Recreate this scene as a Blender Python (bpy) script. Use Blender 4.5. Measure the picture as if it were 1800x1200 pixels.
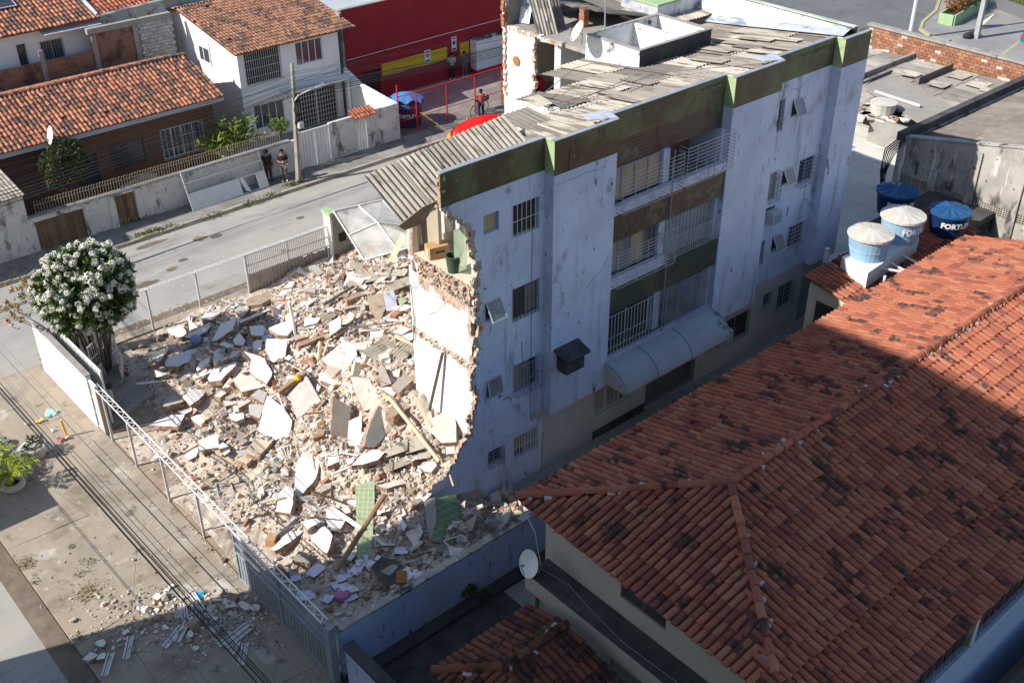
import bpy, math, random
from mathutils import Vector, Matrix, Quaternion, noise
for o in list(bpy.data.objects): bpy.data.objects.remove(o)
SC = bpy.context.scene
COL = SC.collection
R = random.Random(7)
# ------------------------------------------------------------------ camera
cam_d = bpy.data.cameras.new('camera'); CAM = bpy.data.objects.new('camera', cam_d); COL.objects.link(CAM)
RX = Vector((0.75173742, -0.65944799, -0.00438221)); UP = Vector((0.35639861, 0.40066739, 0.84406497)); FW = Vector((0.55486114, 0.63607703, -0.53622302))
FPX = 1941.8665; CP = Vector((0, 0, 24))
CAM.matrix_world = Matrix(((RX.x, UP.x, -FW.x, 0), (RX.y, UP.y, -FW.y, 0), (RX.z, UP.z, -FW.z, 24), (0, 0, 0, 1)))
cam_d.sensor_width = 36; cam_d.lens = FPX / 1800 * 36; cam_d.clip_start = .1; cam_d.clip_end = 1500
SC.camera = CAM
# ------------------------------------------------------------------ sky and sun
ELEV = 37.7; SUNV = Vector((-.944, .33, math.tan(math.radians(ELEV)))).normalized()
wd = bpy.data.worlds.new('World'); SC.world = wd; wd.use_nodes = True
wn = wd.node_tree; bg = wn.nodes['Background']; st = wn.nodes.new('ShaderNodeTexSky')
st.sky_type = 'NISHITA'; st.sun_disc = False; st.sun_elevation = math.radians(ELEV)
st.sun_rotation = math.atan2(SUNV.x, SUNV.y)
st.air_density = 1.0; st.dust_density = .5; st.ozone_density = 1.3
wn.links.new(st.outputs[0], bg.inputs[0]); bg.inputs[1].default_value = .125
sd = bpy.data.lights.new('sun', 'SUN'); sd.energy = 5.0; sd.angle = math.radians(.53); sd.color = (1, .95, .87)
so = bpy.data.objects.new('sun', sd); COL.objects.link(so); so.rotation_euler = (-SUNV).to_track_quat('-Z', 'Y').to_euler(); so.location = (-40, 30, 60)
SC.view_settings.view_transform = 'Standard'; SC.view_settings.look = 'None'; SC.view_settings.gamma = 1
SC.view_settings.use_curve_mapping = False; SC.view_settings.exposure = .55
# ------------------------------------------------------------------ pixel of the 1800 x 1200 photograph to a point of the place
def ray(u, v): return RX * ((u - 900) / FPX) - UP * ((v - 600) / FPX) + FW
def PZ(u, v, z=0.): d = ray(u, v); return CP + d * ((z - CP.z) / d.z)
def PY(u, v, y): d = ray(u, v); return CP + d * ((y - CP.y) / d.y)
def PX(u, v, x): d = ray(u, v); return CP + d * ((x - CP.x) / d.x)
def pix(p):
    q = Vector(p) - CP; w = q.dot(FW)
    return (900 + FPX * q.dot(RX) / w, 600 - FPX * q.dot(UP) / w, w)
# ------------------------------------------------------------------ mesh builder
V3 = Vector
def hsh(*a):
    x = math.sin(sum(k * c for k, c in zip(a, (12.9898, 78.233, 37.719)))) * 43758.5453
    return x - math.floor(x)
class MB:
    def __init__(s): s.v = []; s.f = []; s.m = []; s.r = []
    def add(s, vs, fs, mi=0, r=None, M=None):
        b = len(s.v)
        if M is not None: vs = [M @ V3(p) for p in vs]
        s.v.extend([tuple(p) for p in vs])
        if r is None: r = R.random()
        for k, f in enumerate(fs):
            s.f.append([i + b for i in f]); s.m.append(mi if isinstance(mi, int) else mi[k]); s.r.append(r)
        return s
    def quad(s, a, b, c, d, mi=0, r=None): return s.add([a, b, c, d], [(0, 1, 2, 3)], mi, r)
    def box(s, c, d, mi=0, rz=0, M=None, r=None):
        x, y, z = d[0] / 2, d[1] / 2, d[2] / 2
        vs = [V3(p) for p in ((-x, -y, -z), (x, -y, -z), (x, y, -z), (-x, y, -z), (-x, -y, z), (x, -y, z), (x, y, z), (-x, y, z))]
        T = Matrix.Translation(V3(c)) @ (Matrix.Rotation(rz, 4, 'Z') if M is None else M)
        return s.add(vs, [(0, 3, 2, 1), (4, 5, 6, 7), (0, 1, 5, 4), (1, 2, 6, 5), (2, 3, 7, 6), (3, 0, 4, 7)], mi, r, T)
    def bb(s, x0, x1, y0, y1, z0, z1, mi=0, r=None):
        return s.box(((x0 + x1) / 2, (y0 + y1) / 2, (z0 + z1) / 2), (abs(x1 - x0), abs(y1 - y0), abs(z1 - z0)), mi, r=r)
    def tube(s, pts, rad, n=6, mi=0, cap=True):
        pts = [V3(p) for p in pts]; rings = []; b = len(s.v); rr = R.random()
        for i, p in enumerate(pts):
            d = (pts[min(i + 1, len(pts) - 1)] - pts[max(i - 1, 0)]).normalized()
            a = d.cross(V3((0, 0, 1)));
            if a.length < .01: a = d.cross(V3((1, 0, 0)))
            a.normalize(); c = d.cross(a); q = rad[i] if isinstance(rad, (list, tuple)) else rad
            for k in range(n):
                t = 2 * math.pi * (k + .5) / n; s.v.append(tuple(p + a * (q * math.cos(t)) + c * (q * math.sin(t))))
        for i in range(len(pts) - 1):
            for k in range(n):
                s.f.append([b + i * n + k, b + i * n + (k + 1) % n, b + (i + 1) * n + (k + 1) % n, b + (i + 1) * n + k]); s.m.append(mi); s.r.append(rr)
        if cap:
            s.f.append([b + k for k in range(n)][::-1]); s.f.append([b + (len(pts) - 1) * n + k for k in range(n)]); s.m += [mi, mi]; s.r += [rr, rr]
        return s
    def lathe(s, prof, c=(0, 0, 0), n=20, mi=0, M=None):
        vs = []; fs = []
        for r_, z in prof:
            for k in range(n): t = 2 * math.pi * k / n; vs.append((c[0] + r_ * math.cos(t), c[1] + r_ * math.sin(t), c[2] + z))
        for i in range(len(prof) - 1):
            for k in range(n): fs.append((i * n + k, i * n + (k + 1) % n, (i + 1) * n + (k + 1) % n, (i + 1) * n + k))
        return s.add(vs, fs, mi, None, M)
    def prism(s, poly, d, mt=0, ms=0, mb=None):
        """poly: 3D outline; d: vector from the face to the back."""
        n = len(poly); d = V3(d); a = [V3(p) for p in poly]; vs = a + [p + d for p in a]
        nn = V3((0, 0, 0))
        for i in range(n): nn += a[i].cross(a[(i + 1) % n])
        if nn.dot(d) > 0: vs = a[::-1] + [p + d for p in a[::-1]]
        fs = [tuple(range(n)), tuple(range(2 * n - 1, n - 1, -1))] + [(i, n + i, n + (i + 1) % n, (i + 1) % n) for i in range(n)]
        return s.add(vs, fs, [mt, mt if mb is None else mb] + [ms] * n)
    def grid(s, us, vs, solid, place, th, mf=0, mbk=0, me=0, edge=None):
        """a wall of cells between the cuts us, vs; solid(uc, vc); place(u, v, depth) -> point; edge(uc, vc) -> material of the rims."""
        nu, nv = len(us) - 1, len(vs) - 1
        S = [[solid((us[i] + us[i + 1]) / 2, (vs[j] + vs[j + 1]) / 2) for j in range(nv)] for i in range(nu)]
        idx = {}
        def vt(i, j, k):
            q = (i, j, k)
            if q not in idx: idx[q] = len(s.v); s.v.append(tuple(place(us[i], vs[j], th * k)))
            return idx[q]
        def put(f, m): s.f.append(f); s.m.append(m); s.r.append(R.random())
        for i in range(nu):
            for j in range(nv):
                if not S[i][j]: continue
                uc, vc = (us[i] + us[i + 1]) / 2, (vs[j] + vs[j + 1]) / 2
                put([vt(i, j, 0), vt(i + 1, j, 0), vt(i + 1, j + 1, 0), vt(i, j + 1, 0)], mf if isinstance(mf, int) else mf(uc, vc))
                put([vt(i, j, 1), vt(i, j + 1, 1), vt(i + 1, j + 1, 1), vt(i + 1, j, 1)], mbk)
                for di, dj, e in ((-1, 0, ((0, 0), (0, 1))), (1, 0, ((1, 1), (1, 0))), (0, -1, ((1, 0), (0, 0))), (0, 1, ((0, 1), (1, 1)))):
                    a, b = i + di, j + dj
                    if 0 <= a < nu and 0 <= b < nv and S[a][b]: continue
                    m = me if edge is None else edge(uc, vc)
                    (p, q), (r_, t) = e
                    put([vt(i + p, j + q, 0), vt(i + r_, j + t, 0), vt(i + r_, j + t, 1), vt(i + p, j + q, 1)], m)
        return s
OFF = {}
def obj(name, mb, mats, parent=None, label=None, cat=None, group=None, kind=None, smooth=False, local=False):
    me = bpy.data.meshes.new(name)
    vs = mb.v; off = V3((0, 0, 0))
    if parent is None and not local and vs and kind != 'structure':
        lo = [min(p[k] for p in vs) for k in range(3)]; hi = [max(p[k] for p in vs) for k in range(3)]
        off = V3(((lo[0] + hi[0]) / 2, (lo[1] + hi[1]) / 2, lo[2])); vs = [(p[0] - off.x, p[1] - off.y, p[2] - off.z) for p in vs]
    me.from_pydata(vs, [], mb.f)
    if not isinstance(mats, (list, tuple)): mats = [mats]
    for m in mats: me.materials.append(m)
    if len(mats) > 1: me.polygons.foreach_set('material_index', mb.m)
    at = me.attributes.new('rnd', 'FLOAT', 'FACE'); at.data.foreach_set('value', mb.r)
    if smooth: me.polygons.foreach_set('use_smooth', [True] * len(me.polygons))
    me.update()
    o = bpy.data.objects.new(name, me); COL.objects.link(o); OFF[o.name] = off
    o.location = off
    if parent is not None:
        o.parent = parent; o.location = (0, 0, 0) if local else -OFF[parent.name]
    tag(o, label, cat, group, kind)
    return o
def tag(o, label=None, cat=None, group=None, kind=None):
    if label: o['label'] = label
    if cat: o['category'] = cat
    if group: o['group'] = group
    if kind or cat: o['kind'] = kind or 'thing'
    return o
def thing(name, label, cat, loc=(0, 0, 0), group=None, rz=0):
    o = bpy.data.objects.new(name, None); COL.objects.link(o); o.location = loc; o.rotation_euler = (0, 0, rz)
    o.empty_display_size = .2; OFF[o.name] = V3(loc); return tag(o, label, cat, group)
def inst(name, me, M, parent=None):
    """one more object on a shared mesh, placed in the world."""
    o = bpy.data.objects.new(name, me); COL.objects.link(o)
    if parent is not None: o.parent = parent; M = Matrix.Translation(-OFF[parent.name]) @ M
    o.matrix_local = M; OFF[o.name] = V3((0, 0, 0)); return o
def copy_tree(o, parent=None):
    c = o.copy(); COL.objects.link(c); OFF[c.name] = V3(OFF.get(o.name, (0, 0, 0)))
    if parent is not None: c.parent = parent
    for ch in list(o.children): copy_tree(ch, c)
    return c
def mesh_of(name, mb, mats):
    me = bpy.data.meshes.new(name); me.from_pydata(mb.v, [], mb.f)
    if not isinstance(mats, (list, tuple)): mats = [mats]
    for m in mats: me.materials.append(m)
    if len(mats) > 1: me.polygons.foreach_set('material_index', mb.m)
    at = me.attributes.new('rnd', 'FLOAT', 'FACE'); at.data.foreach_set('value', mb.r); me.update(); return me
# ------------------------------------------------------------------ materials
class N:
    def __init__(s, name):
        s.m = bpy.data.materials.new(name); s.m.use_nodes = True; s.t = s.m.node_tree
        s.b = s.t.nodes['Principled BSDF']; s.L = s.t.links.new
        s.pos = s.n('ShaderNodeNewGeometry').outputs['Position']
    def n(s, t, **k):
        x = s.t.nodes.new(t)
        for a, v in k.items(): setattr(x, a, v)
        return x
    def math(s, op, a, b=0., clamp=False):
        x = s.n('ShaderNodeMath', operation=op, use_clamp=clamp)
        for i, q in enumerate((a, b)):
            if isinstance(q, (int, float)): x.inputs[i].default_value = q
            else: s.L(q, x.inputs[i])
        return x.outputs[0]
    def mapped(s, st, vec=None):
        x = s.n('ShaderNodeVectorMath', operation='MULTIPLY'); s.L(vec or s.pos, x.inputs[0]); x.inputs[1].default_value = st; return x.outputs[0]
    def noise(s, sc, det=5, st=None, rough=.6, vec=None, dist=0):
        x = s.n('ShaderNodeTexNoise'); x.inputs['Scale'].default_value = sc; x.inputs['Detail'].default_value = det; x.inputs['Roughness'].default_value = rough; x.inputs['Distortion'].default_value = dist
        s.L(s.mapped(st, vec) if st else (vec or s.pos), x.inputs['Vector']); return x.outputs['Fac']
    def step(s, fac, lo, hi):
        x = s.n('ShaderNodeMapRange', interpolation_type='SMOOTHSTEP'); s.L(fac, x.inputs['Value'])
        x.inputs['From Min'].default_value = lo; x.inputs['From Max'].default_value = hi; return x.outputs[0]
    def mix(s, fac, a, b, bt='MIX'):
        x = s.n('ShaderNodeMix', data_type='RGBA', blend_type=bt)
        for sock, q in ((x.inputs[0], fac), (x.inputs[6], a), (x.inputs[7], b)):
            if isinstance(q, (int, float)): sock.default_value = q
            elif isinstance(q, (tuple, list)): sock.default_value = (*q[:3], 1)
            else: s.L(q, sock)
        return x.outputs[2]
    def ramp(s, fac, stops, const=False):
        x = s.n('ShaderNodeValToRGB'); e = x.color_ramp.elements
        if const: x.color_ramp.interpolation = 'CONSTANT'
        e[0].position, e[0].color = stops[0][0], (*stops[0][1], 1); e[1].position, e[1].color = stops[-1][0], (*stops[-1][1], 1)
        for p, c in stops[1:-1]: q = e.new(p); q.color = (*c, 1)
        s.L(fac, x.inputs[0]); return x.outputs[0]
    def rnd(s, src):
        if src == 'obj': return s.n('ShaderNodeObjectInfo').outputs['Random']
        x = s.n('ShaderNodeAttribute', attribute_name='rnd'); return x.outputs['Fac']
    def done(s, col, rough=.85, bump=0, bs=40, metal=0, spec=.25, height=None, bst=None):
        b = s.b
        if isinstance(col, (tuple, list)): b.inputs['Base Color'].default_value = (*col[:3], 1)
        else: s.L(col, b.inputs['Base Color'])
        b.inputs['Roughness'].default_value = rough; b.inputs['Metallic'].default_value = metal; b.inputs['Specular IOR Level'].default_value = spec
        if bump or height is not None:
            x = s.n('ShaderNodeBump'); x.inputs['Strength'].default_value = min(1, bump or .5); x.inputs['Distance'].default_value = .02
            s.L(height if height is not None else s.noise(bs, 6, bst), x.inputs['Height']); s.L(x.outputs[0], b.inputs['Normal'])
        return s.m
def mat(name, c1, c2=None, ns=2., stains=(), rnd=None, rv=(.8, 1.15), rough=.85, bump=.3, bs=40, metal=0, spec=.25, st=None):
    s = N(name); col = c1
    if c2 is not None: col = s.mix(s.step(s.noise(ns, 6, st), .3, .7), c1, c2)
    for (c, sc, lo, hi, stt) in stains: col = s.mix(s.step(s.noise(sc, 7, stt, .65), lo, hi), col, c)
    if rnd:
        r_ = s.rnd(rnd); k = s.math('ADD', s.math('MULTIPLY', r_, rv[1] - rv[0]), rv[0])
        x = s.n('ShaderNodeCombineColor'); [s.L(k, x.inputs[i]) for i in range(3)]
        col = s.mix(1., col, x.outputs[0], 'MULTIPLY')
    return s.done(col, rough, bump, bs, metal, spec)
def tiles_mat(name, cols, size=.1, grout=(.45, .45, .4), dirt=None, rough=.35, gw=.012, hx=1., flat_rz=None):
    s = N(name)
    sp = s.n('ShaderNodeSeparateXYZ'); s.L(s.pos, sp.inputs[0]); cb = s.n('ShaderNodeCombineXYZ')
    if flat_rz is None: s.L(s.math('ADD', sp.outputs[0], sp.outputs[1]), cb.inputs[0]); s.L(sp.outputs[2], cb.inputs[1])
    else:
        c_, s_ = math.cos(flat_rz), math.sin(flat_rz)
        s.L(s.math('ADD', s.math('MULTIPLY', sp.outputs[0], c_), s.math('MULTIPLY', sp.outputs[1], s_)), cb.inputs[0]); s.L(s.math('SUBTRACT', s.math('MULTIPLY', sp.outputs[1], c_), s.math('MULTIPLY', sp.outputs[0], s_)), cb.inputs[1])
    b = s.n('ShaderNodeTexBrick'); b.offset = 0; b.inputs['Scale'].default_value = 1; b.inputs['Mortar Size'].default_value = gw / 2
    b.inputs['Brick Width'].default_value = size * hx; b.inputs['Row Height'].default_value = size; b.inputs['Mortar Smooth'].default_value = .2
    b.inputs['Color1'].default_value = (*cols[0], 1); b.inputs['Color2'].default_value = (*cols[1], 1); b.inputs['Mortar'].default_value = (*grout, 1)
    s.L(cb.outputs[0], b.inputs['Vector']); col = b.outputs['Color']
    for (c, sc, lo, hi, stt) in dirt or (): col = s.mix(s.step(s.noise(sc, 6, stt), lo, hi), col, c)
    return s.done(col, rough, .3, height=s.math('SUBTRACT', 1., b.outputs['Fac']), spec=.4)
def tile_mat(name, src, stops, dark, lo=.52, hi=.6, ns=.55):
    s = N(name); r_ = s.rnd(src)
    col = s.ramp(r_, stops)
    col = s.mix(s.step(s.noise(14, 5), .45, .75), col, s.mix(.5, col, (.16, .07, .045)))
    d = s.math('ADD', s.noise(ns, 4), s.math('MULTIPLY', s.math('FRACT', s.math('MULTIPLY', r_, 37.7)), .22))
    col = s.mix(s.math('MULTIPLY', s.step(d, lo + .11, hi + .11), s.step(s.noise(5, 4), .3, .55)), col, dark)
    return s.done(col, .9, .35, 60)
MOLD = (.05, .048, .045)
def lst(c, *stains, **k): return mat(c, *stains, **k)
M = {}
M['yardtile'] = mat('dusty yard tiles', (.27, .20, .14), (.34, .265, .195), 1.1, [((.19, .135, .09), .7, .52, .68, None), ((.42, .35, .28), 4., .6, .72, None)], bump=.5, bs=25)
M['torn'] = mat('torn wall section', (.50, .41, .325), (.38, .28, .21), 5., [((.33, .15, .085), 4., .55, .62, None), ((.14, .09, .07), 8., .62, .7, None)], bump=1., bs=20)
M['walk'] = mat('sidewalk concrete', (.275, .23, .178), (.35, .295, .23), .8, [((.20, .16, .115), .42, .50, .68, None), ((.16, .135, .11), 1.3, .56, .68, None), ((.43, .39, .33), 2.4, .58, .72, None), ((.14, .12, .1), 6., .64, .72, None), ((.46, .42, .37), .3, .58, .66, None)], bump=.5, bs=25)
M['asph'] = mat('worn asphalt', (.29, .275, .255), (.345, .33, .305), .5, [((.20, .185, .165), .25, .53, .66, (.5, 1.6, 1)), ((.40, .375, .34), .9, .58, .75, (.3, 1.5, 1)), ((.17, .155, .14), 2.6, .62, .72, (.5, 1.2, 1)), ((.36, .33, .28), .12, .5, .62, (.4, 2, 1))], bump=.4, bs=70)
M['asph2'] = mat('dark asphalt', (.12, .12, .125), (.15, .148, .15), .4, [((.09, .09, .09), .5, .55, .65, None)], bump=.4, bs=70)
M['dirt'] = mat('dusty earth', (.27, .20, .145), (.36, .29, .22), 1.2, [((.2, .14, .1), .8, .55, .7, None)], bump=.6, bs=14)
M['gutterdirt'] = mat('damp gutter', (.12, .095, .07), (.2, .16, .12), 1.5, bump=.5, bs=20)
M['kerb'] = mat('kerb stone', (.36, .32, .26), (.27, .235, .19), 2., [((.12, .11, .09), 2.4, .56, .68, None)], bump=.4, bs=30)
M['yelkerb'] = mat('faded yellow kerb', (.42, .36, .2), (.34, .3, .2), 3., bump=.3)
M['paver'] = mat('grey paving', (.2, .19, .175), (.26, .245, .225), 1.2, [((.13, .12, .1), .7, .55, .7, None)], rnd='attr', bump=.35, bs=30)
M['white'] = mat('white paint', (.78, .77, .75), (.72, .71, .69), 1., [((.5, .48, .45), 1.2, .66, .78, (1, 1, .35))], bump=.15, bs=50)
M['whitedirty'] = mat('stained white wash', (.62, .61, .59), (.52, .51, .49), 1.5, [((.09, .085, .08), 1.1, .54, .68, (1, 1, .5)), ((.2, .19, .17), 4., .56, .7, None), ((.36, .33, .29), .8, .6, .7, None)], bump=.3, bs=40)
M['facade'] = mat('pale facade render', (.60, .665, .82), (.49, .545, .685), .7, [((.34, .35, .39), 1.3, .54, .72, (2.5, 2.5, .25)), ((.07, .07, .08), 1.5, .63, .73, (2.2, 2.2, .7)), ((.13, .13, .14), 6., .65, .75, (1, 1, .5)), ((.36, .35, .35), .4, .58, .7, None), ((.16, .165, .18), 2.6, .66, .78, (3, 3, .16)), ((.27, .28, .32), 1.0, .57, .70, (1, 1, .8)), ((.12, .12, .135), 3.2, .63, .70, (1, 1, .7))], bump=.3, bs=45)
M['cream'] = mat('cream plaster', (.62, .55, .44), (.55, .48, .38), 1.5, [((.42, .36, .28), 2.5, .58, .7, None)], bump=.25, bs=40)
M['plaster'] = mat('white plaster', (.66, .655, .64), (.58, .575, .56), 1.6, [((.5, .46, .4), 2.2, .63, .74, None), ((.6, .58, .55), 8., .6, .75, None)], bump=.3, bs=35)
M['slabwhite'] = mat('bright plaster slab', (.72, .71, .69), (.63, .615, .59), 1.6, [((.45, .39, .32), 2.2, .58, .72, None), ((.55, .5, .44), 7., .6, .7, None)], bump=.3, bs=35)
M['plaster2'] = mat('dusty white plaster', (.66, .62, .56), (.56, .5, .43), 2.2, [((.4, .34, .27), 2.6, .57, .7, None)], bump=.4, bs=30)
M['grayslab'] = mat('grey cement face', (.36, .34, .31), (.42, .40, .37), 2., [((.27, .24, .2), 3., .6, .7, None)], bump=.3, bs=40)
M['taupe'] = mat('taupe tile backing', (.33, .285, .25), (.28, .24, .21), 3., bump=.3, bs=40)
M['brownc'] = mat('brown mortar', (.30, .23, .17), (.38, .30, .225), 3., [((.2, .14, .1), 2.5, .55, .7, None)], bump=.7, bs=18)
M['beige'] = mat('beige plaster', (.58, .47, .35), (.52, .42, .31), 2., bump=.3)
M['brickedge'] = mat('broken brick edge', (.34, .17, .105), (.4, .31, .24), 7., [((.1, .05, .035), 9., .54, .62, None), ((.5, .44, .38), 5., .6, .68, None)], bump=.9, bs=22)
M['brickchunk'] = mat('brick fragment', (.40, .195, .115), (.44, .33, .25), 2.2, [((.5, .45, .4), 3., .58, .66, None)], rnd='attr', rv=(.7, 1.15), bump=.6, bs=25)
M['rubble'] = mat('rubble earth', (.40, .325, .25), (.52, .445, .365), 3.5, [((.24, .15, .1), 2., .55, .66, None), ((.56, .51, .45), 6., .6, .68, None)], bump=1., bs=9)
M['debris'] = None
def debris_mat(name, stops, src='attr'):
    s = N(name); col = s.ramp(s.rnd(src), stops, True)
    col = s.mix(s.step(s.noise(9, 5), .45, .7), col, s.mix(.45, col, (.3, .23, .17)))
    return s.done(col, .95, .5, 30)
M['debris'] = debris_mat('small debris', [(0, (.40, .325, .25)), (.22, (.50, .43, .35)), (.42, (.30, .23, .175)), (.50, (.60, .55, .49)), (.68, (.36, .19, .12)), (.78, (.72, .69, .66)), (.88, (.40, .36, .32)), (.96, (.2, .17, .15))])
M['cementsheet'] = None
def sheet_mat(name, src):
    s = N(name); r_ = s.rnd(src)
    col = s.ramp(r_, [(0, (.36, .32, .26)), (.18, (.44, .39, .32)), (.32, (.28, .24, .2)), (.46, (.40, .355, .29)), (.58, (.20, .175, .15)), (.74, (.27, .235, .2)), (.86, (.14, .125, .112))], True)
    col = s.mix(s.step(s.noise(1.3, 6, (3.2, .45, 1)), .48, .62), col, (.16, .14, .12))
    col = s.mix(s.step(s.noise(30, 4), .55, .75), col, s.mix(.6, col, (.1, .09, .08)))
    return s.done(col, .95, .5, 50)
M['sheet'] = sheet_mat('fibre cement sheet', 'obj'); M['sheetA'] = sheet_mat('fibre cement sheet mass', 'attr')
M['sheetpale'] = mat('pale weathered sheet', (.42, .375, .31), (.34, .30, .245), 1.5, [((.13, .115, .1), 1.6, .52, .66, (3.5, .7, 1)), ((.10, .09, .08), 9., .6, .7, None)], rnd='obj', rv=(.75, 1.1), bump=.5)
M['dksheet'] = mat('dark grey roof sheet', (.17, .15, .13), (.215, .19, .165), 2., [((.28, .25, .22), 3., .58, .7, (.4, 2, 1))], bump=.6, bs=40)
M['metal'] = mat('galvanised white steel', (.5, .5, .5), (.42, .42, .42), 3., [((.25, .17, .11), 5., .64, .72, None)], rough=.5, bump=.1, spec=.5)
M['metalw'] = mat('white painted steel', (.74, .74, .73), (.66, .66, .65), 2., [((.3, .2, .13), 5., .66, .74, None)], rough=.5, bump=.1)
M['metalg'] = mat('grey painted steel', (.28, .31, .35), (.22, .25, .29), 2., [((.2, .13, .09), 4., .64, .74, None)], rough=.5, bump=.15)
M['silver'] = mat('aluminium flashing', (.50, .52, .56), (.64, .65, .67), 4., [((.25, .29, .37), 1.6, .50, .62, (1, .5, 1)), ((.16, .18, .22), 5., .6, .7, None)], rough=.42, bump=1., bs=9, metal=.35, spec=.5)
M['darkiron'] = mat('rusty dark iron', (.10, .08, .07), (.18, .12, .09), 6., rough=.7, bump=.3)
M['rustbar'] = mat('weathered pale iron', (.30, .25, .20), (.2, .15, .11), 8., rough=.7, bump=.2)
M['glass'] = mat('dark window glass', (.045, .05, .06), (.07, .08, .095), 1., rough=.12, bump=0, spec=.6)
M['glassfrost'] = mat('dusty window glass', (.17, .18, .2), (.25, .25, .26), 2., rough=.25, bump=.1, spec=.5)
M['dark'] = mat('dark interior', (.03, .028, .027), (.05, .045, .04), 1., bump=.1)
M['interior'] = mat('interior plaster', (.5, .43, .34), (.42, .36, .29), 1.2, bump=.2)
M['curtain'] = mat('beige curtain', (.46, .36, .24), (.36, .27, .18), 2., st=(6, 6, .5), bump=.4, bs=15)
M['wood'] = mat('old timber', (.34, .22, .13), (.25, .155, .09), 3., [((.12, .07, .045), 3., .58, .7, (8, 8, 1))], bump=.4, bs=30)
M['woodpale'] = mat('pale board', (.62, .5, .34), (.55, .43, .29), 3., bump=.2)
M['gatewood'] = mat('brown slatted gate', (.20, .13, .07), (.13, .085, .05), 2., rnd='attr', rv=(.65, 1.2), bump=.3)
M['conc'] = mat('cast concrete', (.33, .31, .28), (.26, .24, .215), 1.5, [((.1, .095, .09), 1.3, .57, .7, (1, 1, .4))], bump=.4, bs=30)
M['moldwall'] = mat('mouldy grey wall', (.42, .39, .35), (.30, .275, .25), .9, [((.6, .585, .56), 1.3, .57, .66, (2.5, 2.5, .45)), ((.06, .055, .05), .8, .50, .64, (1.6, 1.6, .5)), ((.1, .095, .085), 4., .58, .68, None)], bump=.5, bs=20)
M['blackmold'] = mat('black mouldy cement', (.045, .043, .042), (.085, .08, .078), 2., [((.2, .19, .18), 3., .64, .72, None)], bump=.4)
M['bluewall'] = mat('blue stained wall', (.34, .46, .68), (.40, .49, .66), .7, [((.05, .055, .065), 2., .60, .70, (2., 2., .6)), ((.40, .42, .46), .5, .55, .7, None), ((.11, .12, .13), 8., .64, .72, (1, 1, .4))], bump=.4, bs=25)
M['red'] = mat('dark red paint', (.30, .022, .03), (.25, .018, .025), .6, bump=.1)
M['yellow'] = mat('yellow paint', (.62, .42, .02), (.55, .36, .02), 1., bump=.1)
M['redsteel'] = mat('red steel', (.55, .03, .03), rough=.45, bump=0)
M['tarp'] = mat('red tarpaulin', (.75, .015, .012), (.6, .012, .01), 2., rough=.45, bump=.5, bs=6)
M['tarpmark'] = mat('yellow print', (.85, .4, .03), bump=0)
M['tankdark'] = mat('navy tank plastic', (.008, .026, .085), (.008, .022, .07), 2., rough=.4, bump=.1)
M['tanklid'] = mat('blue tank lid', (.02, .085, .20), (.017, .065, .16), 2., rough=.4, bump=.1)
M['tankpale'] = mat('faded blue tank', (.24, .42, .58), (.3, .45, .58), 2., [((.5, .52, .52), 2., .6, .75, None)], rough=.5, bump=.1)
M['lidpale'] = mat('chalky tank lid', (.55, .52, .47), (.46, .43, .38), 2.5, [((.3, .27, .22), 2., .6, .7, None)], bump=.2)
M['letter'] = mat('white lettering', (.75, .75, .75), bump=0)
M['black'] = mat('black rubber', (.02, .02, .022), rough=.6, bump=0)
M['cable'] = mat('cable sheath', (.03, .03, .034), rough=.6, bump=0)
M['cablepale'] = mat('bleached cable', (.2, .2, .2), rough=.6, bump=0)
M['pole'] = mat('concrete pole', (.24, .21, .17), (.32, .28, .23), 3., [((.12, .1, .08), 3., .58, .7, (3, 3, .3))], bump=.4)
M['solar'] = tiles_mat('solar cells', [(.02, .025, .04), (.025, .03, .05)], .16, (.12, .12, .13), rough=.15, gw=.01)
M['lime'] = mat('pale green paint', (.33, .45, .25), (.28, .40, .22), 2., bump=.1)
M['greentile'] = tiles_mat('green facade tile', [(.085, .11, .045), (.10, .13, .052)], .12, (.17, .185, .11), [((.075, .065, .035), .7, .40, .56, None), ((.04, .045, .025), 2.2, .6, .7, (1.4, 1.4, .6)), ((.24, .27, .16), 5., .64, .72, None)])  # base darkened for the shaded front; the stains are mould and dirt
M['greenlit'] = tiles_mat('pale green tile', [(.30, .40, .19), (.34, .44, .22)], .12, (.52, .56, .38), [((.2, .27, .14), 1.5, .58, .7, None)])  # lighter copy of the parapet tile, sunlit tone put into the colour
M['browntile'] = tiles_mat('dark worn tile', [(.05, .036, .027), (.07, .05, .035)], .12, (.15, .14, .11), [((.11, .12, .075), 1., .55, .62, None), ((.05, .03, .025), 1.5, .56, .64, None)])
M['dkgreentile'] = tiles_mat('dark green tile', [(.025, .042, .03), (.032, .05, .036)], .12, (.09, .105, .085), [((.09, .085, .06), .8, .52, .62, None), ((.03, .03, .025), 1.4, .58, .66, None)])
M['whitetile'] = tiles_mat('white wall tile', [(.75, .75, .73), (.72, .72, .71)], .2, (.58, .57, .54), rough=.3)
M['beigetile'] = tiles_mat('beige wall tile', [(.42, .36, .27), (.39, .33, .245)], .2, (.3, .26, .2), rough=.3)
M['slabtile'] = tiles_mat('white base tile', [(.66, .66, .66), (.62, .62, .62)], .33, (.4, .4, .4), rough=.4)
M['greytile'] = tiles_mat('grey portal tile', [(.30, .28, .25), (.33, .3, .27)], .15, (.2, .19, .17), rough=.5)
M['poly'] = None
def clear_mat(name, col, alpha, rough=.3):
    s = N(name); s.done(s.mix(s.step(s.noise(1.2, 5), .4, .7), col, tuple(c * .6 for c in col)), rough, .2, 20)
    s.b.inputs['Alpha'].default_value = alpha; return s.m
M['poly'] = clear_mat('dusty clear sheet', (.66, .64, .6), .5)
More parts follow.
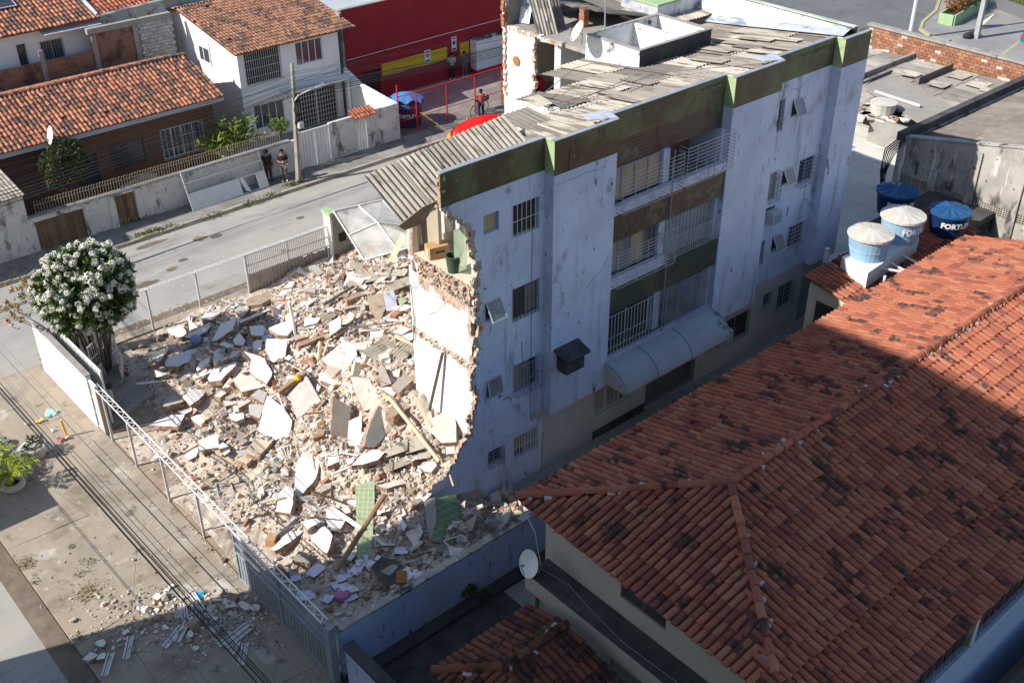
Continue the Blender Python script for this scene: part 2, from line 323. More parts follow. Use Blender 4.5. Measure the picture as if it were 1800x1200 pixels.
M['greenglass'] = clear_mat('green shower glass', (.34, .44, .32), .55, .15)
M['wrap'] = clear_mat('plastic wrap', (.6, .58, .56), .6)
TO = [(0, (.33, .105, .058)), (.25, (.40, .135, .072)), (.5, (.27, .08, .05)), (.7, (.40, .165, .095)), (.88, (.24, .07, .048)), (1, (.19, .07, .055))]
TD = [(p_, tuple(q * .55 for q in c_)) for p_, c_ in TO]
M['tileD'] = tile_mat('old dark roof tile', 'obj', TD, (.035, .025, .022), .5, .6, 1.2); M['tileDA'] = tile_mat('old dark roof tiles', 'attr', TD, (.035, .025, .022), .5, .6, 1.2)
M['tile'] = tile_mat('clay roof tile', 'obj', TO, (.06, .035, .03), .57, .65, .9); M['tileA'] = tile_mat('clay roof tiles', 'attr', TO, (.06, .035, .03), .57, .65, .9)
TL = [(0, (.46, .18, .10)), (.3, (.38, .15, .09)), (.5, (.52, .22, .12)), (.68, (.28, .12, .08)), (.85, (.16, .09, .07)), (1, (.11, .07, .06))]
M['tileL'] = tile_mat('weathered roof tile', 'obj', TL, (.10, .07, .058), .46, .60, 2.2); M['tileLA'] = tile_mat('weathered roof tiles', 'attr', TL, (.10, .07, .058), .46, .60, 2.2)
TB = [(0, (.24, .12, .075)), (.3, (.29, .15, .095)), (.6, (.19, .095, .065)), (.85, (.33, .16, .09)), (1, (.15, .08, .06))]
M['tileBA'] = tile_mat('brown roof tiles', 'attr', TB, (.07, .05, .045), .5, .6, .9); M['tileB'] = tile_mat('brown roof tile', 'obj', TB, (.07, .05, .045), .5, .6, .9)
M['tiledeck'] = mat('shadowed tile channels', (.17, .065, .04), (.11, .05, .035), 3., bump=.4)  # dark colour holds the shade between the tile columns
M['mortar'] = mat('ridge mortar', (.5, .48, .46), (.36, .34, .32), 6., bump=.5)
def brick_mat(name, c1, c2, mort, bw=.2, bh=.1, ms=.014, extra=()):
    s = N(name); sp = s.n('ShaderNodeSeparateXYZ'); s.L(s.pos, sp.inputs[0]); cb = s.n('ShaderNodeCombineXYZ')
    s.L(s.math('ADD', sp.outputs[0], sp.outputs[1]), cb.inputs[0]); s.L(sp.outputs[2], cb.inputs[1])
    b = s.n('ShaderNodeTexBrick'); b.inputs['Scale'].default_value = 1; b.inputs['Mortar Size'].default_value = ms
    b.inputs['Brick Width'].default_value = bw; b.inputs['Row Height'].default_value = bh; b.inputs['Bias'].default_value = 0
    b.inputs['Color1'].default_value = (*c1, 1); b.inputs['Color2'].default_value = (*c2, 1); b.inputs['Mortar'].default_value = (*mort, 1)
    s.L(cb.outputs[0], b.inputs['Vector']); col = b.outputs['Color']
    for (c, sc, lo, hi, stt) in extra: col = s.mix(s.step(s.noise(sc, 6, stt), lo, hi), col, c)
    return s.done(col, .92, .5, height=s.math('SUBTRACT', 1., b.outputs['Fac']))
M['brick'] = brick_mat('raw brick wall', (.24, .115, .07), (.33, .16, .09), (.2, .16, .13), .22, .17, .02, [((.10, .06, .045), 1., .5, .65, None)])
M['brickpale'] = brick_mat('exposed old brick', (.36, .21, .14), (.42, .28, .2), (.42, .36, .3), .24, .12, .02, [((.46, .37, .29), 2.2, .46, .6, None), ((.24, .12, .08), 3., .6, .68, None)])
M['house brick'] = brick_mat('house brick', (.17, .085, .055), (.21, .10, .06), (.13, .09, .07), .2, .08, .012)
M['brickunit'] = mat('clay block', (.42, .20, .11), (.33, .15, .085), 4., rnd='attr', rv=(.6, 1.2), bump=.4)
M['whblock'] = mat('limewashed block', (.55, .54, .52), (.42, .41, .39), 4., rnd='attr', rv=(.75, 1.1), bump=.5)
M['mortarwall'] = mat('mortar bed', (.42, .37, .31), (.5, .46, .4), 3., bump=.5)
M['leaf'] = mat('leaf', (.065, .12, .025), (.10, .165, .04), 3., rnd='attr', rv=(.5, 1.35), rough=.5, bump=0, spec=.35)
M['leaf2'] = mat('yellow green leaf', (.17, .22, .03), (.10, .16, .03), 3., rnd='attr', rv=(.6, 1.3), rough=.45, bump=0)
M['leaf3'] = mat('olive leaf', (.06, .075, .025), (.09, .105, .035), 3., rnd='attr', rv=(.5, 1.3), rough=.5, bump=0)
M['palm'] = mat('palm frond', (.30, .33, .03), (.2, .26, .03), 3., rnd='attr', rv=(.7, 1.25), rough=.45, bump=0)
M['grass'] = mat('weeds', (.10, .13, .03), (.15, .16, .05), 3., rnd='attr', rv=(.6, 1.3), bump=0)
M['bark'] = mat('bark', (.075, .058, .043), (.12, .095, .07), 8., bump=.5)
M['petal'] = mat('white blossom', (.74, .73, .66), (.68, .66, .56), 5., rnd='attr', rv=(.85, 1.1), bump=0)
M['peach'] = mat('peach blossom', (.70, .36, .22), (.6, .30, .17), 5., rnd='attr', rv=(.8, 1.15), bump=0)
M['orange'] = mat('orange blossom', (.6, .16, .03), (.5, .1, .03), 5., rnd='attr', bump=0)
M['skin'] = mat('skin', (.30, .16, .10), bump=0); M['hair'] = mat('hair', (.012, .01, .009), bump=0)
def flat(name, c, rough=.8, **k): M[name] = mat(name, c, rough=rough, bump=0, **k); return M[name]
for nm, c in dict(blackcloth=(.022, .022, .026), brownpants=(.06, .045, .035), greypants=(.12, .115, .115), redshirt=(.42, .075, .07), navy=(.02, .025, .05), bluecloth=(.12, .22, .36), whitecloth=(.6, .6, .6), shoe=(.65, .65, .65), paper=(.62, .62, .74), cardboard=(.42, .25, .12), bluepl=(.05, .1, .3), cyan=(.05, .45, .62), teal=(.3, .55, .46), pinkpl=(.6, .06, .12), mustard=(.7, .42, .05), carblue=(.02, .17, .22), dkgreen=(.05, .085, .05), pvc=(.72, .71, .68), purple=(.5, .16, .34), soil=(.05, .035, .025), lamp=(.6, .6, .58), blockgrey=(.13, .13, .14)).items(): flat(nm, c)
# ------------------------------------------------------------------ shared builders
def tile_template(w=.185, L=.47, h=.085, n=5):
    vs = []; fs = []
    for (v, ww, hh, dn) in ((-L / 2, w, h, .018), (L / 2, w * .86, h * .86, -.012)):
        for k in range(n + 1):
            a = math.pi * k / n; vs.append((-math.cos(a) * ww / 2, v, math.sin(a) * hh + dn))
    m = n + 1
    for k in range(n): fs.append((k, m + k, m + k + 1, k + 1))
    fs.append(tuple(range(m)))
    return [V3(p) for p in vs], fs
TV, TF = tile_template()
def inside(p, poly):
    x, y = p; c = False; n = len(poly)
    for i in range(n):
        (x1, y1), (x2, y2) = poly[i], poly[(i + 1) % n]
        if (y1 > y) != (y2 > y) and x < (x2 - x1) * (y - y1) / (y2 - y1) + x1: c = not c
    return c
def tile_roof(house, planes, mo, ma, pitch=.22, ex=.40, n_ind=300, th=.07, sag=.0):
    """planes: coplanar outlines, first edge along the eave. The tiles that show largest are parts, the rest one part of kind stuff."""
    deck = MB(); L = []
    for poly in planes:
        P_ = [V3(p) for p in poly]; U = (P_[1] - P_[0]).normalized(); nn = U.cross(P_[-1] - P_[0]).normalized()
        if nn.z < 0: nn = -nn
        V = nn.cross(U)
        if V.z < 0: V = -V
        f2 = [((p - P_[0]).dot(U), (p - P_[0]).dot(V)) for p in P_]
        deck.prism([p + nn * -.01 for p in P_], nn * -th)
        for i in range(int(min(a for a, b in f2) / pitch) - 1, int(max(a for a, b in f2) / pitch) + 2):
            jog = R.uniform(-.02, .02)
            for j in range(int(max(b for a, b in f2) / ex) + 2):
                u, v = (i + .5) * pitch, (j + .42) * ex
                if not inside((u, v + .05), f2): continue
                if R.random() < .004: continue
                c = P_[0] + U * (u + R.uniform(-.012, .012)) + V * (v + jog + R.uniform(-.012, .012)) + nn * R.uniform(-.006, .012)
                a = R.gauss(0, .022) if R.random() > .02 else R.gauss(0, .16)
                u2, v2 = U * math.cos(a) + V * math.sin(a), V * math.cos(a) - U * math.sin(a)
                Mx = Matrix(((u2.x, v2.x, nn.x, c.x), (u2.y, v2.y, nn.y, c.y), (u2.z, v2.z, nn.z, c.z), (0, 0, 0, 1)))
                q = pix(c); out = not (-20 < q[0] < 1820 and -20 < q[1] < 1220)
                L.append((out, q[2], Mx))
    L.sort(key=lambda t: (t[0], t[1]))
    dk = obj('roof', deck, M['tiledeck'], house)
    one = MB().add(TV, TF); me = mesh_of('roof_tile', one, mo)
    for k, (o_, w, Mx) in enumerate(L[:n_ind]): inst('roof_tile', me, Matrix.Translation(-OFF[dk.name]) @ Mx if False else Mx, dk) if k >= 0 else None
    if len(L) > n_ind:
        mb = MB()
        for o_, w, Mx in L[n_ind:]: mb.add(TV, TF, 0, None, Mx)
        obj('roof_tiles', mb, ma, house, kind='stuff')
    return dk
RIDGE = {}
def ridge(house, a, b, m, step=.42, w=.24, h=.13, mortar=True):
    a, b = V3(a), V3(b); d = (b - a); n = max(1, int(d.length / step)); V = d.normalized(); U = V.cross(V3((0, 0, 1))).normalized(); nn = U.cross(V)
    key = m.name
    if key not in RIDGE:
        tv, tf = tile_template(w, step * 1.12, h, 6); RIDGE[key] = mesh_of('ridge_tile', MB().add(tv, tf), m)
    for k in range(n):
        c = a + d * ((k + .5) / n) + nn * (.03 + R.uniform(-.01, .015)); t = R.gauss(0, .03); u2 = U * math.cos(t) + V * math.sin(t); v2 = V * math.cos(t) - U * math.sin(t)
        inst('ridge_tile', RIDGE[key], Matrix(((u2.x, v2.x, nn.x, c.x), (u2.y, v2.y, nn.y, c.y), (u2.z, v2.z, nn.z, c.z), (0, 0, 0, 1))), house)
    if mortar:
        mb = MB()
        for k in range(n):
            if R.random() < .6:
                c = a + d * ((k + R.random()) / n) + U * R.choice((-.13, .13)) + nn * .0
                mb.box(c, (R.uniform(.06, .16), R.uniform(.05, .3), R.uniform(.05, .12)), 0, R.uniform(0, 3))
        if mb.v: obj('ridge_mortar', mb, M['mortar'], house, kind='stuff')
def sheet_mesh(name, m, W=1.1, L=2.44, pitch=.177, amp=.028, th=.009, seg=4):
    n = int(W / pitch * seg); vs = []; fs = []
    for t in (0, -th):
        for y in (-L / 2, L / 2):
            for k in range(n + 1): x = -W / 2 + W * k / n; vs.append((x, y, t + amp * (2 * math.sqrt(.5 + .5 * math.cos(2 * math.pi * x / pitch)) - 1)))
    m_ = n + 1
    for k in range(n):
        fs.append((k, k + 1, m_ + k + 1, m_ + k)); fs.append((2 * m_ + k, 3 * m_ + k, 3 * m_ + k + 1, 2 * m_ + k + 1))
        fs.append((k, 2 * m_ + k, 2 * m_ + k + 1, k + 1)); fs.append((m_ + k, m_ + k + 1, 3 * m_ + k + 1, 3 * m_ + k))
    fs.append((0, m_, 3 * m_, 2 * m_)); fs.append((n, 2 * m_ + n, 3 * m_ + n, m_ + n))
    return mesh_of(name, MB().add(vs, fs), m)
def frame_m(c, U, V):
    U = V3(U).normalized(); V = V3(V); V = (V - U * V.dot(U)).normalized(); nn = U.cross(V); c = V3(c)
    return Matrix(((U.x, V.x, nn.x, c.x), (U.y, V.y, nn.y, c.y), (U.z, V.z, nn.z, c.z), (0, 0, 0, 1)))
def wall_y(mb, x0, x1, z0, z1, y, th, holes=(), mf=0, me=0):
    """a wall that faces -Y with openings (x0, x1, z0, z1)."""
    us = sorted({x0, x1, *[h[0] for h in holes], *[h[1] for h in holes]}); vs = sorted({z0, z1, *[h[2] for h in holes], *[h[3] for h in holes]})
    us = [u for u in us if x0 <= u <= x1]; vs = [v for v in vs if z0 <= v <= z1]
    return mb.grid(us, vs, lambda u, v: not any(h[0] < u < h[1] and h[2] < v < h[3] for h in holes), lambda u, v, d: (u, y + d, v), th, mf, mf, me)
def window(house, x0, x1, z0, z1, y, frame=None, glass=None, mull=1, bars=0, rails=0, out=.03, barm=None, curtain=None, depth=.09, fw=.045, barh=None):
    """an opening in a wall that faces -Y: frame > panes, grille."""
    frame = frame or M['metal']; f = MB(); yy = y + depth
    for a, b, c, d in ((x0, x1, z0, z0 + fw), (x0, x1, z1 - fw, z1), (x0, x0 + fw, z0 + fw, z1 - fw), (x1 - fw, x1, z0 + fw, z1 - fw)): f.bb(a, b, yy - .025, yy + .025, c, d)
    for k in range(1, mull + 1): xm = x0 + (x1 - x0) * k / (mull + 1); f.bb(xm - fw / 2, xm + fw / 2, yy - .022, yy + .022, z0 + fw, z1 - fw)
    w = obj('window', f, frame, house)
    for k in range(mull + 1):
        a = x0 + (x1 - x0) * k / (mull + 1) + fw / 2; b = x0 + (x1 - x0) * (k + 1) / (mull + 1) - fw / 2
        p = MB().bb(a, b, yy + .004, yy + .014, z0 + fw, z1 - fw)
        obj('pane', p, (glass[k % len(glass)] if isinstance(glass, list) else glass) or M['glass'], w)
    if bars or rails:
        g = MB(); yb = y - out; zt = z1 + .03; zb = z0 - .03; r = .011
        for k in range(bars + 1): xb = x0 - .02 + (x1 - x0 + .04) * k / max(1, bars); g.tube([(xb, yb, zb), (xb, yb, zt)], r, 4)
        for k in range(rails + 1): zz = zb + (zt - zb) * k / max(1, rails); g.tube([(x0 - .03, yb, zz), (x1 + .03, yb, zz)], r, 4)
        if out > .06:
            for zz in (zb, zt):
                for xb in (x0 - .02, x1 + .02): g.tube([(xb, yb, zz), (xb, y + .01, zz)], r, 4)
            for k in range(rails + 1):
                zz = zb + (zt - zb) * k / max(1, rails)
                for xb in (x0 - .02, x1 + .02): g.tube([(xb, yb, zz), (xb, y, zz)], r * .8, 4)
            for k in range(1, bars, 2): xb = x0 + (x1 - x0) * k / bars; g.tube([(xb, yb, zb), (xb, y, zb)], r * .8, 4)
        obj('grille', g, barm or M['metalw'], w)
    return w
def tilt_window(house, x0, x1, z0, z1, y, ang=.5):
    f = MB(); fw = .04
    for a, b, c, d in ((x0, x1, z0, z0 + fw), (x0, x1, z1 - fw, z1), (x0, x0 + fw, z0, z1), (x1 - fw, x1, z0, z1)): f.bb(a, b, y + .02, y + .09, c, d)
    w = obj('window', f, M['metalg'], house); h = z1 - z0; s = MB()
    T = Matrix.Translation(((x0 + x1) / 2, y - .012, z1)) @ Matrix.Rotation(-ang, 4, 'X')
    W = x1 - x0
    for c, d in (((0, 0, -.02), (W, .03, .04)), ((0, 0, -h + .02), (W, .03, .04)), ((-W / 2 + .02, 0, -h / 2), (.04, .03, h - .08)), ((W / 2 - .02, 0, -h / 2), (.04, .03, h - .08))):
        s.add(*cube(c, d), 0, None, T)
    sh = obj('sash', s, M['metal'], w)
    p = MB().add(*cube((0, .004, -h / 2), (W - .09, .008, h - .09)), 0, None, T); obj('pane', p, M['glassfrost'], w)
    obj('backing', MB().bb(x0 + fw, x1 - fw, y + .092, y + .12, z0 + fw, z1 - fw), M['dark'], w)
def cube(c, d):
    x, y, z = d[0] / 2, d[1] / 2, d[2] / 2; c = V3(c)
    return [c + V3(p) for p in ((-x, -y, -z), (x, -y, -z), (x, y, -z), (-x, y, -z), (-x, -y, z), (x, -y, z), (x, y, z), (-x, y, z))], [(0, 3, 2, 1), (4, 5, 6, 7), (0, 1, 5, 4), (1, 2, 6, 5), (2, 3, 7, 6), (3, 0, 4, 7)]
def dish(label, c, aim, r=.45, stand=None, cat='satellite dish', m=None):
    c, aim = V3(c), V3(aim).normalized(); t = thing('satellite_dish', label, cat, c)
    T = Matrix.Translation(c) @ aim.to_track_quat('Z', 'Y').to_matrix().to_4x4()
    b = MB(); prof = [(r * k / 6, .16 * r * (k / 6) ** 2 * 1.6) for k in range(7)]; b.lathe(prof, n=22, M=T); b.lathe([(q, z - .012) for q, z in prof[::-1]], n=22, M=T); obj('reflector', b, m or M['metalw'], t, smooth=True)
    a = MB(); tip = T @ V3((0, -.05, r * .95)); a.tube([T @ V3((0, -r * .95, .2 * r)), tip], .014, 5); a.tube([tip, tip - aim * .12], .035, 8); obj('feed_arm', a, M['metalg'], t)
    s = MB(); s.tube([T @ V3((0, 0, -.01)), T @ V3((0, 0, -.15)), stand if stand else c + V3((0, 0, -.5))], .022, 6); obj('mount', s, M['metalg'], t)
    return t
# ------------------------------------------------------------------ the ground
def S(name, mb, m, parent=None): return obj(name, mb, m, parent, kind='structure' if parent is None else None)
S('ground', MB().quad((-150, -150, -.15), (350, -150, -.15), (350, 300, -.15), (-150, 300, -.15)), M['dirt'])
S('road', MB().quad((-80, 39.4, -.1), (68, 39.4, -.1), (68, 47.2, -.1), (-80, 47.2, -.1)), M['asph'])
S('side_road', MB().quad((-60, -60, -.105), (4.8, -60, -.105), (4.8, 41, -.105), (-60, 41, -.105)), M['asph'])
S('cross_street', MB().quad((66.3, -60, -.096), (190, -60, -.096), (190, 190, -.096), (66.3, 190, -.096)), M['asph2'])
S('gutter', MB().quad((4.35, -40, -.098), (4.97, -40, -.098), (4.97, 39.6, -.098), (4.35, 39.6, -.098)).quad((10, 39.45, -.092), (36, 39.45, -.092), (36, 40.15, -.092), (10, 40.15, -.092)), M['gutterdirt'])
# front pavement: cast concrete broken into big panels
sw = S('sidewalk', MB().bb(5.02, 9.86, -40, 39.6, -.15, -.012).bb(9.6, 36, 38.98, 39.5, -.15, -.014), M['gutterdirt'])
def panel(name, poly, z0, z1, m, parent, inset=.012):
    c = sum((V3((*p, 0)) for p in poly), V3((0, 0, 0))) / len(poly); q = [V3((*p, 0)) + (c - V3((*p, 0))).normalized() * inset for p in poly]
    return S(name, MB().prism([(p.x, p.y, z1) for p in q], (0, 0, z0 - z1)), m, parent)
ys = [14, 17.2, 19.6, 22.1, 24.9, 27.3, 29.6, 31.7, 33.6, 35.4, 37.4, 39.62]
def jx(i, j): return 5.0 + 4.88 * i / 2 + (0 if i in (0, 2) else R.uniform(-.9, .9))
cor = {}
for i in range(3):
    for j in range(len(ys)): cor[i, j] = (jx(i, j), ys[j] + (R.uniform(-.35, .35) if 0 < j < len(ys) - 1 else 0))
for i in range(2):
    for j in range(len(ys) - 1):
        p = [cor[i, j], cor[i + 1, j], cor[i + 1, j + 1], cor[i, j + 1]]
        dz = R.uniform(-.006, .006)
        if (i, j) in ((0, 3), (1, 9), (0, 8), (1, 1), (0, 6)):   # cracked across
            a = ((p[0][0] + p[1][0]) / 2 + R.uniform(-.3, .3), (p[0][1] + p[1][1]) / 2); b = ((p[2][0] + p[3][0]) / 2 + R.uniform(-.5, .5), (p[2][1] + p[3][1]) / 2)
            mid = ((a[0] + b[0]) / 2 + R.uniform(-.3, .3), (a[1] + b[1]) / 2)
            panel('paving_slab', [p[0], a, mid, b, p[3]], -.13, dz, M['walk'], sw, .008); panel('paving_slab', [a, p[1], p[2], b, mid], -.13, dz + .01, M['walk'], sw, .008)
        else: panel('paving_slab', p, -.13, dz, M['walk'], sw, .005)
for k in range(20): panel('paving_slab', [(9.9 + k * 1.3, 39.0), (11.2 + k * 1.3, 39.0), (11.2 + k * 1.3, 39.5), (9.9 + k * 1.3, 39.5)], -.13, R.uniform(-.006, .004), M['walk'], sw, .01)
# far pavement of worn stones, kerb
kb = S('kerb', MB().bb(-20, 66, 46.95, 47.0, -.15, -.03), M['kerb'])
x = 4.
while x < 60: L = R.uniform(.8, 1.3); S('kerb_stone', MB().box((x + L / 2, 47.1 + R.uniform(-.02, .02), -.04 + R.uniform(-.015, .01)), (L - .015, .2, .2), 0, R.uniform(-.01, .01)), M['kerb'], kb); x += L
fs_ = S('far_sidewalk', MB().bb(-20, 66, 47.2, 55, -.15, -.03), M['conc'])
for k in range(52):
    for j in range(2):
        x0 = 8 + k * .98 + j * .4; S('paving_stone', MB().box((x0, 47.68 + j * .92, -.03), (.96, .9, .08 + R.uniform(-.02, .025)), 0, R.uniform(-.012, .012)), M['paver'], fs_)
for k in range(18):
    for j in range(6): S('paving_stone', MB().box((34.8 + k * 1.0, 49.55 + j * .93, -.035), (.985, .915, .07 + R.uniform(-.006, .006)), 0), M['paver'], fs_)
# the lot
yd = S('yard', MB().quad((9.86, 18.8, -.06), (37, 18.8, -.06), (37, 38.98, -.06), (9.86, 38.98, -.06)), M['dirt'])
for i in range(6):
    for j in range(17): S('paving_slab', MB().box((10.42 + i * 1.02, 19.9 + j * 1.02, -.045), (1.0, 1.0, .09 + R.uniform(-.006, .006)), 0, R.uniform(-.006, .006)), M['yardtile'], yd)
S('passage', MB().quad((15.5, 16.1, -.03), (40, 16.1, -.03), (40, 21.75, -.03), (15.5, 21.75, -.03)), M['conc'])
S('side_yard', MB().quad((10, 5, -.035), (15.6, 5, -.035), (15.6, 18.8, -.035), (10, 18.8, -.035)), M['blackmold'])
# far corner pavement with the rounded kerb
cp = [PZ(u, v, 0) for u, v in ((1665, -40), (1645, 20), (1622, 40), (1618, 52), (1640, 66), (1690, 82), (1800, 120), (1900, 150))]
top = [(p.x, p.y, .03) for p in cp]; far = [(140, 10, .03), (140, 60, .03)]
S('corner_sidewalk', MB().prism(top + far, (0, 0, -.16)), mat('patched pavement', (.2, .2, .205), (.27, .265, .255), .35, [((.30, .27, .22), .25, .56, .62, None)], bump=.3))
kc = S('corner_kerb', MB().tube([V3(p) + V3((0, 0, -.1)) for p in top], .02, 4), M['yelkerb'])
for a, b in zip(top[:-1], top[1:]):
    a, b = V3(a), V3(b); n = max(1, int((b - a).length / .9)); d = (b - a) / n; rz = math.atan2(d.y, d.x)
    for k in range(n): S('kerb_stone', MB().box(a + d * (k + .5) + V3((0, 0, -.03)), (d.length - .02, .24, .18), 0, rz), M['yelkerb'], kc)
# ------------------------------------------------------------------ the tower the photograph is taken from: its shadow lies over the roofs
tw = thing('apartment_tower', 'tall pale apartment tower beside the street, out of the picture', 'tower', (-12, 5, 0))
b = MB(); b.bb(-22, -3, -18, 27.75, 0, 30.4); obj('wall', b, M['cream'], tw)
b = MB()
for k in range(10):
    for j in range(12): b.bb(-3.03, -2.98, -16 + j * 3.6, -14.4 + j * 3.6, 1 + k * 3, 2.5 + k * 3)
obj('window_panes', b, M['glass'], tw, kind='stuff')
# ------------------------------------------------------------------ left side: tiled house, white house, store
# boundary wall of the tiled house
w = thing('boundary_wall', 'long stained white wall with a spiked railing before the tiled house', 'wall', (20, 49.1, 0))
b = MB(); wall_y(b, 13.0, 27.6, -.1, 1.68, 49.0, .2, [(13.62, 15.92, -.1, 1.45), (17.5, 18.5, -.1, 1.55)]); obj('wall', b, M['whitedirty'], w)
b = MB()
for k in range(14): x0 = 13.3 + k * 1.0; b.box((x0 + .5, 49.1, 1.715), (.985, .3, .065 + .02 * hsh(k)), 0, .01 * hsh(k, 2))
obj('coping', b, M['conc'], w)
b = MB(); b.tube([(13.8, 49.12, 2.2), (26.8, 49.12, 2.2)], .018, 5); b.tube([(13.8, 49.12, 1.82), (26.8, 49.12, 1.82)], .014, 5); obj('rail', b, M['rustbar'], w)
bm = mesh_of('bar', MB().tube([(0, 0, 1.75), (0, 0, 2.32), (.02, -.04, 2.42), (.05, -.09, 2.42)], .014, 4), M['rustbar'])
for k in range(96): inst('bar', bm, Matrix.Translation((13.85 + k * .136, 49.12 + R.uniform(-.008, .008), R.uniform(-.015, .015))), w)
for xa, xb in ((15.95, 16.25), (17.15, 17.47), (18.53, 18.8)): obj('pillar', MB().bb(xa, xb, 48.93, 48.998, -.1, 1.64), M['whitedirty'], w)
for x0, x1, zt, lab in ((13.62, 15.92, 1.45, 'wide brown slatted gate nearest the shed in the stained white wall'), (17.5, 18.5, 1.55, 'narrow brown slatted gate between two white pillars of the stained wall')):
    g = thing('wooden_gate', lab, 'gate', ((x0 + x1) / 2, 49.1, 0), 'brown gates in the boundary wall')
    n = int((x1 - x0) / .115)
    for k in range(n): obj('slat', MB().box((x0 + (k + .5) * (x1 - x0) / n, 49.08 + R.uniform(-.01, .01), zt / 2 - .03), ((x1 - x0) / n - .018, .03, zt - .04 + R.uniform(-.02, .01))), M['gatewood'], g)
    obj('rail', MB().bb(x0, x1, 49.11, 49.15, .25, .33).bb(x0, x1, 49.11, 49.15, 1.1, 1.18), M['wood'], g)
# next wall with the sheet gate and the small door
w = thing('boundary_wall', 'white wall with black stains at the foot before the two storey house', 'wall', (31, 48.9, 0))
b = MB(); wall_y(b, 27.6, 34.3, -.1, 2.1, 48.9, .18, [(27.85, 29.7, -.1, 2.1), (31.38, 32.12, -.1, 1.95)]); obj('wall', b, M['whitedirty'], w)
p = [(34.12, 49.08, -.1), (34.12, 54.0, -.1), (34.12, 54.0, 2.9), (34.12, 52.4, 2.35), (34.12, 49.08, 2.1)]
b = MB().prism(p, (.18, 0, 0)); obj('side_wall', b, M['white'], w)
def sheet_gate(lab, x0, x1, z1, y, split, m=M['metalw'], grp=None):
    g = thing('sheet_gate', lab, 'gate', ((x0 + x1) / 2, y, 0), grp); n = int((x1 - x0) / .09)
    b = MB()
    for k in range(n):
        xa = x0 + (x1 - x0) * k / n; xb = x0 + (x1 - x0) * (k + 1) / n; yy = y + (.015 if k % 2 else -.015)
        b.bb(xa, xb - .004, yy - .006, yy + .006, .03, z1 - .05)
    obj('corrugated_leaf', b, m, g); f = MB()
    for xm in ([x0 + .02, x1 - .02] + ([(x0 + x1) / 2] if split else [])): f.bb(xm - .02, xm + .02, y - .035, y + .03, 0, z1)
    f.bb(x0, x1, y - .036, y + .031, z1 - .05, z1 - .003); obj('gate_frame', f, m, g); return g
sheet_gate('double white corrugated sheet gate between the lamp pole and the white wall', 27.85, 29.7, 2.05, 48.96, True, grp='white sheet gates along the street')
sheet_gate('narrow white corrugated door under a little tiled canopy', 31.38, 32.12, 1.9, 48.96, False, grp='white sheet gates along the street')
c = thing('gate_canopy', 'little clay tile canopy over the narrow white door', 'canopy', (31.75, 48.9, 2.1))
tile_roof(c, [[(31.1, 48.45, 2.12), (32.45, 48.45, 2.12), (32.45, 49.15, 2.4), (31.1, 49.15, 2.4)]], M['tile'], M['tileA'], .2, .36, 40)
# low shed at the left edge
w = thing('shed', 'low whitewashed shed with a pale corrugated roof at the left edge', 'shed', (9, 50.5, 0))
b = MB(); b.bb(3, 13.4, 48.98, 53.5, -.1, 3.1); obj('wall', b, M['whitedirty'], w)
sm = sheet_mesh('roof_sheet', M['sheetpale'], 1.1, 3.2, th=.012)
for k in range(9): inst('roof_sheet', sm, frame_m((13.2 - k * 1.05 - .4, 50.0, 3.33 + .012 * (k % 2)), (1, 0, 0), (0, 1, .12)), w)
# the tiled house
h = thing('tiled_house', 'low brick house with a long mottled orange tile roof', 'house', (16, 56, 0))
b = MB(); wall_y(b, 6, 25.0, -.1, 3.75, 52.75, .2, [(19.2, 20.9, 1.2, 2.5), (21.9, 24.3, 1.0, 2.6), (17.2, 18.4, 0.2, 2.4)]); b.bb(24.8, 25.0, 52.95, 59, -.1, 3.7); b.bb(6, 24.8, 58.8, 59, -.1, 3.7)
b.prism([(24.98, 52.6, 3.7), (24.98, 55.6, 5.05), (24.98, 58.8, 3.85)], (-.15, 0, 0)); obj('wall', b, M['house brick'], h)
window(h, 19.2, 20.9, 1.2, 2.5, 52.75, M['darkiron'], mull=2, bars=8, rails=1, barm=M['darkiron']); window(h, 21.9, 24.3, 1.0, 2.6, 52.75, M['metalw'], mull=3, bars=9, rails=3, barm=M['metalw'])
window(h, 17.2, 18.4, .2, 2.4, 52.75, M['darkiron'], mull=1)
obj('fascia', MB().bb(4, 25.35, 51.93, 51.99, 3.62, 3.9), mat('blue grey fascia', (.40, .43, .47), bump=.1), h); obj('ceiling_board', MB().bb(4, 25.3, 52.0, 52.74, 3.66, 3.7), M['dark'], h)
tile_roof(h, [[(4, 51.9, 3.92), (25.35, 51.9, 3.92), (25.25, 55.6, 5.22), (4, 55.6, 5.22)], [(25.25, 59.4, 4.1), (4, 59.4, 4.1), (4, 55.6, 5.22), (25.25, 55.6, 5.22)]], M['tileL'], M['tileLA'], .225, .36, 300)
ridge(h, (8, 55.6, 5.22), (25.25, 55.6, 5.22), M['tileL'], mortar=False)
# its yard wall by the door, white board leaning
obj('white_board', MB().prism([(18.6, 51.6, 0), (20.6, 51.3, 0), (20.8, 51.4, 1.0), (20.2, 51.5, 1.15), (18.9, 51.7, .75)], (0, .05, 0)), M['grayslab'], label='pale broken board leaning inside the yard of the tiled house', cat='board')
obj('blue_crate', MB().bb(22.7, 24.5, 51.2, 52.0, 0, .5), M['metalg'], label='low grey blue box under the barred window of the tiled house', cat='box')
dish('white satellite dish on the eave of the tiled house', PY(92, 238, 51.6), (-.95, .1, .3), .45, PY(97, 262, 51.95), 'satellite dish')
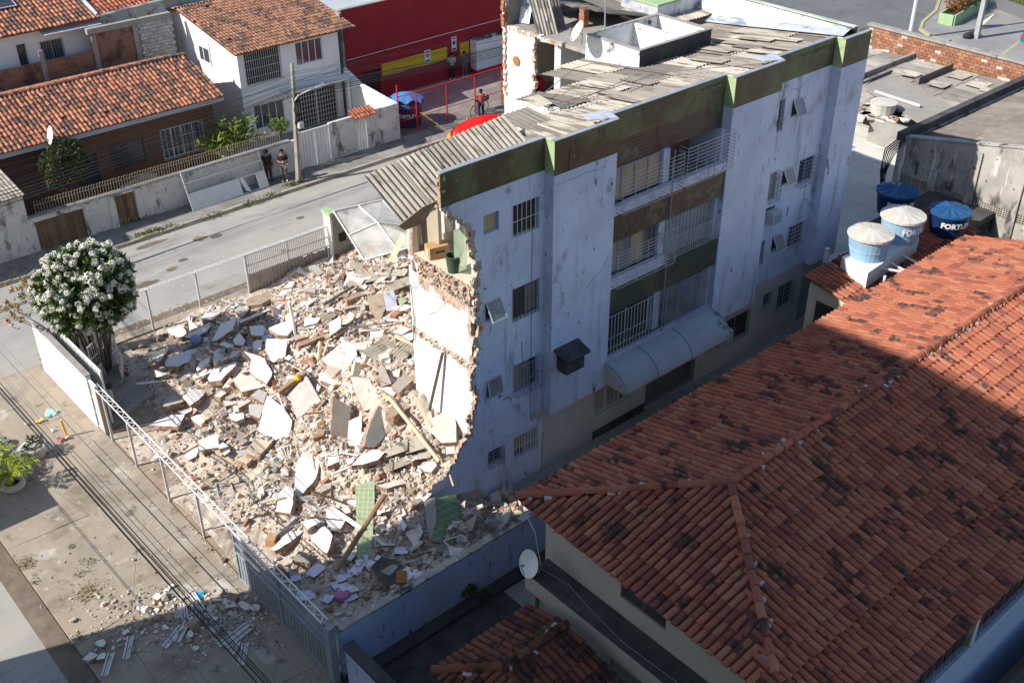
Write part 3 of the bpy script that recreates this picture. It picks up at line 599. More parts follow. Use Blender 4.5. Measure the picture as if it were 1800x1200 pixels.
# wall behind the tiled house and the house with solar panel
w = thing('brick_wall', 'raw brick yard wall with concrete posts behind the tiled house', 'wall', (14, 60, 0))
obj('wall', MB().bb(0, 22.0, 60.0, 60.2, 0, 5.05), M['brick'], w); obj('wall', MB().bb(22.0, 24.6, 60.0, 60.2, 0, 6.0), M['brick'], w)
for x0, zt in ((19.2, 5.7), (22.15, 5.9), (24.55, 6.0)): obj('post', MB().bb(x0 - .13, x0 + .13, 59.93, 59.998, 0, zt), M['conc'], w)
obj('beam', MB().box((24.3, 60.05, 6.14), (4.9, .3, .3)), M['conc'], w)
bk = mesh_of('block', MB().add(*cube((0, 0, 0), (.235, .1, .17))), mat('limewashed block unit', (.55, .54, .52), (.4, .39, .37), 4., rnd='obj', rv=(.75, 1.1), bump=.5))
obj('wall', MB().bb(24.7, 26.6, 60.05, 60.2, 0, 6.0), M['mortarwall'], w)
for i in range(8):
    for j in range(11): inst('block', bk, Matrix.Translation((24.85 + i * .25 + (.1 if j % 2 else 0), 60.02 + R.uniform(-.01, .01), 4.0 + j * .19)), w)
h = thing('tiled_house', 'white house with a solar panel on its clay tile roof at the top left', 'house', (14, 65, 0))
b = MB(); wall_y(b, 0, 22.6, 0, 6.55, 61.0, .2, [(18.35, 18.8, 4.75, 5.9), (19.6, 20.8, 4.75, 5.8)]); b.bb(22.4, 22.6, 61.2, 72, 0, 6.55); obj('wall', b, M['white'], h)
window(h, 18.35, 18.8, 4.75, 5.9, 61.0, M['darkiron'], mull=0, bars=3, rails=1, out=.08, barm=M['darkiron']); window(h, 19.6, 20.8, 4.75, 5.8, 61.0, M['metalg'], mull=1, bars=8, rails=1, barm=M['metalg'])
tile_roof(h, [[(0, 60.6, 6.6), (23, 60.6, 6.6), (23, 67, 8.4), (0, 67, 8.4)]], M['tileL'], M['tileLA'], .24, .42, 60)
tile_roof(h, [[(23.1, 60.9, 6.62), (31, 60.9, 7.0), (31, 67, 8.6), (23.1, 67, 8.3)]], M['tile'], M['tileA'], .24, .42, 60)
obj('gutter', MB().tube([(22.9, 60.7, 6.72), (22.9, 67, 8.5)], .12, 6).tube([(23.0, 60.8, 6.62), (31, 60.8, 7.0)], .07, 6), M['silver'], h)
obj('wall', MB().bb(23, 31, 61.2, 61.4, 0, 6.6), M['whitedirty'], h)
obj('post', MB().bb(22.7, 22.78, 60.4, 60.5, 4.8, 6.3), M['metal'], h); obj('awning', MB().box((21.3, 60.75, 6.35), (3.2, .9, .05), 0, M=Matrix.Rotation(.12, 4, 'X')), M['metal'], h)
zz = min((abs(6.6 + (PZ(30, 14, q * .02 + 6.6).y - 60.6) * .281 - (q * .02 + 6.6)), q * .02 + 6.6) for q in range(90))[1]; c0 = PZ(30, 14, zz); s = thing('solar_panel', 'dark solar panel lying on the clay tile roof', 'solar panel', c0)
T = frame_m(c0 + V3((-2.33, 1.03, .29 + .1)), (1, 0, 0), (0, 6.4, 1.8)); obj('cells', MB().add(*cube((0, 0, .03), (4.6, 2.1, .03)), 0, None, T), M['solar'], s); f = MB()
for c, d in (((0, 1.07, .03), (4.7, .05, .05)), ((0, -1.07, .03), (4.7, .05, .05)), ((2.33, 0, .03), (.05, 2.1, .05)), ((-2.33, 0, .03), (.05, 2.1, .05))): f.add(*cube(c, d), 0, None, T)
obj('panel_frame', f, M['metal'], s)
# two storey white house
h = thing('white_house', 'two storey white house with a brown tile roof', 'house', (31, 57, 0))
b = MB(); wall_y(b, 27.5, 34.0, -.1, 5.2, 54.1, .2, [(27.9, 30.15, 3.2, 5.02), (31.15, 32.9, 3.65, 4.95), (28.1, 30.0, .6, 2.0), (30.8, 33.6, -.1, 2.3)]); obj('wall', b, M['white'], h)
b = MB().prism([(27.5, 54.3, 0), (27.5, 63.4, 0), (27.5, 63.4, 5.25), (27.5, 60.2, 6.2), (27.5, 54.3, 5.15)], (.2, 0, 0)); obj('gable_wall', b, M['white'], h); obj('wall', MB().bb(33.8, 34.0, 54.3, 63.4, -.1, 5.15), M['white'], h)
window(h, 27.9, 30.15, 3.2, 5.02, 54.1, M['metalw'], M['dark'], 0, 17, 4, .03); window(h, 31.15, 32.9, 3.65, 4.95, 54.1, M['metalw'], M['glass'], 3); window(h, 28.1, 30.0, .6, 2.0, 54.1, M['metalw'], M['glass'], 3, 0, 0)
window(h, 30.8, 33.6, -.1, 2.3, 54.1, M['metalw'], M['dark'], 1, 16, 9, .03)
obj('marquee', MB().bb(29.9, 34.1, 53.3, 54.09, 2.42, 2.56).bb(33.85, 34.05, 53.32, 53.5, -.1, 2.42), M['white'], h)
b = MB()
yy0 = 57.0; sx = 27.47
for a, c in (((58.0, 4.55), (58.1, 4.65)),): pass
fr = MB(); fr.bb(27.44, 27.49, 57.2, 59.0, 3.7, 5.0); wv = obj('window', fr, M['metalw'], h); obj('pane', MB().bb(27.425, 27.438, 57.3, 57.9, 3.85, 4.6).bb(27.425, 27.438, 58.0, 58.4, 3.85, 4.6), M['glass'], wv)
tile_roof(h, [[(27.2, 53.7, 5.22), (34.9, 53.7, 5.22), (34.9, 60.2, 6.36), (27.2, 60.2, 6.36)], [(34.9, 63.6, 5.4), (27.2, 63.6, 5.4), (27.2, 60.2, 6.36), (34.9, 60.2, 6.36)]], M['tileB'], M['tileBA'], .2, .36, 120)
dish('small white dish beside black netting on the white house', PX(265, 62, 27.2), (-.7, -.5, .4), .42, PX(262, 75, 27.45)); obj('shade_net', MB().prism([PX(u, v, 27.3) for u, v in ((276, 45), (292, 52), (292, 97), (272, 98))], (.12, 0, 0)), M['black'], label='black shade netting hanging on the corner of the white house', cat='netting')
# red store
h = thing('red_store', 'long dark red store with a yellow band along its front', 'store', (48, 60, 0))
b = MB(); wall_y(b, 34.9, 64, -.1, 5.85, 55.0, .25, [(36.0, 37.35, -.1, 1.9)]); obj('wall', b, M['red'], h)
obj('side_wall', MB().bb(34.9, 35.1, 55.25, 75, -.1, 5.7), brick_mat('store side brick', (.36, .17, .10), (.28, .13, .08), (.3, .25, .2), .2, .1, .015, [((.36, .34, .31), .8, .6, .7, None)]), h)
obj('pilaster', MB().bb(34.75, 34.898, 54.9, 55.3, -.1, 5.75), M['conc'], h)
obj('roof', MB().bb(35.1, 64, 55.25, 75, 5.3, 5.6), mat('pale store roof', (.42, .45, .47), (.36, .38, .4), .3, bump=.2), h); obj('coping', MB().bb(34.88, 64, 54.98, 55.28, 5.853, 5.9), M['conc'], h)
for x0, x1 in ((37.5, 42.6), (43.65, 44.4), (47.5, 52)): obj('band', MB().bb(x0, x1, 54.975, 54.998, 1.32, 2.12), M['yellow'], h)
obj('door', MB().bb(36.0, 37.35, 55.08, 55.12, -.1, 1.9), mat('dark door', (.06, .02, .02), bump=0), h); obj('conduit', MB().tube([(35.0, 54.96, 2.9), (48, 54.96, 3.02), (60, 54.96, 3.1)], .02, 5), M['metalw'], h)
c = thing('white_cabinet', 'large white panelled unit standing against the red store', 'cabinet', (45.9, 54.6, 0))
obj('body', MB().bb(44.5, 47.4, 54.35, 54.97, .3, 2.2), M['metalw'], c)
for k in range(3):
    for j in range(4): obj('panel', MB().bb(44.53 + k * .96, 45.45 + k * .96, 54.33, 54.349, .34 + j * .46, .77 + j * .46), M['metalw'], c)
b = MB()
for k in range(30): b.box((44.6 + R.random() * 2.7, 54.6 + R.uniform(-.2, .2), 2.25), (.25, .2, .1), 0, R.random())
obj('loose_litter', b, M['dksheet'], c, kind='stuff'); obj('base', MB().bb(44.6, 47.3, 54.4, 54.96, -.05, .3), M['redsteel'], c)
def sign(lab, x0, x1, z0, z1, txt):
    s = thing('wall_sign', lab, 'sign', ((x0 + x1) / 2, 54.95, z0)); obj('board', MB().bb(x0, x1, 54.945, 54.972, z0, z1), M['whitecloth'], s)
    obj('emblem', MB().lathe([(0, 0), (.12, 0), (.12, .006), (0, .006)], (0, 0, 0), 14, M=Matrix.Translation(((x0 + x1) / 2, 54.944, (z0 + z1) / 2 + .06)) @ Matrix.Rotation(math.pi / 2, 4, 'X')), M['purple' if txt else 'blackcloth'], s)
    obj('text_line', MB().bb(x0 + .06, x1 - .06, 54.938, 54.944, z0 + .08, z0 + .16).bb(x0 + .08, x1 - .08, 54.938, 54.944, z1 - .14, z1 - .08), M['blackcloth'], s)
sign('white round-emblem sign on the yellow band of the red store', 40.75, 41.25, 1.45, 2.25, 1); sign('white notice higher on the red wall right of the yellow band', 42.95, 43.35, 1.75, 2.65, 0)
# red mesh fence in front of the store
f = thing('mesh_fence', 'red steel mesh fence before the red store', 'fence', (38, 49.2, 0))
px_ = [34.45, 35.75, 37.95, 40.1, 42.2, 44.3, 46.4, 48.5]
for k, x0 in enumerate(px_): obj('post', MB().tube([(x0, 49.2, -.1), (x0, 49.2, 3.0 if k == 0 else 2.35)], .045, 6), M['redsteel'], f)
for a, b_ in zip(px_[:-1], px_[1:]):
    obj('rail', MB().tube([(a, 49.2, 2.33), (b_, 49.2, 2.33)], .03, 5).tube([(a, 49.2, .85), (b_, 49.2, .85)], .02, 5), M['redsteel'], f); m = MB(); n = int((b_ - a) / .12)
    for k in range(1, n): m.tube([(a + (b_ - a) * k / n, 49.2, .0), (a + (b_ - a) * k / n, 49.2, 2.33)], .0045, 3, cap=False)
    for k in range(1, 20): m.tube([(a, 49.2, .118 * k), (b_, 49.2, .118 * k)], .0045, 3, cap=False)
    obj('mesh_panel', m, mat('red mesh wire', (.3, .03, .035), bump=0) if a == px_[0] else bpy.data.materials['red mesh wire'], f)
# ------------------------------------------------------------------ the half collapsed apartment building
A = thing('apartment_building', 'four storey pale apartment building with green tile parapets and a collapsed corner', 'building', (26, 27, 0))
Y0, Y1 = 21.72, 21.32
TE = [(0.0, 14.2), (1.2, 14.6), (1.59, 15.28), (1.83, 16.08), (2.42, 16.67), (3.07, 17.16), (4.26, 17.42), (5.29, 17.47), (7.09, 17.53), (8.61, 17.55), (9.52, 17.57), (10.0, 17.45), (10.24, 17.29), (10.69, 16.72), (11.03, 16.46), (12.0, 16.43)]
def torn(z):
    for (a, x0), (b, x1) in zip(TE[:-1], TE[1:]):
        if a <= z <= b: return x0 + (x1 - x0) * (z - a) / (b - a)
    return TE[-1][1]
def jag(z): return torn(z) + .26 * noise.noise(V3((z * 1.1, 3.1, 0))) + .16 * noise.noise(V3((z * 3.1, 1, 0))) + .11 * (hsh(math.floor(z / .19), 3) - .5)
fine = [14.2 + .11 * k for k in range(34)]
win0 = [(17.9, 18.48, 9.7, 10.3), (19.0, 20.02, 9.24, 10.26), (17.9, 18.48, 6.82, 7.48), (19.0, 20.02, 6.42, 7.48), (17.9, 18.48, 4.06, 4.7), (19.0, 20.02, 3.66, 4.74), (17.9, 18.48, 1.32, 1.88), (19.0, 20.06, 1.02, 1.92)]
us = sorted({*fine, *[h[0] for h in win0], *[h[1] for h in win0], 20.24}); us = [u for u in us if u <= 20.24]
vs = sorted({*[round(-.05 + .17 * k, 3) for k in range(66)], *[h[2] for h in win0], *[h[3] for h in win0], 11.02}); vs = [v for v in vs if v <= 11.02]
def jit(u, v, d):
    k = 1. if u < 18 and abs(u - torn(v)) < .35 else 0.
    return (u + k * .1 * (hsh(u, v) - .5), Y0 + d, v + k * .06 * (hsh(v, u) - .5))
b = MB(); b.grid(us, vs, lambda u, v: u > jag(v) and not any(h[0] < u < h[1] and h[2] < v < h[3] for h in win0), jit, .15, lambda u, v: 2 if u < jag(v) + .06 + .12 * hsh(round(v * 2.3), 8) and 2 < v < 10.9 else 0, 1, 0, lambda u, v: 2 if u < torn(v) + .4 else 0)
obj('facade_wall', b, [M['facade'], M['plaster'], M['torn']], A)
b = MB(); us2 = [16.2 + .11 * k for k in range(37)] + [20.24]
b.grid(us2, [11.02, 11.2, 11.36, 11.52, 11.68, 11.84, 12.0], lambda u, v: u > 16.43 + .12 * (hsh(round(v * 6)) - .4), lambda u, v, d: (u, Y0 + d, v), .15, 0, 1, 2, lambda u, v: 2 if u < 17 else 0)
obj('parapet', b, [M['greentile'], M['conc'], M['brickedge']], A)
# broken end of the parapet wall: bricks still hanging
b = MB()
for k in range(70):
    z = R.uniform(1.8, 12); sz = R.uniform(.05, .14); b.box((jag(z) - .01 + R.uniform(-.05, .05), Y0 + R.uniform(.03, .13), z), (sz * R.uniform(.8, 1.8), R.uniform(.06, .13), sz), 0, R.uniform(-.3, .3), r=R.choice((.1, .3, .6, .65, .05, .6, .1, .95)))
obj('torn_bricks', b, M['debris'], A, kind='stuff')
win = lambda i, **k: window(A, *win0[i], Y0, **k)
win(1, frame=M['metalg'], glass=M['dark'], mull=0, bars=6, rails=2, out=.02); win(3, frame=M['darkiron'], glass=[M['glass'], M['glassfrost']], mull=1, bars=7, rails=2, out=.02, barm=M['darkiron'])
win(5, frame=M['metalg'], glass=[M['curtain'], M['glassfrost'], M['glass']], mull=2, bars=8, rails=2, out=.2, barm=M['metalg']); win(7, frame=M['metal'], glass=[M['glass'], M['glassfrost']], mull=1, bars=9, rails=2, out=.03)
win(0, frame=M['metalg'], glass=M['curtain'], mull=0); tilt_window(A, *win0[2], Y0, .55); tilt_window(A, *win0[4], Y0, .22)
win(6, frame=M['metalg'], glass=M['dark'], mull=0, bars=4, rails=4, out=.12, barm=M['metalg'])
# cracks in the render and wires down the facade
def crack(pts, y):
    q = []
    for (a, b_) in zip(pts[:-1], pts[1:]):
        for k in range(5): t = k / 5; q.append(PY(a[0] + (b_[0] - a[0]) * t + R.uniform(-1.2, 1.2), a[1] + (b_[1] - a[1]) * t + R.uniform(-1.6, 1.6), y))
    obj('crack', MB().tube(q, .006, 3), M['blackmold'], A)
for pts, y in ((((976, 326), (1020, 308), (1079, 288)), Y1 - .002), (((1382, 150), (1405, 160), (1420, 138)), Y0 - .002), (((1402, 150), (1400, 172)), Y0 - .002), (((1028, 508), (1060, 470), (1076, 440)), Y1 - .002), (((948, 345), (968, 328)), Y0 - .002), (((840, 790), (880, 772), (945, 742)), Y0 - .002)): crack(pts, y)
for u, v0, v1, y in ((936, 380, 740, Y0), (838, 730, 640, Y0), (1003, 260, 300, Y1), (955, 760, 830, Y0), (920, 640, 600, Y0)): obj('facade_wire', MB().tube([PY(u, v0, y - .012), PY(u - 2, (v0 + v1) / 2, y - .02), PY(u - 3, v1, y - .012)], .007, 4), M['cable'], A)
# bays
M['capping'] = mat('grey coping', (.30, .32, .36), (.22, .24, .28), 2., bump=.3)
def bay(x0, x1, zb, par, cap=True):
    b = MB(); b.bb(x0, x1, Y1, Y1 + .14, zb, par); b.bb(x0, x0 + .14, Y1 + .14, Y0 - .002, zb, par); b.bb(x1 - .14, x1, Y1 + .14, Y0 - .002, zb, par); b.bb(x0 + .14, x1 - .14, Y1 + .14, Y0 - .002, zb, zb + .12)
    obj('bay_wall', b, M['facade'], A)
    b = MB(); b.bb(x0 + .14, x1, Y1, Y1 + .14, par, 12.0, 0); b.bb(x0, x0 + .14, Y1, Y0 - .002, par, 12.0, [1, 1, 0, 1, 1, 1]); b.bb(x1 - .14, x1, Y1 + .14, Y0 - .002, par, 12.0, 0)
    obj('parapet', b, [M['greentile'], M['greenlit']], A)  # side faces get the sunlit tone, the front the shaded one
    obj('coping', MB().bb(x0 - .02, x1 + .02, Y1 - .01, Y1 + .15, 12.003, 12.03), M['capping'], A)
bay(20.24, 22.84, 2.45, 10.95); bay(28.28, 30.85, 2.66, 10.97); bay(34.35, 35.95, 2.95, 10.97)
obj('coping', MB().bb(16.45, 20.2, Y0 - .015, Y0 + .17, 12.003, 12.03).bb(22.88, 28.24, Y0 - .015, Y0 + .17, 12.003, 12.03).bb(30.9, 34.3, Y0 - .015, Y0 + .17, 12.003, 12.03), M['capping'], A)
b = MB().prism([(22.1, 21.75, 12.05), (22.86, 21.36, 12.05), (23.1, 22.1, 12.05), (22.3, 22.35, 12.0)], (0, 0, -.02)); b.prism([(30.2, 21.7, 12.05), (30.86, 21.36, 12.05), (31.1, 22.0, 12.05), (30.3, 22.3, 12.02)], (0, 0, -.02)); obj('flashing', b, M['silver'], A)
# balcony bay between x 22.84 and 28.28
X0, X1 = 22.842, 28.278
b = MB(); b.bb(X0, X1, Y0, Y0 + .15, 11.1, 12.0); obj('parapet', b, M['greentile'], A)
b = MB(); b.bb(X0, X1, Y0, Y0 + .15, 10.25, 11.1); obj('tile_band', b, M['browntile'], A)
for zt, zb, m in ((8.8, 7.85, 'browntile'), (6.17, 5.2, 'dkgreentile')):
    obj('tile_band', MB().bb(X0, X1, Y1 + .06, Y1 + .2, zb, zt), M[m], A)
obj('sill_wall', MB().bb(X0, X1, Y1 + .03, Y1 + .22, 8.802, 9.1), M['facade'], A)
obj('sill_wall', MB().bb(X0, 25.5, Y1 + .03, Y1 + .22, 6.172, 6.55), M['facade'], A)
obj('sill_wall', MB().bb(X0, X1, Y1 + .05, Y1 + .2, 3.0, 3.5), M['facade'], A)
obj('side_wall', MB().bb(X1 - .12, X1 - .003, Y1 + .25, Y0 + 1.5, 2.7, 10.2), M['facade'], A)
obj('balcony_floor', MB().bb(X0, X1, Y1 + .22, Y0 + 1.8, 8.6, 8.75).bb(X0, X1, Y1 + .22, Y0 + 1.8, 5.95, 6.1).bb(X0, X1, Y1 + .2, Y0 + 1.8, 3.1, 3.25), M['conc'], A)
obj('downpipe', MB().tube([(25.5, Y1 - .02, 10.3), (25.5, Y1 - .02, 3.5)], .022, 6), M['metalg'], A)
for z0, z1 in ((9.11, 10.25), (6.2, 7.85), (3.52, 5.2)): obj('pier', MB().bb(25.32, 25.62, Y0 - .12, Y0 + .1, z0, z1), M['facade'], A)
cur = [M['curtain'], M['curtain'], M['curtain'], M['curtain']]
window(A, X0 + .05, 25.3, 9.12, 10.22, Y0 - .1, M['metalg'], cur, 3); window(A, X0 + .05, 25.3, 6.56, 7.83, Y0 - .1, M['metalg'], [M['curtain'], M['glassfrost'], M['curtain'], M['glass']], 3)
window(A, X0 + .05, 25.2, 3.52, 5.18, Y0 - .1, M['metal'], M['dark'], 1)
br = mat('brick red interior wall', (.2, .09, .07), (.14, .07, .055), 2., bump=.2)
obj('back_wall', MB().bb(25.62, X1 - .13, Y0 + 1.2, Y0 + 1.3, 8.76, 10.25), br, A); obj('back_wall', MB().bb(25.62, X1 - .13, Y0 + 1.2, Y0 + 1.3, 3.26, 5.2), M['interior'], A)
b = MB()
for k in range(28): xa = 25.65 + k * .091; b.bb(xa, xa + .085, Y0 + .02 + .012 * (k % 2), Y0 + .04 + .012 * (k % 2), 6.2, 7.85)
obj('shutter', b, M['metalg'], A)
def cage(x0, x1, z0, z1, y, out, nx, nz, m=M['metal'], r=.010):
    g = MB(); yb = y - out
    for k in range(nx + 1): xb = x0 + (x1 - x0) * k / nx; g.tube([(xb, yb, z0), (xb, yb, z1)], r, 4)
    for k in range(nz + 1):
        zz = z0 + (z1 - z0) * k / nz; g.tube([(x0, yb, zz), (x1, yb, zz)], r, 4)
        if out > .05:
            for xb in (x0, x1): g.tube([(xb, yb, zz), (xb, y, zz)], r, 4)
    if out > .05:
        for k in range(0, nx + 1, 2): xb = x0 + (x1 - x0) * k / nx; g.tube([(xb, yb, z0), (xb, y, z0)], r, 4)
    return obj('grille', g, m, A)
cage(X0 + .1, 25.75, 8.92, 10.2, Y1 + .05, .28, 5, 10); cage(25.8, 28.15, 9.0, 10.35, Y1 + .03, .35, 5, 11)
cage(X0 + .05, 25.7, 6.3, 7.6, Y1 + .05, .28, 6, 11); cage(25.75, 28.2, 6.2, 7.0, Y1 + .12, .0, 22, 1)
cage(X0 + .05, 25.4, 3.4, 5.1, Y1 + .1, .04, 16, 2, r=.015); cage(25.7, 28.15, 3.5, 5.15, Y1 + .1, .1, 4, 14, r=.009)
# ground floor
g0 = [(22.7, 24.7, .95, 2.0), (25.4, 28.1, .05, 2.2)]
b = MB(); wall_y(b, 20.242, 36.0, -.05, 2.95, Y0, .15, g0 + [(32.04, 32.52, 1.76, 2.3), (33.0, 33.98, 1.24, 2.32), (34.55, 35.3, .05, 2.25), (29.7, 31.2, .9, 2.0)]); obj('facade_wall', b, M['cream'] if False else mat('cream grey render', (.52, .50, .47), (.46, .44, .42), 1., [((.2, .19, .17), 2., .62, .76, (2, 2, .4))], bump=.3), A)
window(A, *g0[0], Y0, M['metalw'], [M['curtain'], M['glassfrost'], M['glass']], 2, 4, 8, .03); gt = MB()
for k in range(24): gt.tube([(25.42 + k * .116, Y0 - .02, .05), (25.42 + k * .116, Y0 - .02, 2.15)], .016, 4)
for zz in (.1, 1.1, 2.1): gt.bb(25.4, 28.1, Y0 - .03, Y0, zz, zz + .04)
obj('entrance_gate', gt, M['metalg'], A); obj('door_void', MB().bb(25.4, 28.1, Y0 + .5, Y0 + .52, 0, 2.2), mat('brown hall', (.2, .15, .1), bump=0), A)
obj('plinth', MB().bb(22.7, 25.38, Y0 - .025, Y0 - .002, -.03, .32), M['dkgreentile'], A)
window(A, 32.04, 32.52, 1.76, 2.3, Y0, M['metalg'], M['dark'], 0, 3, 4, .03, M['metalg']); window(A, 33.0, 33.98, 1.24, 2.32, Y0, M['metalg'], M['dark'], 1, 5, 6, .1, M['metalg']); window(A, 29.7, 31.2, .9, 2.0, Y0, M['metalg'], M['dark'], 1, 8, 2, .03, M['darkiron'])
obj('door', MB().bb(34.57, 35.28, Y0 + .05, Y0 + .09, .05, 2.23), M['metalg'], A)
# recess S4
w4 = [(31.33, 31.7, 9.24, 10.35), (32.2, 32.75, 9.55, 10.2), (31.3, 31.84, 6.55, 7.6), (32.2, 32.75, 6.9, 7.52), (33.2, 34.12, 6.62, 7.6), (31.28, 31.6, 3.9, 4.85), (32.1, 32.65, 4.18, 4.85), (33.1, 34.05, 3.92, 4.9), (31.32, 31.98, 5.62, 6.2)]
b = MB(); wall_y(b, 30.852, 34.348, 2.952, 11.0, Y0, .15, w4); obj('facade_wall', b, M['facade'], A); obj('parapet', MB().bb(30.852, 34.348, Y0, Y0 + .15, 11.002, 12.0), M['greentile'], A)
window(A, *w4[0], Y0, M['metalg'], M['dark'], 0, 2, 7, .02, M['metalg']); window(A, *w4[2], Y0, M['metalg'], M['curtain'], 0, 3, 6, .22, M['metalg']); window(A, *w4[5], Y0, M['metalg'], M['dark'], 0, 2, 5, .02, M['metalg'])
window(A, *w4[4], Y0, M['metalg'], M['glass'], 1, 4, 7, .22, M['metalg']); window(A, *w4[7], Y0, M['metalg'], M['glass'], 1, 5, 6, .05, M['metal'])
for q in (1, 3, 6): tilt_window(A, *w4[q], Y0, .5)
def ac(lab, x0, x1, z0, z1, y, d):
    a = thing('air_conditioner', lab, 'air conditioner', ((x0 + x1) / 2, y - d / 2, z0)); obj('case', MB().bb(x0, x1, y - d, y, z0, z1), M['metal'], a); s = MB()
    for k in range(7): zz = z0 + .06 + (z1 - z0 - .1) * k / 7; s.bb(x0 + .05, x1 - .05, y - d - .015, y - d - .001, zz, zz + .025)
    obj('louvre', s, M['metalg'], a, kind='stuff'); return a
ac('small box air conditioner low in the recessed right part of the facade', 31.4, 31.95, 5.66, 6.12, Y0, .4); ac('dusty white window air conditioner above the alley near the awning end', 28.75, 29.5, 1.5, 2.05, Y0 - .0, .6)
# burnt niche on the first bay
n_ = thing('canopy_box', 'blackened little roof over a dark air conditioner hole on the pale bay', 'canopy', (20.9, 21.2, 4.2))
obj('lid', MB().prism([(20.35, 20.72, 4.78), (21.42, 20.72, 4.78), (21.42, 21.318, 4.98), (20.35, 21.318, 4.98)], (0, 0, -.07)), M['blackmold'], n_); obj('hole', MB().bb(20.5, 21.3, 21.29, 21.318, 4.2, 4.85), M['dark'], n_)
obj('box', MB().bb(20.5, 21.28, 20.85, 21.288, 4.15, 4.55), M['blackmold'], n_)
# vaulted awning
aw = thing('awning', 'curved grey vaulted awning over the entrance', 'awning', (25.2, 20.9, 2.7)); v = []; n = 12
for k in range(n + 1):
    a = math.pi / 2 * k / n; v.append((Y1 - 1.02 * math.sin(a), 2.62 + .78 * math.cos(a)))
for (x0, x1) in ((22.75, 24.35), (24.36, 26.1), (26.11, 28.2)):
    b = MB()
    for (ya, za), (yb, zb) in zip(v[:-1], v[1:]): b.quad((x0, ya, za), (x0, yb, zb), (x1, yb, zb), (x1, ya, za)).quad((x0, ya - .0, za - .02), (x1, ya, za - .02), (x1, yb + .02, zb - .01), (x0, yb + .02, zb - .01))
    obj('vault_panel', b, mat('grey awning sheet', (.36, .39, .43), (.43, .46, .49), .8, [((.09, .1, .11), 1.2, .58, .74, (1.2, 1.2, .6)), ((.4, .36, .28), 2., .66, .76, None)], bump=.2), aw, smooth=True)
for x0 in (22.76, 24.355, 26.105, 28.2): obj('rib', MB().tube([(x0, y, z + .012) for y, z in v], .02, 5), M['metalg'], aw)
for x0, dx in ((28.21, .012), (22.74, -.012)): obj('end_panel', MB().prism([(x0, y, z) for y, z in v] + [(x0, Y1, 2.62)], (dx, 0, 0)), M['metal'], aw)
# structure inside and behind
b = MB(); b.bb(18.2, 35.9, Y0 + .152, 24.8, 2.55, 2.7); b.bb(17.7, 35.9, Y0 + .152, 24.8, 5.25, 5.4); b.bb(19.2, 35.9, Y0 + .152, 24.8, 10.72, 10.86); b.bb(29.05, 35.9, 24.8, 33.3, 8.0, 8.1); b.bb(29.1, 33.5, 28.6, 33.4, 10.75, 10.9); obj('floor_slab', b, M['conc'], A)
def sl(y): return -.03 * math.sin(y * 9) + .05 * (hsh(round(y * 6)) - .5)
# exposed cross wall, two storeys, white plaster with a torn brick head
ys_ = [21.872 + .115 * k for k in range(27)]; zs_ = [.2 + .135 * k for k in range(60)]
def cw(y, z):
    top = 7.95 - .0 * y; e = 24.86 - .05 * (hsh(round(z * 4)) > .7)
    if z > 7.98 + .12 * noise.noise(V3((y * 3, 0, 1))): return False
    return y < e
def cwm(y, z):
    q = .22 * noise.noise(V3((y * 1.6, z * 1.6, 4))) + .09 * noise.noise(V3((y * 6, z * 6, 2)))
    if z > 7.2 + .42 * noise.noise(V3((y * .9, 2.2, 0))) + q and y < 24.45: return 1
    if y < 22.0 + .22 * noise.noise(V3((3, z * 1.1, 0))) + .5 * q: return 1
    if 5.16 < z < 5.40: return 2
    if z < 2.3 + q: return 1
    return 0
b = MB(); b.grid(ys_, zs_, cw, lambda y, z, d: (17.45 + d + (.05 * (hsh(y, z) - .5) if cwm(y, z) == 1 else 0) - (.04 if 5.2 < z < 5.36 else 0), y, z + (.05 * (hsh(z, y, 1) - .5) if z > 7.5 else 0)), .15, cwm, 0, 2)
obj('cross_wall', b, [M['plaster'], M['brickpale'], M['brownc']], A)
b = MB()
for k in range(260):
    y = R.uniform(21.9, 24.7); z = R.uniform(7.6, 8.1); s_ = R.uniform(.02, .085); b.box((17.42 + R.uniform(-.1, .25), y, z), (s_, s_ * R.uniform(.8, 2), s_), 0, R.random() * 3, r=R.choice((.1, .3, .6, .7, .3, .1)))
for k in range(60): y = R.uniform(21.9, 24.4); s_ = R.uniform(.04, .1); b.box((17.42, y, 5.36 + R.uniform(-.1, .08)), (s_, s_ * 2, s_), 0, R.random() * 3, r=R.choice((.1, .6, .3)))
obj('torn_edge', b, M['debris'], A, kind='stuff')
obj('wire', MB().tube([PX(u, v, 17.41) for u, v in ((728, 493), (729, 508), (742, 492), (748, 515))], .008, 4).tube([PX(u, v, 17.41) for u, v in ((780, 520), (778, 535), (765, 548), (750, 552))], .006, 4).tube([PX(u, v, 17.4) for u, v in ((722, 500), (728, 560), (727, 598))], .018, 5), M['cable'], A)
# beams leaning on the lower white wall
b = MB(); b.tube([PX(778, 620, 17.36), PX(755, 720, 17.1)], .055, 4); obj('beam', b, M['bark'], label='dark timber leaning upright against the lower white wall', cat='timber')
# back walls
b = MB(); b.bb(17.62, 29.0, 24.86, 25.0, 0, 8.0); b.bb(18.9, 29, 24.86, 25.0, 8.1, 10.7); b.bb(29.0, 29.14, 25.0, 31.0, 0, 8.0); b.bb(29.0, 29.14, 31.0, 33.5, 0, 8.1); b.bb(29.0, 36, 33.5, 33.65, 0, 10.9); b.bb(35.8, 35.95, Y0 + .2, 33.5, 0, 10.9); obj('wall', b, M['plaster2'], A)
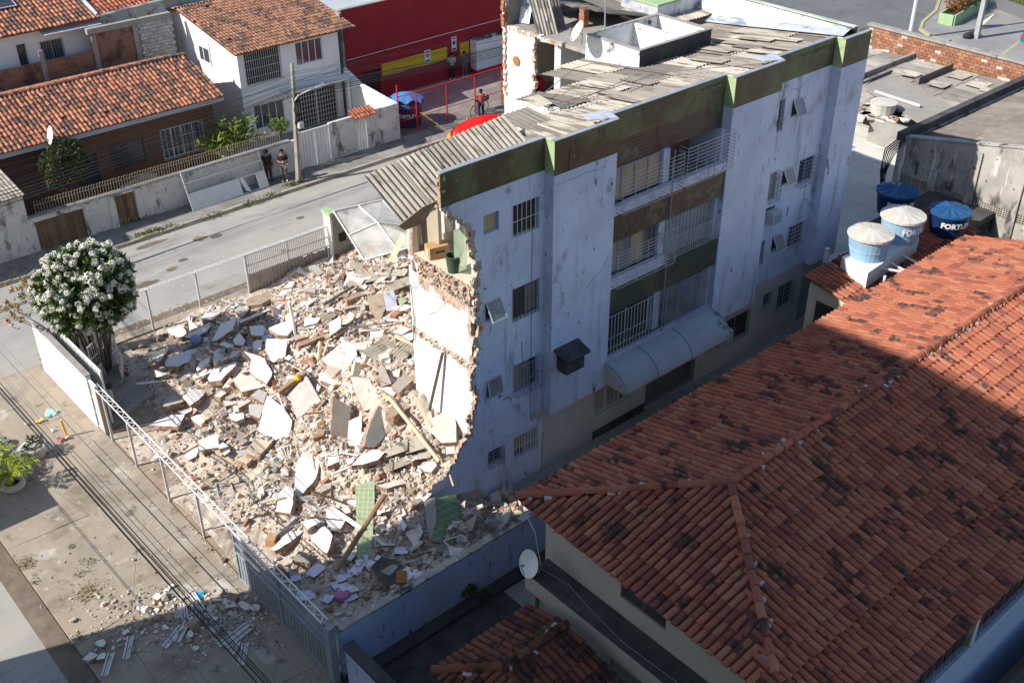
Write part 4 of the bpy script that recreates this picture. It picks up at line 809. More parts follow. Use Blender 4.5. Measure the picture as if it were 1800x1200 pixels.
# the torn room on the top floor
b = MB(); b.prism([(17.55, 21.9, 8.1), (17.5, 23.1, 8.1), (17.52, 24.3, 8.1), (17.55, 25.0, 8.1), (19.6, 25.0, 8.1), (19.6, 21.88, 8.1)], (0, 0, -.13), 0, 1); obj('room_floor', b, [M['cream'], M['brickedge']], A)
b = MB(); b.bb(18.0, 18.12, 23.98, 24.85, 8.1, 10.5); obj('tiled_wall', b, M['beigetile'], A); obj('wall', MB().bb(17.55, 18.0, 24.86, 24.99, 8.1, 10.35), M['plaster2'], A)
obj('tiled_wall', MB().prism([PX(u, v, 18.75) for u, v in ((772, 413), (822, 396), (824, 470), (772, 455))], (.08, 0, 0)), M['beigetile'], A); obj('wall', MB().bb(19.25, 19.4, 21.9, 24.85, 8.1, 10.7), M['plaster'], A)
obj('glass_screen', MB().prism([PX(u, v, 17.75) for u, v in ((797, 405), (820, 394), (820, 472), (799, 482))], (.012, 0, 0)), M['greenglass'], A)
obj('wall', MB().bb(17.62, 17.85, Y0 + .152, Y0 + .25, 8.1, 9.6), M['plaster2'], A)
bx = thing('cardboard_box', 'brown cardboard box left in the torn open top floor room', 'box', (17.95, 24.2, 8.1)); obj('carton', MB().box((17.95, 24.05, 8.3), (.62, .42, .4), 0, -.25), M['cardboard'], bx)
obj('label', MB().box((17.63, 24.1, 8.3), (.01, .14, .2), 0, -.25), M['whitecloth'], bx); obj('print', MB().box((17.93, 23.835, 8.33), (.3, .01, .06), 0, -.25), M['brownpants'], bx)
tb = MB(); tb.lathe([(.0, 0), (.17, 0), (.23, .5), (.27, .52), (.27, .56), (.2, .55), (.17, .1), (0, .1)], (17.72, 22.95, 8.1), 18); obj('waste_bin', tb, M['dkgreen'], label='dark green plastic bin standing behind the green glass screen', cat='bin')
# ------------------------------------------------------------------ roof of the building
def rz(y): return 11.72 - .135 * (y - 21.9) if y < 28.4 else 10.85 + .06 * (y - 28.4)
SH = [sheet_mesh('roof_sheet', M['sheet'], 1.1, 2.44)]; SHB = sheet_mesh('roof_sheet', M['sheetpale'], 1.1, 1.83, amp=.046, seg=8)
def edge_x(y): return 20.3 + max(0, (y - 22.9)) * 1.25
for row, y in enumerate((22.95, 25.1, 27.2)):
    for k in range(17):
        x = 19.6 + k * 1.0 + .1 * (row % 2)
        if x > 35.6 or x - .4 < edge_x(y + .2): continue
        if 28.6 < x < 32.2 and row == 2: continue
        inst('roof_sheet', SH[0], frame_m((x + R.uniform(-.05, .05), y + R.uniform(-.12, .12), rz(y) + .018 * ((k + row) % 3) + R.uniform(-.01, .02)), (1, R.gauss(0, .012), 0), (0, 1, -.135 + R.uniform(-.01, .01))), A)
for row, y in enumerate((29.6, 31.7)):
    for k in range(4): inst('roof_sheet', SH[0], frame_m((32.9 + k * 1.0, y, rz(y) + .35 + .02 * (k % 2)), (1, 0, 0), (0, 1, .08)), A)
for k in range(14):   # loose and shifted pieces
    x = R.uniform(23, 34.5); y = R.uniform(22.8, 25.2)
    if x < edge_x(y) + .5: continue
    inst('roof_sheet', SH[0], frame_m((x, y, rz(y) + .09), (1, R.gauss(0, .05), 0), (0, 1, -.135)) @ Matrix.Scale(R.uniform(.35, .6), 4, (1, 0, 0)) @ Matrix.Scale(R.uniform(.4, 1), 4, (0, 1, 0)), A)
for (u, v, z, a, s_) in ((930, 212, 11.5, .25, .95), (985, 225, 11.72, .05, .7), (945, 178, 11.5, .35, .5), (960, 238, 11.75, .1, .8)): c = PZ(u, v, z); inst('roof_sheet', SH[0], frame_m(c, (1, -a, .12), (a, 1, -.1)) @ Matrix.Scale(s_, 4), A)
b = MB(); b.tube([(21.5, 24, 11.3), (27, 24.6, 11.25), (35, 24.4, 11.25)], .05, 4); b.tube([(20.3, 22.4, 11.5), (35.6, 22.4, 11.5)], .05, 4); obj('purlin', b, M['wood'], A)
b = MB()
for k in range(7):
    p = [PZ(u, v, 11.55) for u, v in ((R.uniform(960, 1010), R.uniform(150, 235)), (R.uniform(1080, 1180), R.uniform(118, 190)))]; m_ = (p[0] + p[1]) / 2 + V3((R.uniform(-.5, .5), R.uniform(-.4, .4), -.05)); b.tube([p[0], m_, p[1]], .012, 4)
b.tube([PZ(u, v, z) for u, v, z in ((955, 165, 11.6), (1010, 120, 11.5), (1040, 112, 11.6), (1190, 125, 11.7), (1340, 112, 11.9))], .014, 4); obj('roof_cables', b, M['cablepale'], A)
# hanging, slipped sheets over the torn corner: rigid sheets still in their rows
for k in range(5):
    lo = V3((15.86 + .99 * k, 22.0, 10.8 + .1 * k)); hi = V3((15.83 + .99 * k, 23.62, 11.73 + .09 * k)); c = (lo + hi) / 2; d = hi - lo
    inst('roof_sheet', SHB, frame_m(c + V3((0, 0, .02 * (k % 2))), (1, 0, .1 + R.uniform(-.01, .01)), d) @ Matrix.Scale(d.length / 1.83, 4, (0, 1, 0)), A)
b = MB().prism([PY(u, v, 22.0) for u, v in ((700, 398), (742, 365), (770, 352), (745, 392), (712, 405))], (0, .03, 0)); obj('timber_edge', b, M['wood'], A)
b = MB().prism([(17.5, 24.7, 8.1), (17.75, 24.7, 8.1), (17.7, 24.7, 9.4), (17.8, 24.7, 10.4), (17.55, 24.7, 10.5), (17.58, 24.7, 9.2)], (0, .16, 0), 0, 1); obj('wall_stump', b, [M['cream'], M['brickedge']], A)
# water tank enclosure
e = [(28.35, 25.62), (32.2, 25.62), (32.2, 28.3), (28.35, 28.3)]; zb, zt = 11.05, 11.85
wd2 = mat('limewash over black mould', (.74, .74, .73), (.64, .64, .62), 1.5, [((.09, .085, .08), 1.4, .57, .68, None), ((.3, .29, .28), 4., .6, .7, None)], bump=.4)
b = MB(); b.bb(28.35, 28.47, 25.75, 28.3, zb - .3, zt, 0); b.bb(32.08, 32.2, 25.75, 28.3, zb - .2, zt, 0); b.bb(28.47, 32.08, 28.18, 28.3, zb - .3, zt, 0); b.bb(30.7, 30.82, 25.75, 28.18, zb - .2, zt - .03, 0); b.bb(28.35, 32.2, 25.63, 25.748, zb - .2, zt, [0, 0, 1, 0, 0, 0]); b.bb(28.5, 32.1, 25.75, 28.2, zb - .2, zb - .12, 0); obj('tank_enclosure', b, [wd2, M['blackmold']], A)
obj('enclosure_coping', MB().bb(28.32, 32.23, 25.6, 25.76, zt + .003, zt + .03).bb(28.32, 28.5, 25.763, 28.33, zt + .003, zt + .03).bb(32.05, 32.23, 25.763, 28.33, zt + .003, zt + .03).bb(28.503, 32.047, 28.15, 28.33, zt + .003, zt + .03), M['conc'], A)
dish('pale satellite dish at the corner of the roof tank wall', PZ(1018, 57, 12.1), (-.72, .42, .5), .4, PZ(1022, 78, 11.3), m=M['lidpale'])
b = MB(); b.tube([PX(1063, 52, 28.3), PX(1063, 0, 28.3) + V3((0, 0, 1.4))], .03, 5); obj('antenna_mast', b, M['metalg'], A)
# the far parapet with aluminium lining, rear rooms
b = MB(); b.bb(35.8, 35.95, Y0 + .2, 29.6, 10.9, 12.0, 0); b.bb(35.8, 35.95, 29.6, 33.65, 10.9, 11.9, 0); obj('parapet', b, M['greentile'], A)
b = MB()
for k in range(14):
    y0, y1 = 21.95 + k * .6, 22.55 + k * .6; z0 = rz(y0) + .12; z1 = rz(y1) + .12
    b.quad((35.1, y0, z0), (35.55, y0, z0 + .16), (35.55, y1, z1 + .16 + R.uniform(-.02, .02)), (35.1, y1, z1)); b.quad((35.55, y0, z0 + .16), (35.78, y0, 11.96), (35.78, y1, 11.96), (35.55, y1, z1 + .16))
obj('flashing', b, M['silver'], A); obj('coping', MB().bb(35.76, 36.0, Y0 + .22, 30, 12.003, 12.03), mat('lime coping', (.33, .42, .28), (.55, .56, .56), 1.2, bump=.2), A)
b = MB(); b.bb(33.2, 35.7, 29.2, 31.2, 10.9, 11.75); obj('roof_hatch', b, M['silver'], A); obj('hatch_lid', MB().bb(33.15, 35.72, 29.15, 31.25, 11.753, 11.83), M['lime'], A)
b = MB(); b.bb(29.0, 29.15, 31.9, 33.5, 8.1, 10.9); obj('tiled_wall', b, M['whitetile'], A); tw_ = MB()
b = MB()
for k in range(30): z = 8.1 + k * .095; b.box((29.05, 31.86 + R.uniform(-.05, .05) - .05 * math.sin(k), z), (.16, R.uniform(.08, .24), .1), 0, R.uniform(-.2, .2))
for k in range(30): z = 8.1 + k * .13; b.box((29.02, 33.55 + R.uniform(-.05, .05), z), (.2, R.uniform(.08, .2), .13), 0, R.uniform(-.2, .2))
for k in range(16): b.box((29.05, 30.3 + k * .2, 10.85 + R.uniform(-.05, .05)), (.2, .2, R.uniform(.08, .16)), 0, R.uniform(-.2, .2))
for k in range(60): b.box((29.1 + R.random(), R.uniform(30.8, 33.4), 8.16), (R.uniform(.05, .2), R.uniform(.05, .2), .1), 0, R.random() * 3)
obj('torn_masonry', b, M['debris'], A, kind='stuff')
bl = mat('pale blue wall', (.5, .55, .58), bump=.15)
obj('room_wall', MB().bb(29.1, 29.25, 30.4, 30.75, 8.1, 10.85), bl, A); obj('room_wall', MB().bb(29.26, 32, 30.4, 30.52, 8.1, 10.74).bb(31.9, 32, 30.53, 33.4, 8.1, 10.74), bl, A); obj('wall', MB().bb(29.3, 31.8, 33.3, 33.48, 8.1, 10.74), M['interior'], A)
fl = MB().lathe([(0, 0), (.2, 0), (.2, .04), (0, .04)], n=14, M=Matrix.Translation((28.985, 32.85, 9.6)) @ Matrix.Rotation(-math.pi / 2, 4, 'Y')); obj('wall_emblem', fl, flat('brown emblem', (.3, .14, .04)), A)
obj('bundle', MB().lathe([(0, 0), (.26, .05), (.34, .3), (.2, .52), (0, .58)], PZ(945, 158, 8.1), 10), M['redsteel'], label='red and orange bundle lying in the torn rear room', cat='bag')
# rear open attic: gable remains
b = MB(); b.bb(29.0, 36, 33.5, 33.65, 10.9, 12.3); obj('parapet', b, M['conc'], A)
b = MB()
for k in range(22): z = 10.9 + k * .07; b.box((28.98, 33.57, z), (R.uniform(.1, .3), .17, .07), 0, R.uniform(-.1, .1))
obj('torn_masonry', b, M['brickunit'], A, kind='stuff')
p = MB(); 
for k in range(9): p.box((31.2, 31.3, 10.95 + k * .09), (.28, .28, .085), 0, R.uniform(-.05, .05))
obj('brick_stub', p, M['brickunit'], label='short raw brick pillar standing on the rear roof slab', cat='pillar')
p = MB()
for k in range(4): p.box((31.6, 29.1, 11.0 + k * .09), (.24, .24, .085), 0, R.uniform(-.05, .05))
obj('brick_stub', p, M['brickunit'], label='low brick stub behind the roof tank wall by the dish', cat='pillar')
for (u, v, du, dv) in ((955, 30, -.5, -.3), (970, 22, -.45, -.25)): inst('roof_sheet', SH[0], frame_m(PZ(u, v, 11.5), (1, -.3, 0), (.2, .6, .9)) @ Matrix.Scale(.8, 4), A)
obj('silver_sheet', MB().prism([PZ(u, v, z) for u, v, z in ((912, 40, 10.95), (930, 42, 10.95), (938, -5, 11.9), (918, -5, 11.9))], (.02, .02, 0)), M['silver'], A)
for k in range(6): inst('roof_sheet', SH[0], frame_m((31.9 + .05 * k, 32.9 - k * .62 + 0, 11.35 + .04 * k), (.15, 1, 0), (-1, .1, .22)) @ Matrix.Scale(.62, 4, (1, 0, 0)), A)
# ------------------------------------------------------------------ right side: the big tiled house and its neighbours
h = thing('tiled_house', 'large cream house with a hipped clay tile roof in the foreground', 'house', (25, 12, 0))
EZ, RZ = 5.0, 6.1
e0, e1, e2, e3 = V3((14.72, 16.7, EZ)), V3((37.3, 16.7, EZ)), V3((37.3, 8.42, EZ)), V3((14.45, 8.42, EZ))
ap = V3((18.25, 12.6, RZ)); rg = V3((37.3, 12.6, RZ))
tile_roof(h, [[e1, e0, ap, rg], [e3, e2, rg, ap], [e0, e3, ap]], M['tile'], M['tileA'], .222, .40, 300)
ridge(h, ap, rg, M['tile']); ridge(h, e0 + V3((0, 0, .03)), ap, M['tile']); ridge(h, V3((15.0, 8.6, 5.06)), ap, M['tile'])
tile_roof(h, [[(14.4, 6.72, 4.55), (37, 6.72, 4.55), (37, 8.5, 4.93), (14.4, 8.5, 4.93)]], M['tile'], M['tileA'], .222, .40, 0)
cw_ = mat('cream house wall', (.47, .44, .38), (.43, .40, .345), .8, [((.25, .23, .2), 1.6, .66, .78, (1, 1, .4))], bump=.15)
b = MB(); wx = 15.25
b.grid([8.7, 11.85, 13.38, 16.15], [0, 3.58, 4.45, 4.92], lambda u, v: not (11.85 < u < 13.38 and 3.58 < v < 4.45), lambda u, v, d: (wx + d, u, v), .2, 0, 0, 0)
b.bb(wx + .2, 37, 15.95, 16.15, 0, 4.92); b.bb(wx + .2, 37, 8.7, 8.9, 0, 4.9); b.prism([(37, 16.1, 4.9), (37, 12.1, 6.0), (37, 8.8, 4.9)], (-.2, 0, 0)); b.bb(36.8, 37, 8.9, 15.95, 0, 4.9)
obj('wall', b, cw_, h)
fr = MB(); fr.bb(wx + .05, wx + .11, 11.85, 13.38, 3.58, 3.63); fr.bb(wx + .05, wx + .11, 11.85, 13.38, 4.4, 4.45)
for y in (11.88, 12.58, 12.65, 13.35): fr.bb(wx + .05, wx + .11, y - .025, y + .025, 3.63, 4.4)
w_ = obj('window', fr, M['darkiron'], h); obj('pane', MB().bb(wx + .075, wx + .085, 11.9, 13.33, 3.63, 4.4), M['glass'], w_)
obj('soffit', MB().bb(14.75, wx, 8.5, 16.6, 4.84, 4.87), M['conc'], h)
# marquise: ledge with mouldy top
b = MB(); b.bb(14.42, wx - .003, 6.0, 16.05, 2.78, 3.0, [0, 1, 0, 0, 0, 0]); b.bb(14.42, 14.5, 6.0, 16.05, 2.45, 2.777, 0); b.bb(14.5, wx, 15.97, 16.05, 2.45, 2.777, 0); obj('ledge', b, [cw_, M['blackmold']], h)
obj('cable', MB().tube([(14.8, 15.9, 3.03), (14.95, 14.9, 3.03), (14.75, 13.8, 3.03), (14.6, 12.6, 3.03), (14.66, 11, 3.03), (14.55, 9, 3.03)], .014, 4), M['cablepale'], h)
obj('bracket', MB().tube([(14.7, 15.9, 2.5), (14.7, 15.9, 0)], .09, 8).tube([(14.62, 12.9, 2.5), (14.62, 12.9, 0)], .09, 8), M['conc'], h)
dish('grey round satellite dish on the dark ledge of the cream house', PZ(934, 990, 3.3), (-.9, .12, .42), .38, (14.7, 15.8, 3.0))
obj('roof_antenna', MB().tube([(14.9, 15.95, 3.0), (15.1, 16.4, 3.75), (15.3, 17.0, 3.9)], .014, 4).tube([(15.1, 16.4, 3.75), (15.5, 16.9, 3.3)], .008, 4), M['metal'], label='thin bent aerial rising beside the grey dish', cat='aerial')
# blue balcony side of the house at the lower right corner
b = MB(); b.bb(17, 37, 6.72, 6.9, 0, 3.4); obj('balcony_wall', b, mat('blue balcony wall', (.30, .38, .52), (.26, .33, .45), 1., [((.1, .11, .13), 1.6, .62, .74, (1, 1, .4))], bump=.2), h)
obj('balcony_floor', MB().bb(17, 37, 6.9, 8.7, 3.0, 3.1), M['conc'], h); b = MB()
for k in range(110): b.tube([(17.05 + k * .18, 6.8, 3.4), (17.05 + k * .18 + .12 * (k % 2), 6.8, 4.4)], .012, 4, cap=False)
b.tube([(17, 6.8, 4.38), (37, 6.8, 4.38)], .025, 5); obj('railing', b, M['darkiron'], h, kind='stuff')
for x in (17.1, 20.6, 24.1): obj('post', MB().bb(x - .09, x + .09, 6.74, 6.88, 3.4, 4.5), cw_, h)
w = thing('boundary_wall', 'pale blue wall with a ragged dark coping beyond the balcony', 'wall', (25, 3.6, 0)); obj('wall', MB().bb(14, 40, 5.7, 5.9, 0, 2.1), M['bluewall'], w); b = MB()
for k in range(60): b.box((14.2 + k * .4, 5.8, 2.13), (.38, .26, R.uniform(.05, .13)), 0, R.uniform(-.1, .1))
obj('coping', b, M['blackmold'], w, kind='stuff'); S('neighbour_yard', MB().quad((14, -6, -.04), (45, -6, -.04), (45, 6, -.04), (14, 6, -.04)), M['conc'])
# small hipped roof in the foreground
h = thing('porch', 'small porch with a mossy hipped tile roof below the cream house', 'porch', (13, 13, 0))
a0, a1, a2, a3 = V3((10.75, 15.35, 2.55)), V3((14.05, 15.35, 2.55)), V3((14.05, 10.5, 2.55)), V3((10.75, 10.5, 2.55)); r0, r1 = V3((12.05, 14.2, 3.0)), V3((13.55, 14.2, 3.0))
q0, q1 = V3((11.9, 14.0, 2.98)), V3((14.0, 14.0, 2.98))
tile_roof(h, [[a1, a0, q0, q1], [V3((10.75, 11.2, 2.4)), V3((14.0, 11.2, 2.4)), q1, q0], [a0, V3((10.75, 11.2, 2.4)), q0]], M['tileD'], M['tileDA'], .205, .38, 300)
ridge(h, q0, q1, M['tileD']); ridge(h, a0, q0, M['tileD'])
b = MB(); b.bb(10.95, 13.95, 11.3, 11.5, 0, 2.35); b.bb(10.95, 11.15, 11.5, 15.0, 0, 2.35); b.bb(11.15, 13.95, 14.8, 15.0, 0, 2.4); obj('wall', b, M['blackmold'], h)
# blue stained wall between the lot and the side yard
w = thing('boundary_wall', 'blue stained wall along the front edge of the rubble', 'wall', (14, 18.7, 0)); b = MB(); b.bb(10.1, 20.5, 18.6, 18.78, -.05, 1.75); obj('wall', b, M['bluewall'], w)
b = MB()
for k in range(23): x0 = 10.1 + k * .45; b.box((x0 + .22, 18.69, 1.79 + R.uniform(-.02, .02)), (.44, .24, .08), 0, R.uniform(-.03, .03))
obj('coping', b, M['moldwall'], w, kind='stuff'); obj('footing', MB().bb(10.1, 20, 18.2, 18.598, -.05, .12), M['blackmold'], w)
w = thing('boundary_wall', 'dark mouldy topped wall at the bottom edge beside the grey gate', 'wall', (10.2, 16, 0)); obj('wall', MB().bb(10.02, 10.16, 8, 18.3, -.05, 1.5), M['bluewall'], w); obj('coping', MB().bb(9.95, 10.3, 8, 18.3, 1.503, 1.6), M['blackmold'], w)
for u, v, r in ((826, 1055, .3), (855, 1060, .22)):
    c = PZ(u, v, 0)
    b = MB()
    for k in range(160): d_ = V3((R.gauss(0, 1), R.gauss(0, 1), R.uniform(0, 1.6))).normalized() * r * R.uniform(.4, 1); b.box(c + V3((0, 0, .35)) + d_, (.09, .05, .01), 0, M=Matrix.Rotation(R.random() * 6, 4, (R.random(), R.random(), R.random() + .1)))
    obj('potted_plant', b, M['leaf3'], label='dark bushy plant in the shade under the blue wall, ' + ('taller one' if r > .25 else 'smaller one'), cat='plant')
# small house with the tanks
h = thing('small_house', 'small cream house with a steep red tile roof under the water tanks', 'house', (37, 19.5, 0))
tile_roof(h, [[(39.5, 17.3, 4.25), (30.9, 17.3, 4.25), (30.9, 19.3, 4.6), (39.5, 19.3, 4.6)]], M['tile'], M['tileA'], .235, .42, 200)
b = MB(); wall_y(b, 31.1, 39.5, -.05, 4.15, 17.5, .15, [(31.6, 32.8, 2.6, 3.7)]); b.bb(31.1, 31.25, 17.65, 19.2, -.05, 4.3); b.bb(31.25, 39.5, 19.05, 19.2, -.05, 4.4); obj('wall', b, M['cream'], h); window(h, 31.6, 32.8, 2.6, 3.7, 17.5, M['darkiron'], M['dark'], 1)
obj('door', MB().bb(31.06, 31.098, 18.0, 18.8, 1.6, 3.7), M['dark'], h)
obj('eave_board', MB().bb(30.88, 39, 17.28, 17.33, 4.12, 4.22), M['white'], h)
sl_ = thing('tank_platform', 'white tiled platform carrying two pale blue water tanks', 'platform', (34, 18.3, 4.4))
P4 = [PZ(1480, 452, 5.0), PZ(1526, 480, 5.0), PZ(1616, 418, 5.0), PZ(1572, 396, 5.0)]
obj('slab', MB().prism([(p.x, p.y, 5.0) for p in P4], (0, 0, -.62)), M['slabtile'], sl_)
def tank(lab, c, r, hgt, body, lid, ribs, word=None, ang=0, n=28, grp=None):
    t = thing('water_tank', lab, 'water tank', c, grp); b = MB(); b.lathe([(0, 0), (r * .82, 0), (r * .84, .02), (r * .9, hgt * .4), (r * .93, hgt * .42), (r * .92, hgt * .45), (r * .99, hgt * .9), (r * 1.04, hgt * .92), (r * 1.04, hgt)], c, n); obj('body', b, body, t, smooth=False)
    l = MB(); m = 24
    for k in range(m):
        a0, a1 = 2 * math.pi * k / m, 2 * math.pi * (k + 1) / m; dz = ribs * (1 if k % 2 else -1)
        def q(rr, a, z): return (c[0] + rr * math.cos(a), c[1] + rr * math.sin(a), c[2] + hgt + z)
        l.add([q(0, 0, .17), q(r * .5, a0, .11 + dz * .5), q(r * .5, a1, .11 - dz * .5), q(r * 1.06, a0, .02 + dz * .5), q(r * 1.06, a1, .02 - dz * .5), q(r * 1.07, a0, -.06), q(r * 1.07, a1, -.06)], [(0, 1, 2), (1, 3, 4, 2), (3, 5, 6, 4)])
    obj('lid', l, lid, t)
    if word:
        cu = bpy.data.curves.new('lettering', 'FONT'); cu.body = word; cu.size = .29; cu.align_x = 'CENTER'; cu.resolution_u = 2; cu.offset = .012
        o = bpy.data.objects.new('tmp', cu); COL.objects.link(o); bpy.context.view_layer.update(); me = bpy.data.meshes.new_from_object(o.evaluated_get(bpy.context.evaluated_depsgraph_get())); bpy.data.objects.remove(o)
        vs = []; 
        for v in me.vertices: a = ang + v.co.x / (r * .97); rr = r * (.96 + .04 * v.co.y) + .035; vs.append((c[0] + rr * math.cos(a), c[1] + rr * math.sin(a), c[2] + hgt * .52 + v.co.y))
        mb = MB().add(vs, [tuple(p.vertices) for p in me.polygons], 0); obj('lettering', mb, M['letter'], t)
    return t
def mid(u, v, z): return PZ(u, v, z)
fa = math.atan2(-.64, -.55)
tank('pale blue water tank with a chalky lid, in front on the white platform', mid(1524, 448, 5.0), .78, .9, M['tankpale'], M['lidpale'], .012, None)
tank('pale blue water tank with a cream lid, behind on the white platform', mid(1580, 418, 5.0), .78, .95, M['tankpale'], M['lidpale'], .012, 'FORTLEV', fa + .5)
tank('navy water tank lettered FORTLEV, right one by the perforated wall', mid(1662, 408, 4.4), .76, .95, M['tankdark'], M['tanklid'], .05, 'FORTLEV', fa + .1)
tank('navy water tank lettered FORTLEV in the shade behind the pale tanks', mid(1570, 372, 4.3), .78, .95, M['tankdark'], M['tanklid'], .05, 'FORTLEV', fa + .05)
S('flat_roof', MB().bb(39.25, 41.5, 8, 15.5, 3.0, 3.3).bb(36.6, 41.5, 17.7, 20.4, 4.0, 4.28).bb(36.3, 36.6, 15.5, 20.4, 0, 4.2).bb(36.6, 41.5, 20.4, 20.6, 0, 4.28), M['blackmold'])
b = MB()
for (u0, v0, u1, v1) in ((1530, 468, 1598, 480), (1560, 458, 1590, 476), (1585, 432, 1612, 422), (1570, 440, 1612, 462)): b.tube([PZ(u0, v0, 4.75), PZ(u1, v1, 4.6)], .05, 6)
b.tube([PZ(1533, 455, 5.1), PZ(1531, 432, 5.6), PZ(1528, 455, 5.1)], .035, 6); obj('tank_pipes', b, M['pvc'], label='white plastic pipes running from the platform over the roof', cat='pipes')
b = MB(); b.tube([(34.35, 20.62, 0), (34.2, 20.6, 4.05)], [.12, .1], 8); obj('white_pole', b, M['pvc'], label='plain white pole at the end of the alley', cat='pole')
b = MB(); b.tube([PZ(1553, 500, 4.35), PZ(1553, 500, 4.35) + V3((0, 0, .35))], .05, 6); obj('vent_pipe', b, M['pvc'], label='short white vent pipe through the small red roof', cat='pipe')
# end of the big roof: another strip of old tiles
h = thing('tiled_house', 'strip of old mossy roof tiles behind the large roof at the right edge', 'house', (40, 16, 0))
tile_roof(h, [[(37.6, 17.6, 3.6), (37.6, 8, 3.6), (39.4, 8, 4.05), (39.4, 17.6, 4.05)]], M['tileL'], M['tileLA'], .24, .42, 120); obj('wall', MB().bb(37.7, 39.2, 8, 17.4, 0, 3.5), M['moldwall'], h)
# mouldy warehouse with perforated blocks
h = thing('warehouse', 'mouldy walled warehouse with a dark corrugated roof and perforated block strip', 'warehouse', (52, 15, 0))
HX = 41.5
b = MB(); wl = lambda y: 6.12 + (22.4 - y) * .205
b.prism([(HX, 22.4, 0), (HX, 22.4, 4.12), (HX, 8, 4.12), (HX, 8, 0)], (.25, 0, 0)); b.prism([(HX, 22.4, 4.54), (HX, 22.4, wl(22.4)), (HX, 12.5, wl(12.5)), (HX, 8, wl(12.5) - 1), (HX, 8, 4.54)], (.25, 0, 0)); b.bb(HX + .25, 66, 22.15, 22.4, 0, 6.0); obj('wall', b, M['moldwall'], h)
for y in (22.2, 20.6, 18.9, 17.0): obj('pilaster', MB().bb(HX - .1, HX - .003, y - .18, y + .18, 0, wl(y) - .3), M['moldwall'], h)
cobm = MB(); s_ = .41; n = 4
cobm.bb(-.045, .045, -s_ / 2, s_ / 2, -s_ / 2, -s_ / 2 + .025).bb(-.045, .045, -s_ / 2, s_ / 2, s_ / 2 - .025, s_ / 2)
for k in range(n + 1): y = -s_ / 2 + .0125 + k * (s_ - .025) / n; cobm.bb(-.044, .044, y - .0125, y + .0125, -s_ / 2 + .025, s_ / 2 - .025)
for k in range(1, n):
    for j in range(n): z = -s_ / 2 + .0125 + k * (s_ - .025) / n; y0 = -s_ / 2 + .025 + j * (s_ - .025) / n; cobm.bb(-.043, .043, y0, y0 + (s_ - .025) / n - .025, z - .0125, z + .0125)
cme = mesh_of('perforated_block', cobm, mat('perforated cement block', (.42, .38, .32), (.3, .27, .23), 2., bump=.2))
for k in range(34): inst('perforated_block', cme, Matrix.Translation((HX + .06, 22.18 - k * .415, 4.33)), h)
obj('void', MB().bb(HX + .2, HX + .24, 8, 22.4, 4.12, 4.54), M['dark'], h)
sm = sheet_mesh('roof_sheet', mat('dark roof sheet', (.15, .13, .115), (.20, .175, .155), 2.5, [((.26, .23, .2), 5., .6, .7, None)], rnd='obj', rv=(.8, 1.15), bump=.8, bs=30), 1.1, 2.44)
for k in range(24):
    for j in range(5):
        y = 21.2 - j * 2.2; inst('roof_sheet', sm, frame_m((42.4 + k * 1.02, y, wl(y) - .28 + .015 * ((k + j) % 2)), (1, 0, 0), (0, -1, .205)), h)
obj('verge', MB().bb(41.35, 66, 22.2, 22.52, 6.0, 6.35), M['blackmold'], h); obj('wall_cap', MB().prism([(HX - .05, 22.4, wl(22.4)), (HX - .05, 12.5, wl(12.5)), (HX + .3, 12.5, wl(12.5)), (HX + .3, 22.4, wl(22.4))], (0, 0, .06)), M['moldwall'], h)
# pale metal roof between the buildings
h = thing('metal_roof_shed', 'shed under a broad pale corrugated metal roof beyond the building', 'shed', (44, 26, 0))
sm = sheet_mesh('roof_sheet', mat('bright metal sheet', (.52, .50, .46), (.46, .44, .40), 1., [((.32, .28, .23), 1.5, .6, .72, None)], rnd='obj', rv=(.88, 1.05), rough=.6, bump=.15), 1.05, 9.4, .25, .02, seg=4)
for k in range(18): inst('roof_sheet', sm, frame_m((36.9 + k * 1.02, 27.3, 1.5 + .01 * (k % 2)), (1, 0, 0), (0, 1, .03)), h)
obj('wall', MB().bb(36.2, 41.4, 22.5, 22.62, 0, 1.45), M['facade'], h)
# grey patched shed roof and the brick wall
h = thing('patched_shed', 'shed with a patchwork roof of grey and pale cement sheets', 'shed', (57, 29, 0))
sm = sheet_mesh('roof_sheet', mat('greyed cement sheet', (.22, .2, .175), (.29, .265, .235), 1.2, [((.12, .105, .095), 2., .55, .7, (3, .6, 1))], rnd='obj', rv=(.62, 1.25), bump=.5), 1.05, 2.3, .177, .025)
smp = sheet_mesh('roof_sheet', M['sheetpale'], 1.1, 2.3)
for i in range(14):
    for j in range(6):
        x, y = 51.2 + i * 1.0, 25.6 + j * 2.1
        if y > 36.5 or x > 60.4 or (x + y < 79.5): continue
        inst('roof_sheet', sm, frame_m((x, y, 2.75 + .03 * math.sin(i) + .012 * ((i + j) % 2) - .02 * (y - 30)), (1, R.gauss(0, .012), 0), (0, 1, -.03)), h)
for (u, v, s_, a) in ((1685, 133, 1.1, 0), (1720, 148, 1.2, 0), (1650, 148, 1.0, .05), (1600, 130, .9, .1), (1740, 160, .7, 0)): c = PZ(u, v, 2.9); inst('roof_sheet', smp, frame_m(c, (1, a, 0), (-a, 1, 0)) @ Matrix.Scale(s_, 4, (1, 0, 0)) @ Matrix.Scale(.45, 4, (0, 1, 0)), h)
b = MB().prism([PZ(u, v, 3.0) for u, v in ((1516, 152), (1560, 125), (1680, 190), (1625, 222))], (0, 0, -.06)); obj('grey_panel', b, M['sheetpale'] if False else mat('grey roof panel', (.27, .245, .215), (.31, .28, .25), 1.5, bump=.3), h)
obj('wall', MB().bb(52.6, 65, 33.0, 33.2, 0, 3.0).bb(50.2, 50.4, 24.4, 29, 0, 2.9), M['conc'], h)
b = MB(); b.tube([PZ(1612, 142, 2.95), PZ(1672, 117, 2.95)], .24, 3); obj('ridge_piece', b, M['dksheet'], h)
